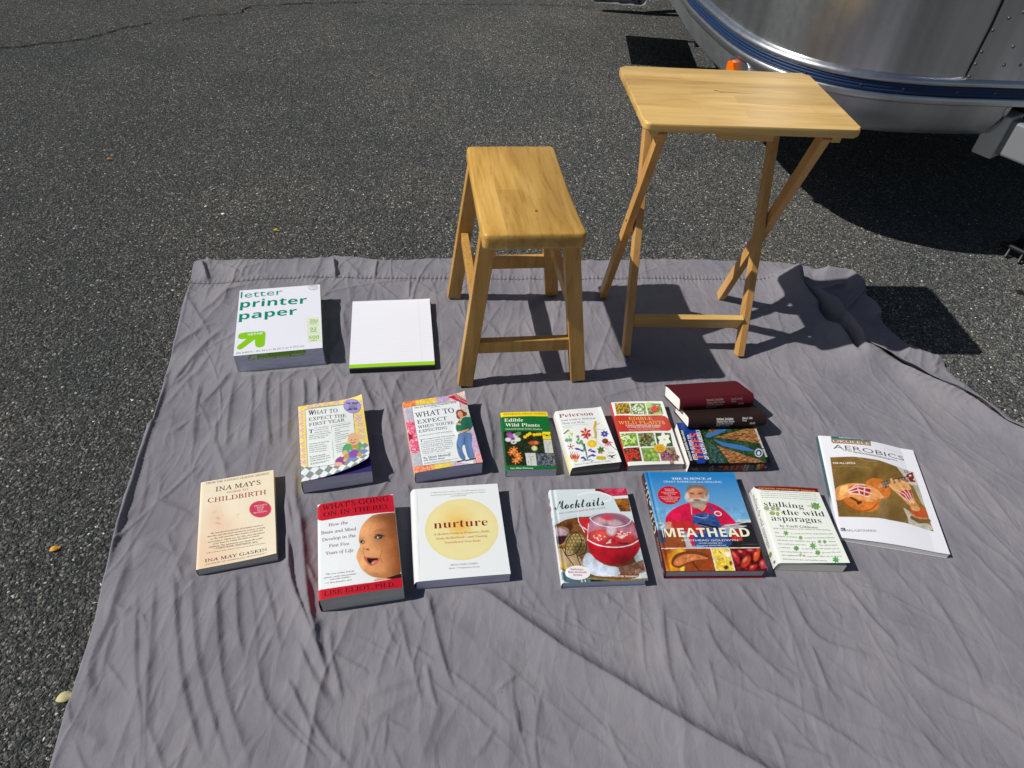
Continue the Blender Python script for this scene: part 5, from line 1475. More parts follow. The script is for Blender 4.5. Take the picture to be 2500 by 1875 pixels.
# ------------------------------------------------------------------ red-banded plant guide with photo tiles
def art_red():
    a = Art(.1318, .2057, [(48, 338), (700, 302), (935, 1080), (280, 1110)], (238, 240, 236), .0009)
    G = [(110, 150, 60), (70, 110, 40), (150, 186, 90), (40, 66, 26), (176, 200, 120)]
    def tile(q, cols, sc, seed): a.photo(q, cols, sc, seed, .8)
    tile([(90, 352), (270, 345), (298, 485), (122, 492)], [(206, 160, 60), (120, 80, 30), (226, 196, 90), (60, 40, 16), (90, 100, 40), (230, 180, 40)], 18, 1)
    tile([(288, 354), (470, 345), (495, 490), (305, 492)], G, 18, 2)
    for k in range(34):
        r_ = random.Random(k); a.ell(395 + r_.gauss(0, 45), 425 + r_.gauss(0, 33), 11, 8, (240, 244, 236), r_.random() * 90, .5)
    a.ell(388, 420, 18, 13, (190, 206, 120))
    tile([(490, 345), (672, 336), (706, 478), (516, 490)], G, 26, 3)
    for x, y in [(590, 390), (610, 430), (570, 415), (625, 400), (590, 440)]: a.ell(x, y, 27, 22, (206, 50, 40), 0, .4); a.ell(x - 5, y - 8, 8, 6, (240, 110, 90), 0, .8)
    a.ell(520, 370, 30, 40, (190, 216, 130), 30, .5); a.ell(640, 470, 60, 16, (176, 206, 110), -10, .5)
    a.poly([(60, 512), (180, 505), (400, 512), (560, 498), (760, 486), (830, 690), (640, 698), (400, 712), (250, 715), (128, 720)], (196, 58, 46))
    tile([(172, 738), (362, 730), (395, 880), (205, 890)], [(130, 186, 60), (96, 150, 40), (186, 214, 110), (60, 100, 30)], 22, 4)
    for k in range(26):
        r_ = random.Random(k + 50); a.ell(235 + r_.gauss(0, 34), 780 + r_.gauss(0, 18), 12, 8, (226, 236, 190), 0, .5); 
    for k in range(10):
        r_ = random.Random(k + 90); a.ell(335 + r_.gauss(0, 14), 810 + r_.gauss(0, 16), 11, 8, (206, 226, 150), 0, .5); a.ell(245 + r_.gauss(0, 14), 850 + r_.gauss(0, 12), 10, 8, (200, 222, 130), 0, .5)
    tile([(382, 734), (572, 724), (608, 884), (412, 890)], [(60, 84, 40), (120, 150, 80), (30, 40, 20), (170, 196, 130), (90, 110, 60)], 20, 5)
    for k in range(18):
        r_ = random.Random(k + 20); a.ell(490 + r_.gauss(0, 44), 800 + r_.gauss(0, 36), 7, 6, (186, 50, 40), 0, .5)
    a.ell(565, 850, 34, 18, (176, 206, 150), -40, .5)
    tile([(595, 724), (785, 718), (815, 880), (626, 886)], [(40, 66, 34), (70, 100, 50), (26, 40, 22), (100, 130, 70)], 20, 6)
    for k in range(6): leaf(a, 705, 800, 88, 30, 60 * k + 20, (240, 244, 236))
    a.disc(708, 800, 15, 13, (206, 206, 80))
    tile([(210, 908), (402, 898), (438, 1062), (246, 1068)], [(50, 60, 30), (30, 34, 20), (80, 96, 50), (100, 50, 30)], 18, 7)
    for k in range(46):
        r_ = random.Random(k + 200); x, y = 325 + r_.gauss(0, 40), 985 + r_.gauss(0, 38); a.ell(x, y, 15, 13, (186, 40, 34), 0, .4); a.ell(x - 4, y - 4, 4, 4, (236, 130, 110), 0, .8)
    tile([(422, 908), (610, 898), (650, 1062), (458, 1066)], [(120, 160, 70), (150, 186, 96), (90, 130, 50), (130, 150, 110)], 30, 8)
    for x, y in [(548, 935), (575, 985), (590, 1040), (520, 1000)]: a.ell(x, y, 24, 22, (150, 186, 70), 0, .4); a.ell(x - 6, y - 6, 8, 7, (206, 226, 140), 0, .8)
    tile([(632, 898), (826, 886), (872, 1050), (666, 1058)], [(150, 110, 90), (190, 160, 110), (120, 150, 60), (90, 60, 60)], 22, 9)
    for k in range(22):
        r_ = random.Random(k + 300); x, y = 745 + r_.gauss(0, 44), 985 + r_.gauss(0, 38); a.ell(x, y, 25, 22, [(120, 50, 90), (150, 90, 110), (96, 40, 76), (176, 130, 110)][k % 4], 0, .4); a.ell(x - 6, y - 7, 7, 6, (206, 160, 190), 0, .8)
    a.ell(650, 905, 72, 50, (236, 180, 40), 0, .04)
    t = a.text; y_ = (236, 196, 96)
    t("EDIBLE", (275, 566), (570, 556), 44, 'serif', y_); t("WILD PLANTS", (150, 620), (728, 604), 44, 'serif', y_)
    t("A NORTH AMERICAN FIELD GUIDE", (235, 642), (668, 634), 16, 'bold', (244, 236, 224)); t("TO OVER 200 NATURAL FOODS", (255, 666), (655, 656), 16, 'bold', (244, 236, 224))
    a.lines([(350, 680, 590, 674)], 5, (236, 200, 160), 3); t("Thomas S. Elias & Peter A. Dykeman", (275, 700), (655, 692), 16, 'serif', (240, 206, 170))
    for s, y, x0, x1 in [("OVER", 888, 620, 680), ("100,000", 908, 604, 700), ("COPIES", 926, 606, 694), ("SOLD", 944, 626, 690)]: t(s, (x0, y), (x1, y - 3), 13, 'sans', (90, 60, 10))
    return a


paperback("plant_guide", 'red', "white paperback with a red title band between rows of plant photos", art_red(), pages=pages_material("grey_edges", (216, 216, 212)), spine_col=(206, 80, 70),
          bend=lambda u, v: .0012 * np.sin(v * math.pi * 5) * .5 + .0018 * np.sin(np.clip(u, 0, 1) * math.pi), pbend=lambda u, v: 0 * u)


# ------------------------------------------------------------------ three spine-out books stacked
def art_trees(l):
    # reads upwards from the near left; quad: head of the book lies to the left
    a = Art(.128, l, [(1025, 1060), (850, 620), (1830, 650), (2025, 1045)], (12, 13, 16), .0009)
    # black strip, blue strip, photograph
    a.poly([(850, 600), (1110, 600), (1290, 1058), (1095, 1075), (985, 760), (905, 690), (860, 650)], (22, 72, 170))
    a.poly([(1000, 1060), (880, 690), (945, 700), (1090, 1070)], (14, 14, 18))
    ph = [(1160, 600), (1850, 600), (1990, 1046), (1285, 1058)]
    a.photo(ph, [(36, 70, 40), (56, 96, 50), (22, 44, 26), (70, 110, 60), (30, 60, 44)], 22, 2, .7)
    sky_ = (70, 130, 196)
    a.poly([(1230, 760), (1330, 720), (1500, 640), (1720, 640), (1560, 700), (1400, 760), (1260, 800)], sky_); a.poly([(1340, 810), (1500, 850), (1700, 880), (1860, 940), (1700, 930), (1450, 880)], sky_); a.photo([(1420, 640), (1700, 640), (1600, 690), (1460, 720)], [(70, 130, 196), (96, 150, 206), (40, 80, 60), (60, 110, 150)], 18, 8)
    wd = [(176, 110, 60), (206, 146, 90), (120, 70, 36), (226, 170, 110), (90, 54, 30)]
    a.photo([(1270, 750), (1310, 670), (1500, 645), (1430, 700)], wd, 12, 3, .7, (.5, 1.2))
    a.photo([(1350, 790), (1860, 690), (1910, 860), (1560, 812)], wd, 12, 4, .8, (.3, 1.6))
    a.photo([(1375, 870), (1960, 1046), (1540, 1055), (1480, 980)], wd, 12, 5, .8, (.35, 1.5))
    a.photo([(1290, 850), (1380, 880), (1500, 1050), (1290, 1056)], [(60, 100, 110), (90, 130, 120), (40, 66, 60), (30, 60, 40)], 20, 6)
    a.poly([(1838, 600), (1900, 600), (2060, 1060), (1985, 1060)], (14, 14, 18))
    a.ell(1885, 955, 46, 42, (232, 236, 240), 0, .06); a.ell(1885, 955, 36, 32, (30, 70, 140), 0, .08); a.ell(1885, 958, 17, 20, (236, 240, 244), 0, .1)
    a.c *= .72; w = (240, 242, 244)
    a.texth("National Wildlife Federation", (1062, 1030), (938, 705), .0062, 'bold', w)
    a.texth("FIELD GUIDE TO", (1138, 1022), (1052, 758), .0105, 'black', w)
    a.texth("TREES", (1215, 1020), (1135, 742), .0190, 'black', (232, 92, 44))
    a.texth("OF NORTH AMERICA", (1282, 1018), (1160, 700), .0098, 'black', w)
    a.texth("KERSHNER, MATHEWS, NELSON & SPELLENBERG", (1985, 995), (1832, 650), .0050, 'bold', w)
    return a


def spine_trees(l):
    a = Art(T_TREE, l, [(985, 1165), (1025, 1060), (2025, 1045), (2015, 1195)], (13, 13, 15), .0012)
    w = (226, 228, 230)
    a.texth("FIELD", (1240, 1150), (1240, 1085), .0048, 'bold', w) if False else None
    a.texth("TREES", (1290, 1146), (1622, 1150), .0150, 'black', (244, 92, 44))
    for s, x, y0, y1, hh, col in [("FIELD", 1222, 1158, 1100, .0042, (170, 170, 172)), ("GUIDE TO", 1250, 1160, 1082, .0042, (170, 170, 172)), ("OF NORTH", 1652, 1172, 1078, .0052, w), ("AMERICA", 1690, 1172, 1080, .0052, w), ("KERSHNER", 1720, 1160, 1088, .003, (150, 150, 152)), ("MATHEWS", 1745, 1160, 1088, .003, (150, 150, 152)), ("NELSON", 1770, 1158, 1088, .003, (150, 150, 152))]:
        a.texth(s, (x, y0), (x, y1), hh, 'bold', col)
    a.line([(1040, 1110), (1060, 1145), (1080, 1100), (1090, 1140)], 9, (150, 152, 154)); a.lines([(1110, 1150, 1112, 1095), (1135, 1150, 1136, 1095)], 5, (90, 90, 92), 2)
    for x, y, c in [(1835, 1095, (226, 196, 60)), (1850, 1130, (236, 206, 60)), (1870, 1100, (216, 60, 70)), (1890, 1090, (226, 70, 90)), (1885, 1120, (206, 60, 60)), (1830, 1140, (150, 190, 60))]: a.ell(x, y, 28, 22, c, 0, .4)
    a.line([(1935, 1125), (1950, 1105), (1965, 1130)], 9, (200, 200, 202)); a.texth("STERLING", (1985, 1150), (1985, 1095), .003, 'sans', (170, 170, 172))
    return a


def turned(x, y, th, l, w, T): return (x, y, th + 90, w, l, T)


paperback("tree_guide", None, "black tree guide with orange lettering at the bottom of the book stack", art_trees(tl), spine=spine_trees(tl), pages=M_PAGES, inner=(220, 220, 216),
          pose=turned(tx, ty, tth, tl, .128, T_TREE), bend=lambda u, v: -.0008 * u, pbend=lambda u, v: -.001 * u, back=(14, 14, 16))


def soft_guide(name, label, pose, vinyl, spine_rows, ink):
    """vinyl-bound field guide with rounded spine and overhanging soft cover"""
    (x, y, z), th, w, l, T = pose
    root = empty(name, (x, y, z), th, label, "book", "books laid out on the sheet")
    root.rotation_euler = (0, LEAN, th)
    s = Art(T, l, [(0, 1), (0, 0), (1, 0), (1, 1)], vinyl, .002)       # drawn x along the spine from the head, y downwards
    for txt, p0, p1, hh, st in spine_rows: s.texth(txt, p0, p1, hh, st, ink)
    # prancing dog mark
    s.shape([(.785, .66), (.80, .58), (.83, .60), (.85, .56), (.865, .60), (.85, .66), (.87, .74), (.84, .70), (.82, .70), (.80, .80), (.80, .70)], ink)
    prof_u = []
    def spn(t_, v, d):
        f = t_ / T; a = (f - .5) * math.pi
        return np.stack([-w / 2 - .0075 * np.cos(a) ** .8 * 1.0 - d, v - l / 2, T * f], -1)
    over = .003
    def top(u, v, d):
        drop = .0016 * (np.clip(u / w - .75, 0, 1) / .25) ** 2 * 2
        return np.stack([u - w / 2, v - l / 2, T - drop + d - .0006 * np.clip(1 - u / .006, 0, 1)], -1)
    def bot(u, v, d): return np.stack([u - w / 2, v - l / 2, .0002 + 0 * u], -1)
    def topi(u, v, d): p = top(u, v, d); p[:, 2] -= .0013; return p
    def boti(u, v, d): return np.stack([u - w / 2, v - l / 2, .0015 + 0 * u], -1)
    parts = [s.mesh(spn, .0001)] + [plain_sheet(q, w, l, 16, vinyl) for q in (top, bot, topi, boti)]
    t = np.linspace(0, 1, 16)
    for A, B in ((top, topi), (boti, bot)):
        for a, b in [(t * w, 0 * t), (w + 0 * t, t * l), (w - t * w, l + 0 * t)]: parts.append(strip(A(a, b, 0), B(a, b, 0), vinyl))
    V, F, C, S = merge(parts)
    mesh_np("cover", V, F, M_MATTE, root, C, smooth_mask=S)
    pb = page_block("page_block", w - .006, l - .006, .0016, lambda u, v: T - .0016 - .0018 * (np.clip(u / w - .75, 0, 1) / .25) ** 2 * 2, mat("white_page_edges", (235, 234, 230), .8), root, inset=0)
    return root


def leaning(o, th, w, l, T):
    back = Vector((-math.sin(th) * math.cos(LEAN), math.cos(th) * math.cos(LEAN), -math.sin(LEAN)))
    return tuple(Vector(o) + back * w / 2), th + math.pi / 2, w, l, T


_th = BROWN[3]
_al = Vector((math.cos(_th), math.sin(_th), 0)); _bk = Vector((-math.sin(_th) * math.cos(LEAN), math.cos(_th) * math.cos(LEAN), -math.sin(LEAN)))
_o = Vector(BROWN[:3]) + _al.cross(_bk) * (BROWN[5] + .0004) + _al * MAROON[0] + _bk * MAROON[1]
soft_guide("pocket_guide", "dark brown vinyl pocket guide with white spine lettering, middle of the book stack", leaning(BROWN[:3], BROWN[3], .097, BROWN[4], BROWN[5]), (40, 26, 22),
           [("National Audubon", (.36, .30), (.57, .30), .0050, 'black'), ("Society Field Guide", (.36, .50), (.585, .50), .0050, 'black'), ("to North American", (.36, .70), (.57, .70), .0050, 'black'), ("Trees", (.36, .89), (.42, .89), .0050, 'black'), ("Eastern Region", (.43, .89), (.54, .89), .003, 'bold'),
            ("Elbert L. Little", (.69, .26), (.82, .26), .0042, 'sbold'), ("Knopf", (.69, .42), (.745, .42), .0042, 'serif')], (232, 230, 226))
soft_guide("pocket_guide", "maroon vinyl pocket guide with faded spine lettering, topmost of the book stack", leaning(_o, MAROON[2], .100, MAROON[3], MAROON[4]), (84, 16, 30),
           [("National Audubon", (.36, .30), (.58, .30), .0050, 'bold'), ("Society Field Guide", (.36, .50), (.60, .50), .0050, 'bold'), ("to North American", (.36, .70), (.585, .70), .0050, 'bold'), ("Mushrooms", (.36, .89), (.505, .89), .0050, 'bold'),
            ("Gary H. Lincoff", (.69, .32), (.84, .32), .0042, 'serif'), ("Knopf", (.69, .48), (.755, .48), .0042, 'serif')], (150, 128, 122))


# ------------------------------------------------------------------ cream childbirth guide
def art_ina():
    a = Art(.1494, .2184, [(133, 215), (890, 95), (930, 970), (87, 1130)], (240, 226, 196))
    a.mix(np.clip(fbm(a.x / 190, a.y / 190, 3) * 1.4 - .3, 0, 1) * .5, (248, 240, 218))
    a.mix(a.emask(260, 1010, 260, 160, 0, 1.6) * .5, (242, 196, 160)); a.mix(a.emask(150, 900, 120, 260, 0, 1.6) * .4, (242, 204, 168))
    a.mix(a.emask(330, 600, 130, 150, -20, .9) * .55, (236, 196, 168)); a.mix(a.emask(460, 520, 110, 110, 0, 1.0) * .5, (246, 234, 208)); a.mix(a.emask(430, 680, 220, 80, 10, 1.2) * .35, (240, 206, 180))
    a.mix(a.emask(318, 590, 20, 16, 20, 1) * .45, (206, 150, 124)); a.mix(a.emask(315, 640, 26, 8, 10, 1) * .45, (196, 120, 104)); a.line([(260, 530), (300, 520)], 7, (206, 160, 130), .5); a.line([(345, 560), (372, 555)], 6, (206, 160, 130), .5); a.line([(500, 560), (535, 540), (520, 590)], 6, (214, 180, 150), .6)
    a.disc(757, 500, 120, 90, (206, 60, 92), 96, .08)
    t = a.text; dk = (84, 56, 52)
    t("FROM THE NATION'S LEADING MIDWIFE", (188, 236), (848, 140), 22, 'serif', (110, 84, 76)); t("INA MAY'S", (285, 312), (758, 242), 54, 'serif', dk); t("GUIDE TO", (405, 332), (628, 300), 22, 'serif', (140, 110, 96)); t("CHILDBIRTH", (205, 430), (818, 345), 54, 'serif', (164, 44, 66))
    for s, x0, y0, x1, y1 in [("UPDATED", 690, 478, 826, 458), ("WITH", 718, 497, 796, 485), ("NEW", 724, 519, 790, 508), ("MATERIAL", 686, 548, 830, 526)]: t(s, (x0, y0), (x1, y1), 17, 'serif', (250, 220, 220))
    for s, x0, y0, x1, y1 in [("“My most fervent prayer for all pregnant women is", 230, 758, 786, 670), ("that they read this book and heed its wisdom. In doing", 205, 790, 810, 695), ("so, they will remember their women's wisdom and", 235, 815, 784, 722), ("never forget it. Thank you, Ina May, from the bottom", 210, 848, 804, 748), ("of my heart for writing this guide to natural", 262, 866, 748, 780), ("childbirth. This information can change the world.”", 218, 902, 790, 806)]: t(s, (x0, y0), (x1, y1), 16, 'sital', (96, 70, 64))
    t("—CHRISTIANE NORTHRUP, M.D.", (268, 918), (738, 846), 20, 'serif', dk); t("Author of Women's Bodies, Women's Wisdom and The Wisdom of Menopause", (190, 962), (818, 856), 11, 'ital', (110, 84, 76))
    t("INA MAY GASKIN", (178, 1052), (830, 936), 36, 'serif', (70, 50, 54)); t("AUTHOR OF SPIRITUAL MIDWIFERY", (178, 1082), (828, 966), 13, 'sital', (130, 106, 92))
    return a


paperback("paperback", 'ina', "cream paperback with a faint sleeping baby and a pink starburst sticker", art_ina(), pages=pages_material("olive_page_edges", (206, 206, 198)), spine_col=(230, 214, 186),
          bend=lambda u, v: .004 * np.clip(u - .3, 0, 1) * (.4 + .6 * v) + .0035 * np.clip((u - .5) * 2, 0, 1) ** 2 * np.clip((.2 - v) / .2, 0, 1), pbend=lambda u, v: .0005 + 0 * u, inner=(230, 216, 190), cover_m=M_MATTE)


# ------------------------------------------------------------------ red and white brain book with the laughing baby
def art_going():
    a = Art(.1544, .2205, [(90, 245), (1070, 95), (1190, 1295), (88, 1500)], (238, 243, 244))
    a.mix(np.clip(fbm(a.x / 240, a.y / 240, 3) * 1.4 - .5, 0, 1) * .4, (226, 236, 240))
    # head in profile, lit from the left
    head = [(830, 360), (760, 410), (690, 480), (645, 560), (628, 640), (625, 720), (645, 770), (620, 830), (595, 890), (592, 940), (615, 990), (640, 1060), (690, 1120), (770, 1170), (850, 1190), (960, 1190), (1060, 1170), (1200, 1120), (1200, 300), (1080, 318)]
    hm = a.pmask(head)
    d = np.clip((a.x - 600 - .12 * (a.y - 900)) / 560, 0, 1)[..., None]
    sk = lin((240, 178, 122)) * (1 - d) + lin((176, 96, 44)) * d
    a.mix(hm, sk)
    def em(*k): return a.emask(*k) * hm
    a.shade(em(780, 560, 130, 120, 0, 1.6), 1.22); a.shade(em(1000, 900, 130, 190, 10, 1.6), 1.12); a.shade(em(1080, 420, 140, 170, 20, 1.4), .62); a.shade(em(1140, 1000, 110, 420, 0, 1.4), .62); a.shade(em(940, 760, 60, 190, -12, 1.2), .86); a.shade(em(700, 960, 40, 130, 20, 1.2), 1.15)
    a.shade(em(660, 700, 60, 50, 0, 1.2), .72); a.shade(em(900, 640, 120, 70, -10, 1.2), .78); a.mix(em(960, 380, 190, 60, -6, 1.2) * .6, (110, 66, 34))
    # brow, eyes
    a.line([(830, 590), (900, 560), (1000, 560)], 16, (150, 84, 44), .35); a.line([(650, 690), (690, 680)], 12, (150, 84, 44), .3)
    a.ell(885, 652, 62, 30, (110, 60, 36), -12, .6, .8); a.ell(885, 652, 46, 22, (20, 14, 14), -12, .35); a.ell(872, 660, 12, 13, (206, 210, 214), 0, .5); a.ell(902, 648, 6, 6, (190, 196, 206), 0, .6)
    a.line([(840, 620), (900, 622), (960, 636)], 9, (60, 30, 20))
    a.ell(672, 726, 34, 24, (100, 54, 34), 10, .6, .8); a.ell(672, 728, 24, 17, (22, 16, 16), 5, .4); a.ell(680, 730, 8, 9, (206, 210, 220), 0, .5)
    # nose and smile
    a.shade(em(740, 800, 80, 50, 10, 1.0), 1.12); a.ell(740, 822, 26, 13, (110, 52, 26), 0, .7, .8); a.ell(690, 812, 14, 9, (120, 60, 30), 0, .7, .7); a.line([(680, 850), (700, 900), (690, 940)], 12, (160, 84, 40), .5)
    a.shade(em(850, 870, 70, 60, 0, 1.2), 1.15)
    a.poly([(682, 910), (720, 918), (800, 926), (900, 918), (890, 960), (850, 1010), (790, 1040), (745, 1020), (700, 970)], (196, 104, 78)); a.poly([(722, 930), (800, 940), (880, 928), (860, 975), (800, 1000), (770, 1012), (740, 985)], (46, 20, 18)); a.ell(830, 985, 44, 22, (206, 120, 104), -22, .4); a.ell(808, 998, 12, 7, (240, 200, 190), -15, .6)
    a.line([(930, 820), (905, 900), (920, 980)], 12, (146, 78, 36), .45); a.shade(em(820, 1090, 130, 60, 0, 1.2), 1.08); a.shade(em(870, 1160, 190, 40, -5, 1.0), .8); a.line([(700, 1090), (780, 1130), (870, 1140)], 12, (170, 92, 44), .35)
    a.poly([(800, 1240), (850, 1195), (1000, 1190), (1180, 1110), (1200, 1180), (1000, 1200), (900, 1215)], (226, 160, 110)); a.poly([(970, 1188), (1190, 1105), (1210, 1165), (1060, 1195)], (40, 26, 22))
    a.grain(120, .35, hm, 4)
    red = (198, 26, 44)
    a.poly([(60, 200), (1150, 50), (1150, 300), (1085, 312), (830, 350), (500, 400), (300, 430), (60, 470)], red); a.poly([(60, 1366), (500, 1300), (800, 1250), (1240, 1150), (1240, 1350), (60, 1560)], red)
    t = a.text; ik = (64, 10, 20)
    t("WHAT'S GOING", (150, 322), (1022, 176), 72, 'serif', ik); t("ON IN THERE?", (165, 404), (1002, 278), 66, 'serif', ik); t("LISE ELIOT, PH.D.", (160, 1442), (1108, 1282), 66, 'serif', ik)
    rp = (112, 56, 84)
    t("How the", (232, 530), (488, 496), 46, 'serif', rp); t("Brain and Mind", (132, 634), (596, 576), 46, 'serif', rp); t("Develop in the", (144, 724), (586, 664), 46, 'serif', rp); t("First Five", (233, 804), (502, 770), 46, 'serif', rp); t("Years of Life", (182, 902), (556, 856), 46, 'serif', rp)
    for s, x0, y0, x1, y1 in [("“This is an excellent book for", 178, 1166, 566, 1118), ("parents—easily understandable", 160, 1212, 586, 1154), ("and easily readable.”", 244, 1232, 520, 1194), ("—T. Berry Brazelton, M.D.", 172, 1284, 534, 1234)]: t(s, (x0, y0), (x1, y1), 20, 'sital', (110, 80, 96))
    return a


paperback("thick_paperback", 'going', "thick red and white paperback with a laughing baby's face", art_going(), pages=M_PAGESGREY, spine_col=(190, 28, 44), inner=(226, 224, 214),
          bend=lambda u, v: .004 * np.sin(np.clip(u * .95, 0, 1) * math.pi) + .003 * np.clip((u - .7) / .3, 0, 1) ** 2 * (v > .8) * (v - .8) * 5, pbend=lambda u, v: .003 * np.sin(np.clip(u, 0, 1) * math.pi), skew=(.003, 0))


# ------------------------------------------------------------------ white book with the watercolour disc
def art_nurt():
    a = Art(.1839, .2248, [(160, 143), (1335, 95), (1525, 1328), (205, 1455)], (237, 242, 243))
    m = np.hypot((a.x - 845) / 512, (a.y - 720) / 428); edge = .02 * (fbm(a.x / 60, a.y / 60, 2) - .5)
    disc = np.clip((1.0 + edge - m) / .012, 0, 1); rim = np.clip((m - .82) / .18, 0, 1)
    a.mix(disc, (242, 232, 178)); a.mix(disc * (.25 + .5 * fbm(a.x / 130, a.y / 130, 7)) * .8, (236, 222, 150)); a.mix(disc * rim ** 3 * .5, (226, 214, 130))
    o = np.clip(1.25 - np.hypot((a.x - 780) / 240, (a.y - 600) / 225) + .5 * (fbm(a.x / 110, a.y / 110, 5) - .5), 0, 1)
    a.mix(disc * o * .75, (240, 202, 104)); o2 = np.clip(1.1 - np.hypot((a.x - 830) / 170, (a.y - 660) / 150) + .6 * (fbm(a.x / 80, a.y / 80, 6) - .5), 0, 1); a.mix(disc * o2 * .7, (238, 180, 60))
    a.line([(222, 145), (262, 1448)], 4, (200, 206, 206))
    t = a.text; br = (150, 54, 34)
    t("nurture", (462, 704), (1212, 664), 128, 'roman', (134, 40, 26))
    for s, x0, y0, x1, y1 in [("A Modern Guide to Pregnancy, Birth,", 456, 800, 1240, 756), ("Early Motherhood—and Trusting", 498, 858, 1206, 820), ("Yourself and Your Body", 608, 914, 1110, 886)]: t(s, (x0, y0), (x1, y1), 32, 'serif', (166, 108, 60))
    t("ERICA CHIDI COHEN", (702, 1228), (1072, 1202), 27, 'sans', (110, 112, 116)); t("Birth + Postpartum Doula", (678, 1274), (1104, 1244), 22, 'sans', (100, 102, 106))
    for s, x0, y0, x1, y1 in [("“I highly recommend Nurture. It is one of the smartest and most", 412, 208, 1172, 182), ("overarching books about pregnancy and birth ever written.”", 412, 244, 1182, 214), ("—DR. HARVEY KARP", 690, 264, 918, 252)]: t(s, (x0, y0), (x1, y1), 15, 'serif', (120, 122, 126))
    return a


sp = Art(.0275, .2248, [(125, 250), (160, 143), (205, 1455), (205, 1575)], (232, 234, 232), .002)
paperback("square_paperback", 'nurt', "white paperback with a large yellow watercolour disc", art_nurt(), spine=sp, pages=pages_material("lilac_page_edges", (230, 226, 244)),
          bend=lambda u, v: .0012 * np.sin(np.clip(u, 0, 1) * math.pi), pbend=lambda u, v: 0 * u, bulge=.004, spine_lean=.003)


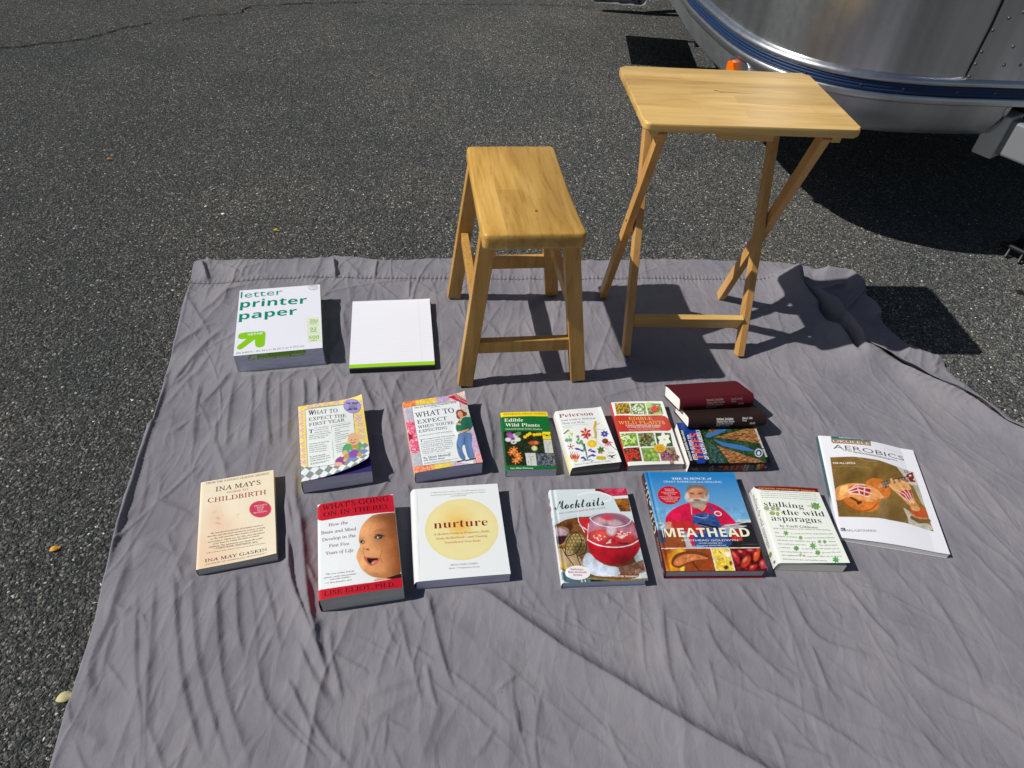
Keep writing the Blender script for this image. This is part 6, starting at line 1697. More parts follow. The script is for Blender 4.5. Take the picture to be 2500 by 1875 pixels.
# ------------------------------------------------------------------ drinks hardcover
def art_mock():
    a = Art(.1707, .2283, [(183, 155), (1250, 165), (1550, 1395), (385, 1470)], (214, 226, 230))
    a.mix(np.clip((a.y - 200) / 500, 0, 1) * .5, (186, 208, 216))
    a.poly([(830, 150), (1260, 150), (1275, 262), (1090, 275), (900, 200), (835, 190)], (120, 16, 36)); a.photo([(900, 165), (1250, 165), (1262, 262), (1060, 262)], [(190, 30, 70), (206, 50, 90), (140, 16, 40), (226, 90, 120)], 60, 4, .8)
    a.poly([(1080, 268), (1280, 262), (1290, 300), (1100, 306)], (230, 234, 238)); a.photo([(1090, 306), (1285, 300), (1320, 480), (1175, 480)], [(150, 84, 30), (190, 116, 40), (90, 60, 24), (60, 76, 40)], 70, 5, .6)
    # round wooden board
    a.mix(a.pmask([(250, 660), (420, 580), (640, 540), (900, 540), (1100, 640), (1500, 1330), (1300, 1410), (800, 1400), (500, 1380), (350, 1290)]), (122, 76, 36)); a.photo([(250, 660), (420, 580), (640, 540), (720, 720), (560, 760), (280, 820)], [(112, 66, 28), (86, 48, 20), (140, 88, 44)], 90, 6, .5)
    a.poly([(300, 980), (560, 1000), (700, 1240), (420, 1330), (350, 1280)], (190, 164, 124)); a.poly([(320, 1060), (345, 1270), (480, 1350), (440, 1250)], (196, 160, 70))
    a.poly([(345, 1285), (480, 1360), (800, 1408), (1250, 1425), (1540, 1395), (1560, 1500), (380, 1500)], (76, 116, 120)); a.poly([(780, 1405), (1100, 1425), (1560, 1390), (1560, 1500), (780, 1500)], (28, 40, 44))
    a.line([(350, 1255), (500, 1340), (800, 1392), (1200, 1418), (1540, 1385)], 26, (130, 112, 50))
    # small jar and wire basket
    a.ell(350, 800, 130, 120, (60, 20, 30), 0, .1); a.ell(345, 750, 118, 70, (206, 176, 196), 0, .3); a.ell(360, 860, 84, 60, (56, 16, 30), 0, .4)
    a.line([(255, 690), (320, 680), (420, 710), (470, 770), (450, 850), (390, 930), (300, 950)], 22, (170, 140, 70))
    a.ell(560, 920, 150, 150, (190, 164, 100), 0, .2); a.ell(640, 1000, 110, 90, (120, 100, 60), 0, .4)
    for k in range(7):
        for j in range(6):
            cx, cy = 440 + k * 50 + (j % 2) * 25, 790 + j * 48
            if math.hypot((cx - 575) / 160, (cy - 930) / 150) < 1: a.line([(cx + 25 * math.cos(t_), cy + 25 * math.sin(t_)) for t_ in np.linspace(.52, 6.8, 7)], 7, (66, 52, 30))
    a.line([(420, 980), (430, 880), (520, 770), (600, 756), (650, 850), (640, 960), (560, 1070), (420, 1090), (420, 980)], 13, (26, 20, 18)); a.line([(640, 860), (720, 900), (720, 1040), (600, 1090)], 10, (26, 20, 18))
    a.line([(360, 940), (420, 1070), (540, 1220)], 12, (40, 32, 28)); a.line([(570, 1040), (640, 1230)], 12, (40, 32, 28)); a.line([(650, 1420), (670, 1470)], 14, (220, 220, 200)); a.line([(700, 1420), (715, 1470)], 14, (220, 220, 200))
    # back glass
    a.poly([(600, 560), (760, 560), (760, 860), (680, 760), (620, 640)], (206, 40, 50)); a.line([(590, 230), (600, 600), (690, 760)], 10, (226, 236, 240)); a.line([(590, 240), (700, 210), (860, 205), (1000, 240), (1060, 290), (1020, 330), (900, 345)], 16, (236, 242, 245)); a.line([(1060, 290), (1165, 490)], 9, (220, 230, 234)); a.line([(620, 660), (730, 730)], 14, (246, 226, 230))
    # front tumbler of red punch
    a.ell(1090, 860, 370, 345, (178, 16, 34), 8, .05)
    a.poly([(730, 860), (745, 640), (780, 560), (900, 500), (1080, 485), (1240, 520), (1330, 600), (1400, 760), (1420, 880)], (178, 118, 136)); a.ell(1050, 600, 280, 92, (140, 96, 116), 8, .1); a.ell(900, 610, 90, 60, (200, 160, 168), 0, .6); a.ell(1100, 630, 100, 44, (206, 170, 180), 8, .6); a.ell(1000, 560, 80, 34, (214, 60, 76), 8, .8)
    a.ell(1070, 850, 345, 118, (184, 44, 52), 8, .1); a.ell(900, 800, 130, 70, (214, 80, 70), 0, .8); a.ell(1240, 830, 130, 60, (206, 60, 60), 0, .7); a.ell(1060, 740, 60, 60, (226, 206, 216), 10, .8)
    a.line([(730, 860), (850, 930), (1000, 962), (1180, 965), (1330, 930), (1420, 870)], 15, (246, 226, 232)); a.line([(760, 560), (830, 640), (1000, 690), (1180, 690), (1290, 650), (1325, 590)], 11, (236, 230, 238)); a.line([(760, 560), (880, 500), (1060, 486), (1220, 512), (1325, 590)], 9, (214, 214, 228)); a.line([(745, 640), (730, 860)], 9, (236, 220, 228))
    for k in range(26):
        r_ = random.Random(k); cx, cy = (870, 830) if k < 10 else (1220, 780); a.ell(cx + r_.gauss(0, 42), cy + r_.gauss(0, 16), 13, 8, (240, 200, 196), r_.random() * 180, .5)
    a.poly([(980, 920), (1050, 850), (1090, 900)], (226, 200, 190)); a.ell(1085, 880, 32, 36, (190, 20, 40), 0, .3); a.ell(1165, 900, 30, 24, (176, 16, 34), 0, .3); a.poly([(1120, 810), (1270, 800), (1200, 850)], (226, 206, 200)); a.ell(1240, 915, 70, 14, (110, 30, 40), 0, .8)
    a.shade(a.emask(1250, 1150, 190, 90, -10, 1.2), .5); a.shade(a.emask(850, 1000, 80, 160, 0, 1.2), 1.2)
    # napkin
    a.poly([(650, 1180), (700, 1060), (760, 1030), (850, 1140), (1000, 1220), (1160, 1230), (1210, 1290), (1150, 1360), (900, 1370), (760, 1330), (720, 1260)], (206, 216, 232)); a.shade(a.emask(900, 1300, 200, 60, 10, 1.2), 1.15); a.photo([(1150, 1230), (1280, 1200), (1480, 1130), (1520, 1290), (1380, 1330), (1180, 1310)], [(150, 110, 90), (120, 80, 62), (176, 140, 116), (96, 60, 46)], 60, 9, .5)
    a.grain(60, .7, np.clip((a.y - 520) / 80, 0, 1)); a.shade(a.emask(1300, 1080, 230, 260, -20, 1.4), .72); a.shade(a.emask(430, 720, 220, 120, 0, 1.3), .7); a.shade(a.emask(620, 1100, 160, 120, 0, 1.3), .75)
    a.ell(597, 1322, 178, 98, (238, 240, 244), 0, .02)
    a.line([(210, 160), (395, 1465)], 8, (196, 212, 220), .7)
    t = a.text
    t("Mocktails", (262, 440), (968, 388), 140, 'script', (26, 34, 44)); t("THE COMPLETE BARTENDER'S GUIDE", (320, 504), (976, 430), 22, 'sans', (170, 50, 90))
    for s, x0, y0, x1 in [("Delicious", 500, 1290, 678), ("Non-alcoholic", 462, 1328, 730), ("Drinks", 540, 1368, 664)]: t(s, (x0, y0), (x1, y0 - 2), 28, 'bold', (176, 60, 86))
    t("KESTER THOMPSON", (1104, 1370), (1456, 1366), 24, 'bold', (238, 236, 230))
    return a


sm = Art(.0245, .2283, [(118, 240), (183, 155), (385, 1470), (315, 1570)], (230, 236, 238), .0012)
sm.ell(175, 430, 30, 50, (160, 30, 50), 0, .4); sm.ell(170, 310, 14, 40, (90, 70, 90), 0, .5); sm.line([(150, 250), (160, 290)], 5, (40, 40, 50)); sm.line([(320, 1370), (326, 1440), (312, 1450)], 7, (60, 64, 70))
sm.texth("Mocktails", (186, 540), (238, 930), .0125, 'script', (40, 50, 70)); sm.texth("THE COMPLETE BARTENDER'S GUIDE", (262, 950), (290, 1240), .004, 'sans', (140, 60, 90))
hardcover("cookbook", 'mock', "white spined hardcover with a glass of red punch on its cover", art_mock(), sm, mat("blue_grey_pages", (214, 216, 232), .8), (236, 238, 240), (232, 234, 238))


# ------------------------------------------------------------------ barbecue hardcover
def art_meat():
    a = Art(.2078, .2545, [(118, 92), (1380, 100), (1845, 1465), (445, 1465)], (36, 128, 196))
    a.mix(np.clip((a.y - 150) / 650, 0, 1), (120, 176, 214))
    a.ell(475, 422, 162, 128, (196, 20, 42), 8, .03)
    # grill behind
    a.poly([(1420, 760), (1640, 760), (1640, 800), (1430, 800)], (176, 200, 214)); a.poly([(1420, 800), (1700, 800), (1780, 1150), (1300, 1150), (1280, 1000)], (34, 34, 36)); a.line([(1400, 790), (1640, 796)], 14, (200, 206, 210)); a.line([(1480, 1104), (1760, 1106)], 6, (80, 80, 82))
    a.poly([(300, 900), (620, 880), (760, 1148), (360, 1148)], (150, 72, 30)); a.poly([(310, 920), (410, 900), (440, 1070), (340, 1075)], (60, 70, 86)); a.poly([(660, 960), (740, 960), (830, 1146), (720, 1146)], (176, 184, 186)); a.ell(355, 835, 55, 40, (190, 206, 210), 0, .2); a.ell(355, 832, 30, 22, (130, 150, 160), 0, .3)
    # generic bearded cook in a red shirt and denim apron
    rd = (206, 20, 70)
    a.poly([(415, 740), (480, 650), (600, 570), (760, 520), (1010, 510), (1160, 570), (1280, 660), (1400, 790), (1440, 850), (1250, 900), (900, 960), (560, 900), (430, 830)], rd); a.poly([(700, 900), (1000, 900), (1000, 1000), (800, 1140), (740, 1000)], rd)
    a.shade(a.emask(560, 680, 120, 90, -30, 1.2), 1.2); a.shade(a.emask(1180, 740, 110, 120, 30, 1.3), .8); a.shade(a.emask(720, 800, 60, 130, 0, 1.2), .8)
    a.poly([(790, 670), (1110, 670), (1190, 820), (1300, 1000), (1380, 1146), (820, 1146), (810, 860)], (44, 74, 134)); a.photo([(800, 690), (1100, 690), (1300, 1130), (830, 1130)], [(44, 74, 134), (56, 90, 150), (36, 60, 116)], 40, 3, .3); a.line([(820, 710), (900, 735), (1000, 742), (1020, 690)], 6, (170, 190, 216)); a.line([(1040, 560), (1100, 670)], 26, (44, 74, 134)); a.line([(780, 560), (790, 690)], 8, (196, 206, 220))
    a.ell(1155, 678, 55, 34, (236, 220, 224), 15, .05); a.ell(1155, 678, 38, 23, (190, 60, 90), 15, .1)
    sk = (206, 142, 108)
    a.poly([(800, 560), (990, 560), (960, 660), (930, 662)], sk); a.line([(805, 580), (940, 662), (1030, 580)], 24, (176, 20, 60))
    a.ell(862, 420, 152, 150, sk, 0, .1); a.ell(850, 340, 136, 70, (120, 106, 96), 0, .35); a.ell(862, 385, 128, 66, sk, 0, .4); a.ell(722, 440, 30, 54, (206, 198, 190), 0, .5); a.ell(1000, 440, 34, 56, (200, 192, 186), 0, .5); a.ell(1000, 380, 22, 60, (140, 126, 116), 10, .6)
    a.shade(a.emask(960, 420, 60, 120, 0, 1.3), .78); a.shade(a.emask(830, 350, 90, 40, 0, 1.2), 1.15)
    a.ell(880, 520, 118, 62, (158, 136, 120), 0, .35); a.ell(800, 486, 74, 20, (206, 196, 186), -12, .5); a.ell(930, 480, 84, 20, (198, 188, 178), 12, .5); a.ell(862, 488, 56, 9, (120, 50, 44), 0, .5); a.ell(890, 570, 90, 34, (176, 160, 146), 0, .6)
    a.ell(862, 445, 30, 24, (214, 140, 112), 0, .6); a.ell(795, 400, 34, 8, (70, 50, 44), 4, .6); a.ell(905, 400, 34, 8, (70, 50, 44), -4, .6); a.line([(758, 385), (830, 376)], 9, (120, 96, 84)); a.line([(880, 376), (950, 382)], 9, (110, 90, 80))
    # gloved arms and tongs
    a.ell(480, 838, 64, 50, sk, 10, .2); a.line([(560, 830), (700, 840), (860, 890)], 110, (190, 44, 40)); a.line([(860, 880), (930, 920)], 70, (190, 44, 40)); a.photo([(1310, 920), (1460, 900), (1500, 1050), (1340, 1050)], [(186, 40, 44), (150, 24, 30), (206, 80, 80)], 30, 7)
    a.poly([(870, 800), (1150, 860), (1180, 900), (980, 900)], (26, 28, 32)); a.line([(910, 836), (1100, 890)], 8, (120, 130, 150)); a.line([(900, 860), (1060, 900)], 7, (110, 120, 140)); a.poly([(1190, 870), (1250, 830), (1420, 820), (1540, 860), (1400, 900), (1250, 910)], (170, 160, 166)); a.line([(1250, 850), (1540, 800)], 10, (214, 216, 220)); a.line([(1260, 880), (1550, 850)], 10, (206, 208, 214))
    # strip of food photographs
    a.poly([(350, 1150), (1740, 1146), (1748, 1160), (355, 1162)], (232, 226, 210))
    a.poly([(355, 1162), (1045, 1160), (1128, 1475), (440, 1475)], (150, 66, 20)); a.mix(a.emask(560, 1330, 90, 210, 15, 1.2) * a.pmask([(355, 1162), (1045, 1160), (1128, 1475), (440, 1475)]) * .9, (236, 160, 30)); a.mix(a.emask(660, 1420, 30, 80, 0, 1) * .8, (250, 220, 80)); a.mix(a.emask(630, 1190, 50, 40, 0, 1) * .8, (246, 180, 50))
    a.poly([(500, 1370), (520, 1280), (600, 1215), (760, 1190), (900, 1200), (1000, 1240), (1055, 1300), (900, 1320), (760, 1350), (680, 1400), (620, 1430), (540, 1410)], (110, 60, 26)); a.poly([(530, 1370), (560, 1300), (660, 1240), (820, 1230), (940, 1260), (1050, 1302), (900, 1310), (740, 1340), (640, 1390), (580, 1400)], (206, 120, 66)); a.photo([(560, 1360), (620, 1290), (760, 1250), (940, 1275), (880, 1300), (700, 1340)], [(216, 136, 80), (196, 104, 56), (230, 160, 104)], 40, 5, .4); a.line([(800, 1350), (910, 1475)], 16, (70, 40, 30))
    a.poly([(1045, 1160), (1062, 1160), (1138, 1475), (1124, 1475)], (232, 226, 210))
    a.photo([(1062, 1162), (1300, 1160), (1382, 1475), (1138, 1475)], [(232, 196, 40), (240, 214, 70), (222, 176, 30), (246, 230, 130)], 26, 6, .7); a.ell(1265, 1420, 34, 30, (90, 40, 16), 0, .6); a.ell(1330, 1360, 20, 28, (110, 56, 20), 0, .7); a.line([(1165, 1190), (1200, 1230)], 9, (60, 60, 20)); a.ell(1280, 1240, 50, 34, (246, 240, 206), 0, .8)
    a.poly([(1300, 1160), (1316, 1160), (1396, 1475), (1380, 1475)], (232, 226, 210))
    fp = [(1316, 1160), (1748, 1158), (1845, 1475), (1396, 1475)]
    a.photo(fp, [(110, 16, 24), (70, 10, 16), (150, 30, 36), (90, 20, 20), (40, 6, 10)], 44, 8, .9)
    for x, y, rx, ry, ro, c in [(1390, 1270, 36, 90, -35, (196, 40, 50)), (1540, 1340, 50, 90, 35, (190, 60, 34)), (1690, 1250, 40, 90, 15, (216, 84, 30)), (1620, 1190, 90, 26, 5, (150, 26, 40)), (1780, 1380, 50, 60, -20, (176, 60, 70)), (1640, 1420, 60, 30, -25, (176, 40, 34)), (1480, 1210, 60, 28, 20, (160, 30, 40))]:
        m = a.emask(x, y, rx, ry, ro, .4) * a.pmask(fp); a.mix(m, c); a.mix(a.emask(x - rx * .25, y - ry * .25, rx * .35, ry * .4, ro, 1.2) * a.pmask(fp) * .7, (240, 150, 110))
    a.grain(50, .65, np.clip((a.y - 560) / 40, 0, 1)); a.grain(24, .5, a.emask(862, 430, 190, 190, 0, .4))
    a.line([(165, 95), (390, 1130)], 9, (24, 96, 160), .6)
    t = a.text; cr = (240, 240, 214)
    t("THE SCIENCE of", (510, 202), (1072, 202), 32, 'sbold', (226, 238, 244)); t("GREAT BARBECUE and GRILLING", (396, 242), (1212, 248), 27, 'sans', (214, 232, 242))
    t("MEATHEAD", (400, 1000), (1612, 1000), 128, 'black', cr); t("MEATHEAD GOLDWYN", (655, 1060), (1436, 1060), 28, 'sans', (236, 236, 230)); t("with GREG BLONDER, PH.D.", (888, 1094), (1218, 1094), 16, 'sbold', (236, 236, 230)); t("Foreword by J. KENJI LÓPEZ-ALT", (860, 1128), (1266, 1126), 18, 'sbold', (236, 236, 230))
    for s, x0, x1, y in [("Includes FREE", 408, 545, 338), ("MEMBERSHIP", 420, 550, 360), ("in the meatheadclub", 365, 590, 384), ("Pitmaster Club", 400, 560, 406), ("Go to", 455, 500, 428), ("www.amazingribs.com/join", 340, 615, 448), ("and enter your code", 370, 595, 470), ("from the book to receive", 400, 590, 490), ("a free trial", 430, 560, 512)]: t(s, (x0, y), (x1, y + 6), 12, 'bold', (246, 206, 210))
    return a


st = Art(.0285, .2545, [(62, 185), (118, 92), (445, 1465), (405, 1580)], (66, 24, 26), .0012)
st.texth("MEATHEAD", (122, 318), (290, 1060), .0195, 'black', (238, 236, 208)); st.texth("GOLDWYN", (330, 1085), (386, 1370), .0070, 'sans', (190, 160, 140)); st.texth("THE SCIENCE OF", (92, 190), (120, 300), .004, 'sans', (170, 140, 120)); st.texth("GREAT BARBECUE", (104, 180), (132, 290), .004, 'sans', (170, 140, 120)); st.ell(400, 1480, 16, 30, (150, 120, 110), 0, .4)
hardcover("cookbook", 'meat', "large blue hardcover with a bearded cook and a strip of food photos", art_meat(), st, mat("grey_pages", (200, 192, 196), .8), (150, 24, 30), (150, 26, 34))


# ------------------------------------------------------------------ wild food paperback
def art_asp():
    a = Art(.1443, .1979, [(95, 155), (1075, 100), (1515, 1310), (415, 1378)], (238, 243, 234), .0009)
    a.poly([(60, 110), (1120, 60), (1120, 158), (1088, 162), (700, 190), (400, 205), (108, 208)], (120, 22, 30))
    t = a.text; dk = (44, 54, 56)
    t("FIFTIETH ANNIVERSARY EDITION", (158, 196), (1042, 164), 26, 'sbold', (236, 180, 80))
    for s, x0, y0, x1, y1 in [("A delightful book on the recognition, gathering, preparation and", 178, 232, 1048, 204), ("use of the natural health foods that grow wild all about us. The", 186, 266, 1058, 238), ("lore contained here can turn every field, forest, swamp and vacant", 194, 298, 1072, 268), ("lot and roadside into a health-food market with free merchandise.", 202, 330, 1060, 302)]: t(s, (x0, y0), (x1, y1), 15, 'sital', (90, 110, 108))
    t("stalking", (232, 464), (845, 462), 96, 'roman', dk); t("the wild", (520, 585), (1170, 558), 100, 'roman', dk); t("asparagus", (335, 690), (1112, 676), 110, 'roman', dk)
    t("by Euell Gibbons", (458, 786), (1046, 770), 46, 'roman', dk); t("With a Remembrance of the Author by John McPhee", (358, 826), (1245, 788), 22, 'sital', (100, 60, 60))
    for s, x0, y0, x1, y1 in [("This", 372, 892, 440, 888), ("is a book for lovers of good food, with", 618, 892, 1276, 850), ("hundreds of detailed", 380, 950, 716, 944), ("recipes for turning ordinary", 832, 950, 1296, 910), ("wild fruits and vegetables into tasty", 398, 1012, 1002, 1000), ("dishes", 1204, 982, 1312, 972), ("that would grace any table.", 414, 1070, 856, 1062), ("The information", 1050, 1058, 1338, 1030), ("contained", 430, 1130, 600, 1126), ("in these pages will enable you to", 784, 1132, 1362, 1090), ("save many times the price on", 446, 1196, 945, 1186), ("grocery bills and", 1092, 1178, 1384, 1146), ("diet supplements.", 462, 1254, 760, 1246), ("This book offers you economy,", 858, 1256, 1398, 1212), ("delicious food, fun and healthy activity.", 480, 1316, 1172, 1306)]: t(s, (x0, y0), (x1, y1), 25, 'serif', (86, 100, 100))
    gr, g2, ol = (80, 150, 60), (110, 170, 84), (146, 160, 96)
    for k, an in enumerate(range(0, 360, 60)): leaf(a, 1045, 395, 66, 20, an + 10, (90, 160, 60) if k % 2 else (120, 184, 84))
    for x, y, an in [(960, 350, 60), (990, 430, 20), (960, 440, -40), (985, 345, 30)]: leaf(a, x, y, 62, 13, an, (96, 140, 80))
    a.shape([(862, 412), (960, 398), (1040, 402), (960, 412)], (110, 130, 100))
    for x, y, rx, ry in [(265, 495, 42, 30), (362, 492, 34, 30), (436, 490, 34, 28), (350, 570, 44, 32), (432, 575, 26, 34), (505, 550, 18, 18)]: a.disc(x, y, rx, ry, ol, 16); a.disc(x, y - 3, rx * .55, ry * .5, (170, 182, 124), 12)
    for p in ([(300, 530), (480, 520)], [(250, 545), (300, 520)]): a.line(p, 5, (150, 140, 120))
    for cx, cy, n, r, col in [(545, 880, 6, 58, gr), (770, 940, 7, 46, (110, 150, 60)), (1060, 985, 6, 40, (84, 140, 70)), (1140, 980, 6, 44, (84, 140, 70)), (955, 1060, 7, 70, (100, 150, 80)), (695, 1118, 8, 58, (84, 134, 76)), (1025, 1170, 8, 60, (90, 150, 70)), (760, 1220, 4, 42, (140, 150, 70)), (1300, 1270, 7, 72, (60, 160, 70))]:
        for k in range(n): leaf(a, cx, cy, r * .85, r * .2, k * 360 / n + cx % 50, col if k % 2 else tuple(min(255, q + 24) for q in col))
    a.disc(812, 1235, 22, 16, (196, 130, 120), 12); a.disc(1298, 1298, 10, 8, (40, 60, 50), 8)
    return a


sa = Art(.0270, .1979, [(45, 250), (95, 155), (415, 1378), (365, 1450)], (226, 230, 226), .0012)
sa.texth("stalking the wild asparagus", (92, 312), (312, 1165), .0105, 'serif', (84, 90, 94)); sa.line([(60, 220), (80, 290)], 16, (150, 156, 160), .6); sa.ell(335, 1250, 16, 38, (130, 140, 60), 0, .4); sa.texth("HARPER", (372, 1330), (380, 1380), .006, 'sans', (110, 110, 110)) if False else sa.ell(378, 1355, 10, 22, (120, 124, 124), 0, .5)
paperback("paperback", 'asp', "white paperback with a dark red top band and green leaf drawings", art_asp(), spine=sa, pages=M_PAGESCREAM, inner=(130, 128, 122),
          bend=lambda u, v: .0025 * np.sin(np.clip(u, 0, 1) * math.pi) + .009 * np.clip((u - .25) / .75, 0, 1) ** 1.6 * np.clip(1 - v * 1.1, 0, 1), pbend=lambda u, v: .002 * np.sin(np.clip(u, 0, 1) * math.pi) - .004 * u * (1 - v), spine_lean=.004, skew=(-.001, 0))


# ------------------------------------------------------------------ ukulele exercise book
def art_uke():
    a = Art(.2266, .3030, [(68, 95), (1245, 280), (1635, 1555), (405, 1310)], (234, 236, 243), .0011)
    ph = [(228, 384), (500, 395), (800, 440), (1030, 510), (1245, 572), (1455, 1292), (1150, 1200), (800, 1130), (374, 1085)]
    pm = a.pmask(ph, False)
    a.mix(pm, (122, 94, 44)); a.mix(pm * np.clip(fbm(a.x / 170, a.y / 110, 3) * 1.7 - .5, 0, 1), (140, 112, 58)); a.mix(pm * a.emask(480, 620, 120, 90, -40, 1.3) * .6, (84, 62, 26)); a.mix(pm * a.emask(860, 980, 60, 200, 0, 1.2) * .5, (156, 136, 96)); a.mix(pm * a.emask(760, 620, 40, 60, 0, 1.2) * .5, (90, 68, 30)); a.mix(pm * a.emask(1000, 1080, 100, 110, 0, 1.2) * .5, (94, 70, 34))
    a.mix(pm * a.pmask([(1020, 505), (1250, 570), (1300, 780), (1180, 720), (1110, 620)]), (196, 194, 182)); a.mix(pm * a.pmask([(1080, 1000), (1180, 1060), (1300, 1190), (1420, 1200), (1460, 1300), (1150, 1210), (1160, 1140)]), (190, 186, 172)); a.mix(pm * a.pmask([(1220, 720), (1300, 740), (1400, 1040), (1340, 980)]), (176, 170, 154))
    # ukulele
    og = (206, 116, 44)
    a.ell(610, 930, 215, 105, og, 22, .06); a.ell(800, 790, 160, 110, og, 30, .08); a.ell(720, 860, 130, 90, og, 30, .3); a.shade(a.emask(640, 960, 150, 60, 22, 1.2), 1.18); a.shade(a.emask(520, 950, 100, 70, 20, 1.2), .82); a.shade(a.emask(900, 850, 60, 50, 20, 1.2), 1.15); a.line([(400, 930), (480, 1010), (600, 1045), (720, 1040), (800, 960)], 14, (160, 84, 30))
    a.poly([(555, 940), (605, 925), (622, 950), (575, 972)], (70, 44, 24)); a.line([(490, 880), (600, 950)], 20, (80, 50, 28))
    a.poly([(830, 715), (1140, 628), (1195, 690), (870, 790)], (84, 48, 34)); a.poly([(1140, 628), (1170, 590), (1230, 570), (1265, 700), (1195, 695)], (120, 36, 30))
    for k in range(9): a.line([(850 + 36 * k, 712 - 10 * k), (878 + 36 * k, 784 - 11 * k)], 4, (190, 150, 110))
    for k in range(4): a.line([(800, 740 + 14 * k), (1185, 640 + 14 * k)], 3, (206, 196, 180))
    a.line([(1135, 630), (1195, 692)], 6, (230, 220, 200)); a.ell(1150, 568, 26, 18, (110, 110, 116), 0, .1); a.ell(1150, 568, 16, 10, (196, 194, 182), 0, .1); a.ell(1200, 615, 16, 12, (214, 210, 206), 0, .3); a.ell(1248, 665, 12, 12, (206, 200, 196), 0, .3)
    # two hands drawn with their tendons showing
    sk, red, wt = (226, 156, 90), (176, 44, 56), (236, 206, 190)
    a.poly([(310, 750), (440, 715), (600, 720), (700, 760), (790, 800), (860, 890), (840, 905), (760, 880), (700, 930), (600, 920), (480, 860), (345, 920), (320, 840)], sk)
    for p in ([(700, 770), (790, 830), (852, 895)], [(690, 820), (760, 870), (830, 900)], [(670, 860), (720, 900), (775, 912)], [(620, 890), (680, 925), (730, 935)]): a.line(p, 30, (232, 166, 104))
    a.poly([(375, 745), (450, 735), (455, 810), (400, 850), (360, 830)], (240, 190, 120)); a.shade(a.pmask([(310, 750), (370, 745), (350, 915), (330, 920)]), .82)
    a.poly([(450, 760), (560, 735), (680, 765), (720, 820), (680, 880), (600, 870), (500, 830)], red)
    for p in ([(450, 800), (560, 760), (720, 790)], [(460, 820), (580, 800), (720, 850)], [(480, 835), (580, 850), (690, 890)], [(470, 790), (540, 740), (640, 745)], [(560, 770), (590, 850)], [(640, 770), (640, 860)]): a.line(p, 13, wt)
    a.poly([(940, 745), (1010, 720), (1090, 700), (1170, 740), (1200, 790), (1230, 880), (1260, 960), (1330, 1010), (1230, 1040), (1160, 980), (1080, 900), (990, 820)], sk)
    for p in ([(955, 680), (975, 740), (1040, 800)], [(1018, 688), (1050, 740), (1100, 790)], [(1090, 700), (1150, 720), (1190, 780)], [(940, 750), (980, 790), (1060, 840)]): a.line(p, 34, (234, 176, 112))
    a.poly([(1050, 830), (1130, 800), (1200, 800), (1225, 900), (1160, 930), (1090, 890)], red)
    for p in ([(1010, 800), (1120, 860), (1190, 960)], [(1080, 780), (1150, 850), (1210, 950)], [(1150, 780), (1190, 860), (1230, 960)], [(1060, 860), (1150, 930)]): a.line(p, 12, wt)
    a.ell(1285, 1060, 110, 70, (196, 84, 44), 28, .1); a.ell(1250, 1020, 60, 34, (226, 170, 110), 10, .3); a.line([(1180, 1080), (1260, 1130), (1380, 1140)], 16, (214, 140, 90)); a.line([(1200, 1130), (1290, 1180), (1410, 1170)], 40, (120, 92, 46))
    a.grain(45, .55, pm)
    a.line([(540, 405), (620, 450), (720, 462), (790, 450)], 4, (170, 150, 110))
    a.poly([(215, 106), (690, 174), (703, 258), (651, 253), (250, 211), (226, 186)], (150, 124, 92)); a.poly([(213, 100), (690, 164), (696, 198), (400, 174), (222, 150)], (44, 104, 116))
    t = a.text
    t("Audio Access Included", (310, 148), (562, 174), 13, 'bold', (230, 240, 240)); a.disc(592, 172, 17, 12, (150, 196, 206))
    t("UKULELE", (252, 197), (684, 246), 30, 'sans', (238, 232, 222)); t("AEROBICS", (256, 280), (1136, 424), 58, 'sans', (96, 92, 100))
    t("A 40-WEEK, One-Lick-Per-Day Workout Program for Developing,", (372, 316), (1044, 438), 13, 'bold', (90, 90, 96)); t("Improving and Maintaining Ukulele Technique", (490, 346), (945, 430), 13, 'bold', (90, 90, 96))
    t("FOR ALL LEVELS:", (272, 470), (528, 488), 22, 'black', (244, 240, 230)); t("From beginner to advanced", (282, 500), (480, 516), 8, 'sans', (200, 186, 150)); t("Ukulele exercises and riffs", (490, 517), (696, 546), 8, 'sans', (200, 186, 150)); t("BY CHAD JOHNSON", (865, 286), (1110, 334), 9, 'sans', (180, 182, 190))
    t("HAL•LEONARD", (460, 1252), (794, 1282), 26, 'sans', (86, 88, 96)); a.shape([(402, 1208), (450, 1212), (456, 1246), (408, 1240)], (50, 54, 66)); a.text("HL", (412, 1236), (448, 1240), 20, 'black', (220, 222, 228))
    return a


sk_ = Art(.0110, .3030, [(58, 110), (68, 95), (405, 1310), (400, 1340)], (60, 96, 104), .002)
sk_.mix(np.clip((.12 - sk_.v) / .03, 0, 1), (200, 204, 220)); sk_.texth("UKULELE AEROBICS", (66, 180), (200, 700), .0046, 'bold', (210, 216, 216))
paperback("music_book", 'uke', "large white exercise book with hands playing a ukulele", art_uke(), spine=sk_, pages=M_PAGES, inner=(210, 212, 226), back=(40, 44, 60), spine_lean=.002,
          bend=lambda u, v: .009 * np.sin(np.clip(u * 1.15, 0, 1) * math.pi) ** 1.0 * (.55 + .45 * v) + .004 * u * (1 - v), pbend=lambda u, v: .0045 * np.sin(np.clip(u * 1.3 - .2, 0, 1) * math.pi) + .002 * u)


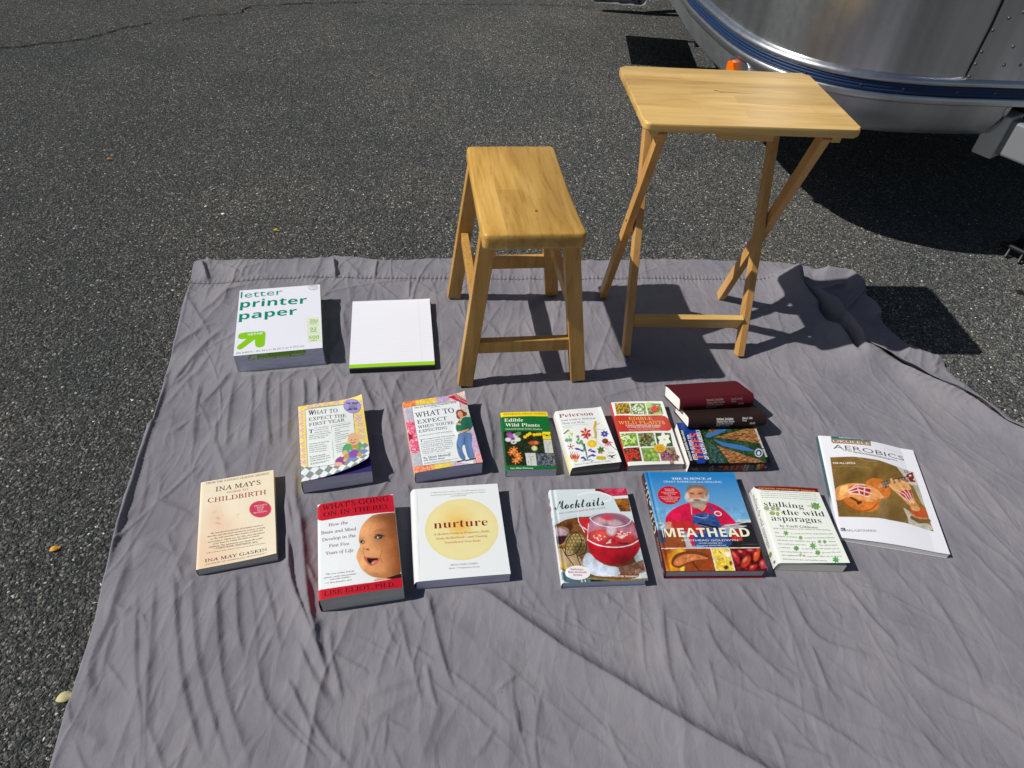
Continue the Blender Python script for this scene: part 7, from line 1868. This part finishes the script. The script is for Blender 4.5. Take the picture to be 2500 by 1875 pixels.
# ------------------------------------------------------------------ ream of printer paper
def build_ream():
    x, y, th, w, l, T = BK['ream']
    root = empty("paper_ream", (x, y, ZC), math.radians(th), "shrink-wrapped white ream of printer paper with green lettering", "paper")
    a = Art(w, l, [(145, 183), (935, 103), (950, 735), (82, 812)], (238, 240, 250), .0012)
    t = a.text; te = (0, 140, 112); lg = (140, 204, 20); t2 = (40, 150, 130)
    t("letter", (152, 258), (560, 214), 68, 'sans', t2); t("printer", (146, 352), (798, 298), 74, 'black', te); t("paper", (136, 466), (698, 410), 74, 'black', te)
    t("tter", (345, 250), (572, 212), 70, 'sans', (120, 150, 150)) if False else None
    a.shape([(125, 620), (140, 600), (180, 588), (365, 575), (385, 582), (390, 600), (382, 700), (370, 722), (330, 734), (300, 728), (288, 710), (285, 655), (165, 745), (140, 752), (118, 745), (114, 728), (125, 712), (205, 650), (150, 652), (128, 642)], lg)
    t("up&up", (218, 616), (362, 602), 22, 'black', (240, 246, 240))
    a.shape([(795, 442), (918, 432), (938, 680), (806, 688)], (226, 238, 214))
    for yy in (512, 592): a.shape([(797, yy), (926, yy - 6), (926, yy - 3), (797, yy + 3)], (190, 210, 170))
    t("20#", (822, 486), (912, 478), 30, 'bold', (150, 200, 30)); t("92", (826, 566), (892, 562), 30, 'bold', (150, 200, 30)); t("500", (812, 652), (918, 644), 34, 'bold', (150, 200, 30))
    for s, yy in (("20 LB WT", 498), ("BRIGHT", 580), ("SHEETS", 668)): t(s, (832, yy), (896, yy - 4), 9, 'bold', (110, 120, 110))
    t("500 SHEETS – 8½ IN x 11 IN (21,5 cm X 27,9 cm)", (106, 796), (766, 724), 18, 'sans', (120, 124, 134))
    a.line([(822, 120), (912, 112), (914, 158), (824, 160), (822, 120)], 5, (150, 154, 160)); a.lines([(836, 132, 905, 126), (840, 144, 905, 138), (860, 154, 895, 150)], 7, (140, 150, 150), 4)
    def top(u, v, d): return np.stack([u - w / 2, v - l / 2, T + d + .0012 * np.sin(u / w * math.pi) * np.sin(v / l * math.pi)], -1)
    f = Art(w, T, [(82, 812), (955, 735), (1000, 885), (130, 975)], (232, 235, 255), .0012)     # front end, u to the right, v up; its blue is painted skylight
    f.mix(np.clip((np.sin(f.v * 2 * math.pi / .0032) > .55) * (f.u < .075) * .5, 0, 1), (246, 248, 255)); f.mix((fbm(f.u * 40, f.v * 900, 3) > .56) * .35, (190, 192, 210))
    f.shape([(238, 790), (800, 738), (802, 806), (236, 858)], lg)
    f.shape([(248, 812), (322, 797), (330, 850), (300, 852), (298, 836), (265, 856), (246, 854), (244, 845), (276, 822), (250, 824)], (232, 240, 220)); f.text("up&up", (258, 812), (320, 800), 8, 'black', lg)
    f.text("letter", (345, 812), (442, 804), 26, 'sans', (226, 240, 200)); f.text("printer paper", (345, 848), (652, 822), 26, 'black', (240, 246, 236)); f.shape([(668, 796), (800, 784), (802, 810), (670, 824)], (226, 238, 214)); f.text("20# 92 500", (676, 818), (796, 806), 15, 'bold', (120, 160, 60))
    def frt(u, v, d): return np.stack([u - w / 2, -l / 2 - d + 0 * u, v], -1)
    s = Art(T, l, [(0, 0), (1, 0), (1, 1), (0, 1)], (120, 170, 40), .003)
    s.mix((fbm(s.u * 300, s.v * 8, 4) > .5) * .5, (96, 140, 40))
    def sid(t_, v, d): return np.stack([w / 2 + d + 0 * v, v - l / 2, t_], -1)
    def side2(t_, v, d): return np.stack([-w / 2 + 0 * v, v - l / 2, t_], -1)
    def bk(u, v, d): return np.stack([u - w / 2, l / 2 + 0 * u, v * T / T], -1)
    parts = [a.mesh(top), f.mesh(frt), s.mesh(sid), plain_sheet(side2, T, l, 6, (230, 232, 240)), plain_sheet(bk, w, T, 6, (140, 190, 50)), plain_sheet(lambda u, v, d: np.stack([u - w / 2, v - l / 2, .0006 + 0 * u], -1), w, l, 4, (235, 236, 240))]
    V, F, C, S = merge(parts)
    m = print_material("glossy_wrapper", .12, .6)
    mesh_np("wrapper", V, F, m, root, C, smooth_mask=S)
    page_block("paper_stack", w - .001, l - .001, .001, lambda u, v: T - .0008 + 0 * u, M_PAGES, root)
    # clear film gathered loosely at the near end
    fm = mat("clear_film", (255, 255, 255), .06, spec=.5); nt, b = nodes(fm)
    b.inputs["Alpha"].default_value = .07
    n = 90; q = np.linspace(-w / 2 + .01, w / 2 + .004, n); V = []
    for k, (yy, zz_) in enumerate([(-l / 2 - .0008, T * .7), (-l / 2 - .0022, T * .35), (-l / 2 - .006, .008), (-l / 2 - .014, .004), (-l / 2 - .020, .003)]):
        wv = (fbm(q * 45, q * 0 + k * .6, 11) - .3) * .009 * k / 4
        V.append(np.stack([q, yy - wv, np.maximum(zz_ + (vnoise(q * 90, q * 0 + k, 5) - .5) * .003 * (k > 1), .002)], -1))
    mesh_np("clear_film", np.concatenate(V), grid_faces(5, n), fm, root, smooth=True)
build_ream()


# ------------------------------------------------------------------ ruled legal pads
def build_pad():
    x, y, th, w, l, T = BK['pad']
    root = empty("writing_pad", (x, y, ZC), math.radians(th), "stack of ruled white writing pads with a lime green binding strip", "notepad")
    a = Art(w, l, [(1252, 290), (2010, 250), (2063, 905), (1212, 940)], (240, 242, 250), .0014)
    r = np.random.default_rng(2)
    for k in range(30):
        v = .022 + k * .0084; a.c[:, np.abs(a.v[0] - v) < .0007] = lin((226, 230, 240))
    a.c[np.abs(a.u - (w - .032)) < .0007] = lin((230, 224, 234))
    a.c[:, a.v[0] < .0135] = lin((156, 214, 20))
    bend = lambda u, v: .0022 * np.clip((u / w - .6) / .4, 0, 1) ** 2 * np.clip((v / l - .6) / .4, 0, 1) + .0008 * np.sin(u / w * math.pi)
    def top(u, v, d): return np.stack([u - w / 2, v - l / 2, T + d + bend(u, v)], -1)
    parts = [a.mesh(top)]
    t = np.linspace(0, 1, 30)
    def und(u, v, d): p = top(u, v, d); p[:, 2] -= .0006; return p
    for p, q in [(w + 0 * t, t * l), (w - t * w, l + 0 * t), (0 * t, l - t * l)]: parts.append(strip(top(p, q, 0), und(p, q, 0), (236, 238, 246)))
    V, F, C, S = merge(parts)
    mesh_np("top_sheet", V, F, M_MATTE, root, C, smooth_mask=S)
    page_block("paper_block", w, l, .0095, lambda u, v: T - .0008 + 0 * u, mat("pad_paper", (226, 228, 236), .8), root)
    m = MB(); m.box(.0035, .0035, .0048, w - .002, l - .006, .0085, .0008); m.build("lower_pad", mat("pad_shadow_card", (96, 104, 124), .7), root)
    m = MB(); m.box(.001, -l / 2 - .0012, .0075, w + .001, .0022, .0135, .0006); m.build("binding", mat("black_binding", (16, 16, 18), .6), root)
build_pad()


# ================================================================== small litter on the asphalt
def litter_leaf(name, px, py, L, ang, col, label, cat="leaf"):
    q = gp(px, py)
    o = MB(); n = 9
    vs1 = []
    for k in range(n):
        t = k / (n - 1); wv = .32 * math.sin(math.pi * t) ** .8 * L
        for s in (-1, 0, 1):
            vs1.append(o.bm.verts.new(((t - .5) * L, s * wv, .003 + abs(s) * .10 * wv + .002 * math.sin(t * 5))))
    for k in range(n - 1):
        for s in range(2):
            i = k * 3 + s; o.bm.faces.new((vs1[i], vs1[i + 1], vs1[i + 4], vs1[i + 3]))
    r = bmesh.ops.extrude_face_region(o.bm, geom=list(o.bm.faces)); bmesh.ops.translate(o.bm, verts=[g for g in r['geom'] if isinstance(g, bmesh.types.BMVert)], vec=(0, 0, .0007))
    bmesh.ops.remove_doubles(o.bm, verts=o.bm.verts, dist=1e-5)
    ob = o.build(name, mat(name + "_skin", col, .7), None, True)
    ob.location = (q[0], q[1], 0); ob.rotation_euler = (0, 0, math.radians(ang))
    tag(ob, label, cat)
litter_leaf("fallen_leaf", 136, 1342, .021, 40, (206, 150, 50), "small golden yellow fallen leaf on the asphalt left of the sheet")
litter_leaf("fallen_leaf", 161, 1704, .030, 30, (186, 180, 130), "pale greenish fallen leaf against the left edge of the grey sheet")
litter_leaf("fallen_leaf", 270, 390, .026, 10, (140, 96, 50), "curled brown leaf alone on the open asphalt at far left")
litter_leaf("fallen_leaf", 676, 564, .022, 0, (170, 150, 40), "tiny olive yellow leaf on asphalt beyond the sheet's top hem")
litter_leaf("fallen_leaf", 2490, 716, .035, -40, (26, 24, 24), "black dried leaf on asphalt at the right edge of the picture")


def pebble(px, py, r, label):
    q = gp(px, py); m = MB()
    bmesh.ops.create_icosphere(m.bm, subdivisions=2, radius=r)
    for v in m.bm.verts: v.co *= 1 + .25 * (math.sin(v.co.x * 700 + px) * math.cos(v.co.y * 600)); v.co.z *= .5
    o = m.build("pebble", mat("pale_stone", (222, 220, 214), .6), None, True)
    o.location = (q[0], q[1], r * .4); tag(o, label, "pebble")
pebble(545, 524, .006, "bright white pebble on the asphalt behind the paper ream")
pebble(503, 505, .005, "dull whitish pebble just left of the bright white one")

bpy.data.scenes.remove(_type_scene)
bpy.data.batch_remove(_spent)
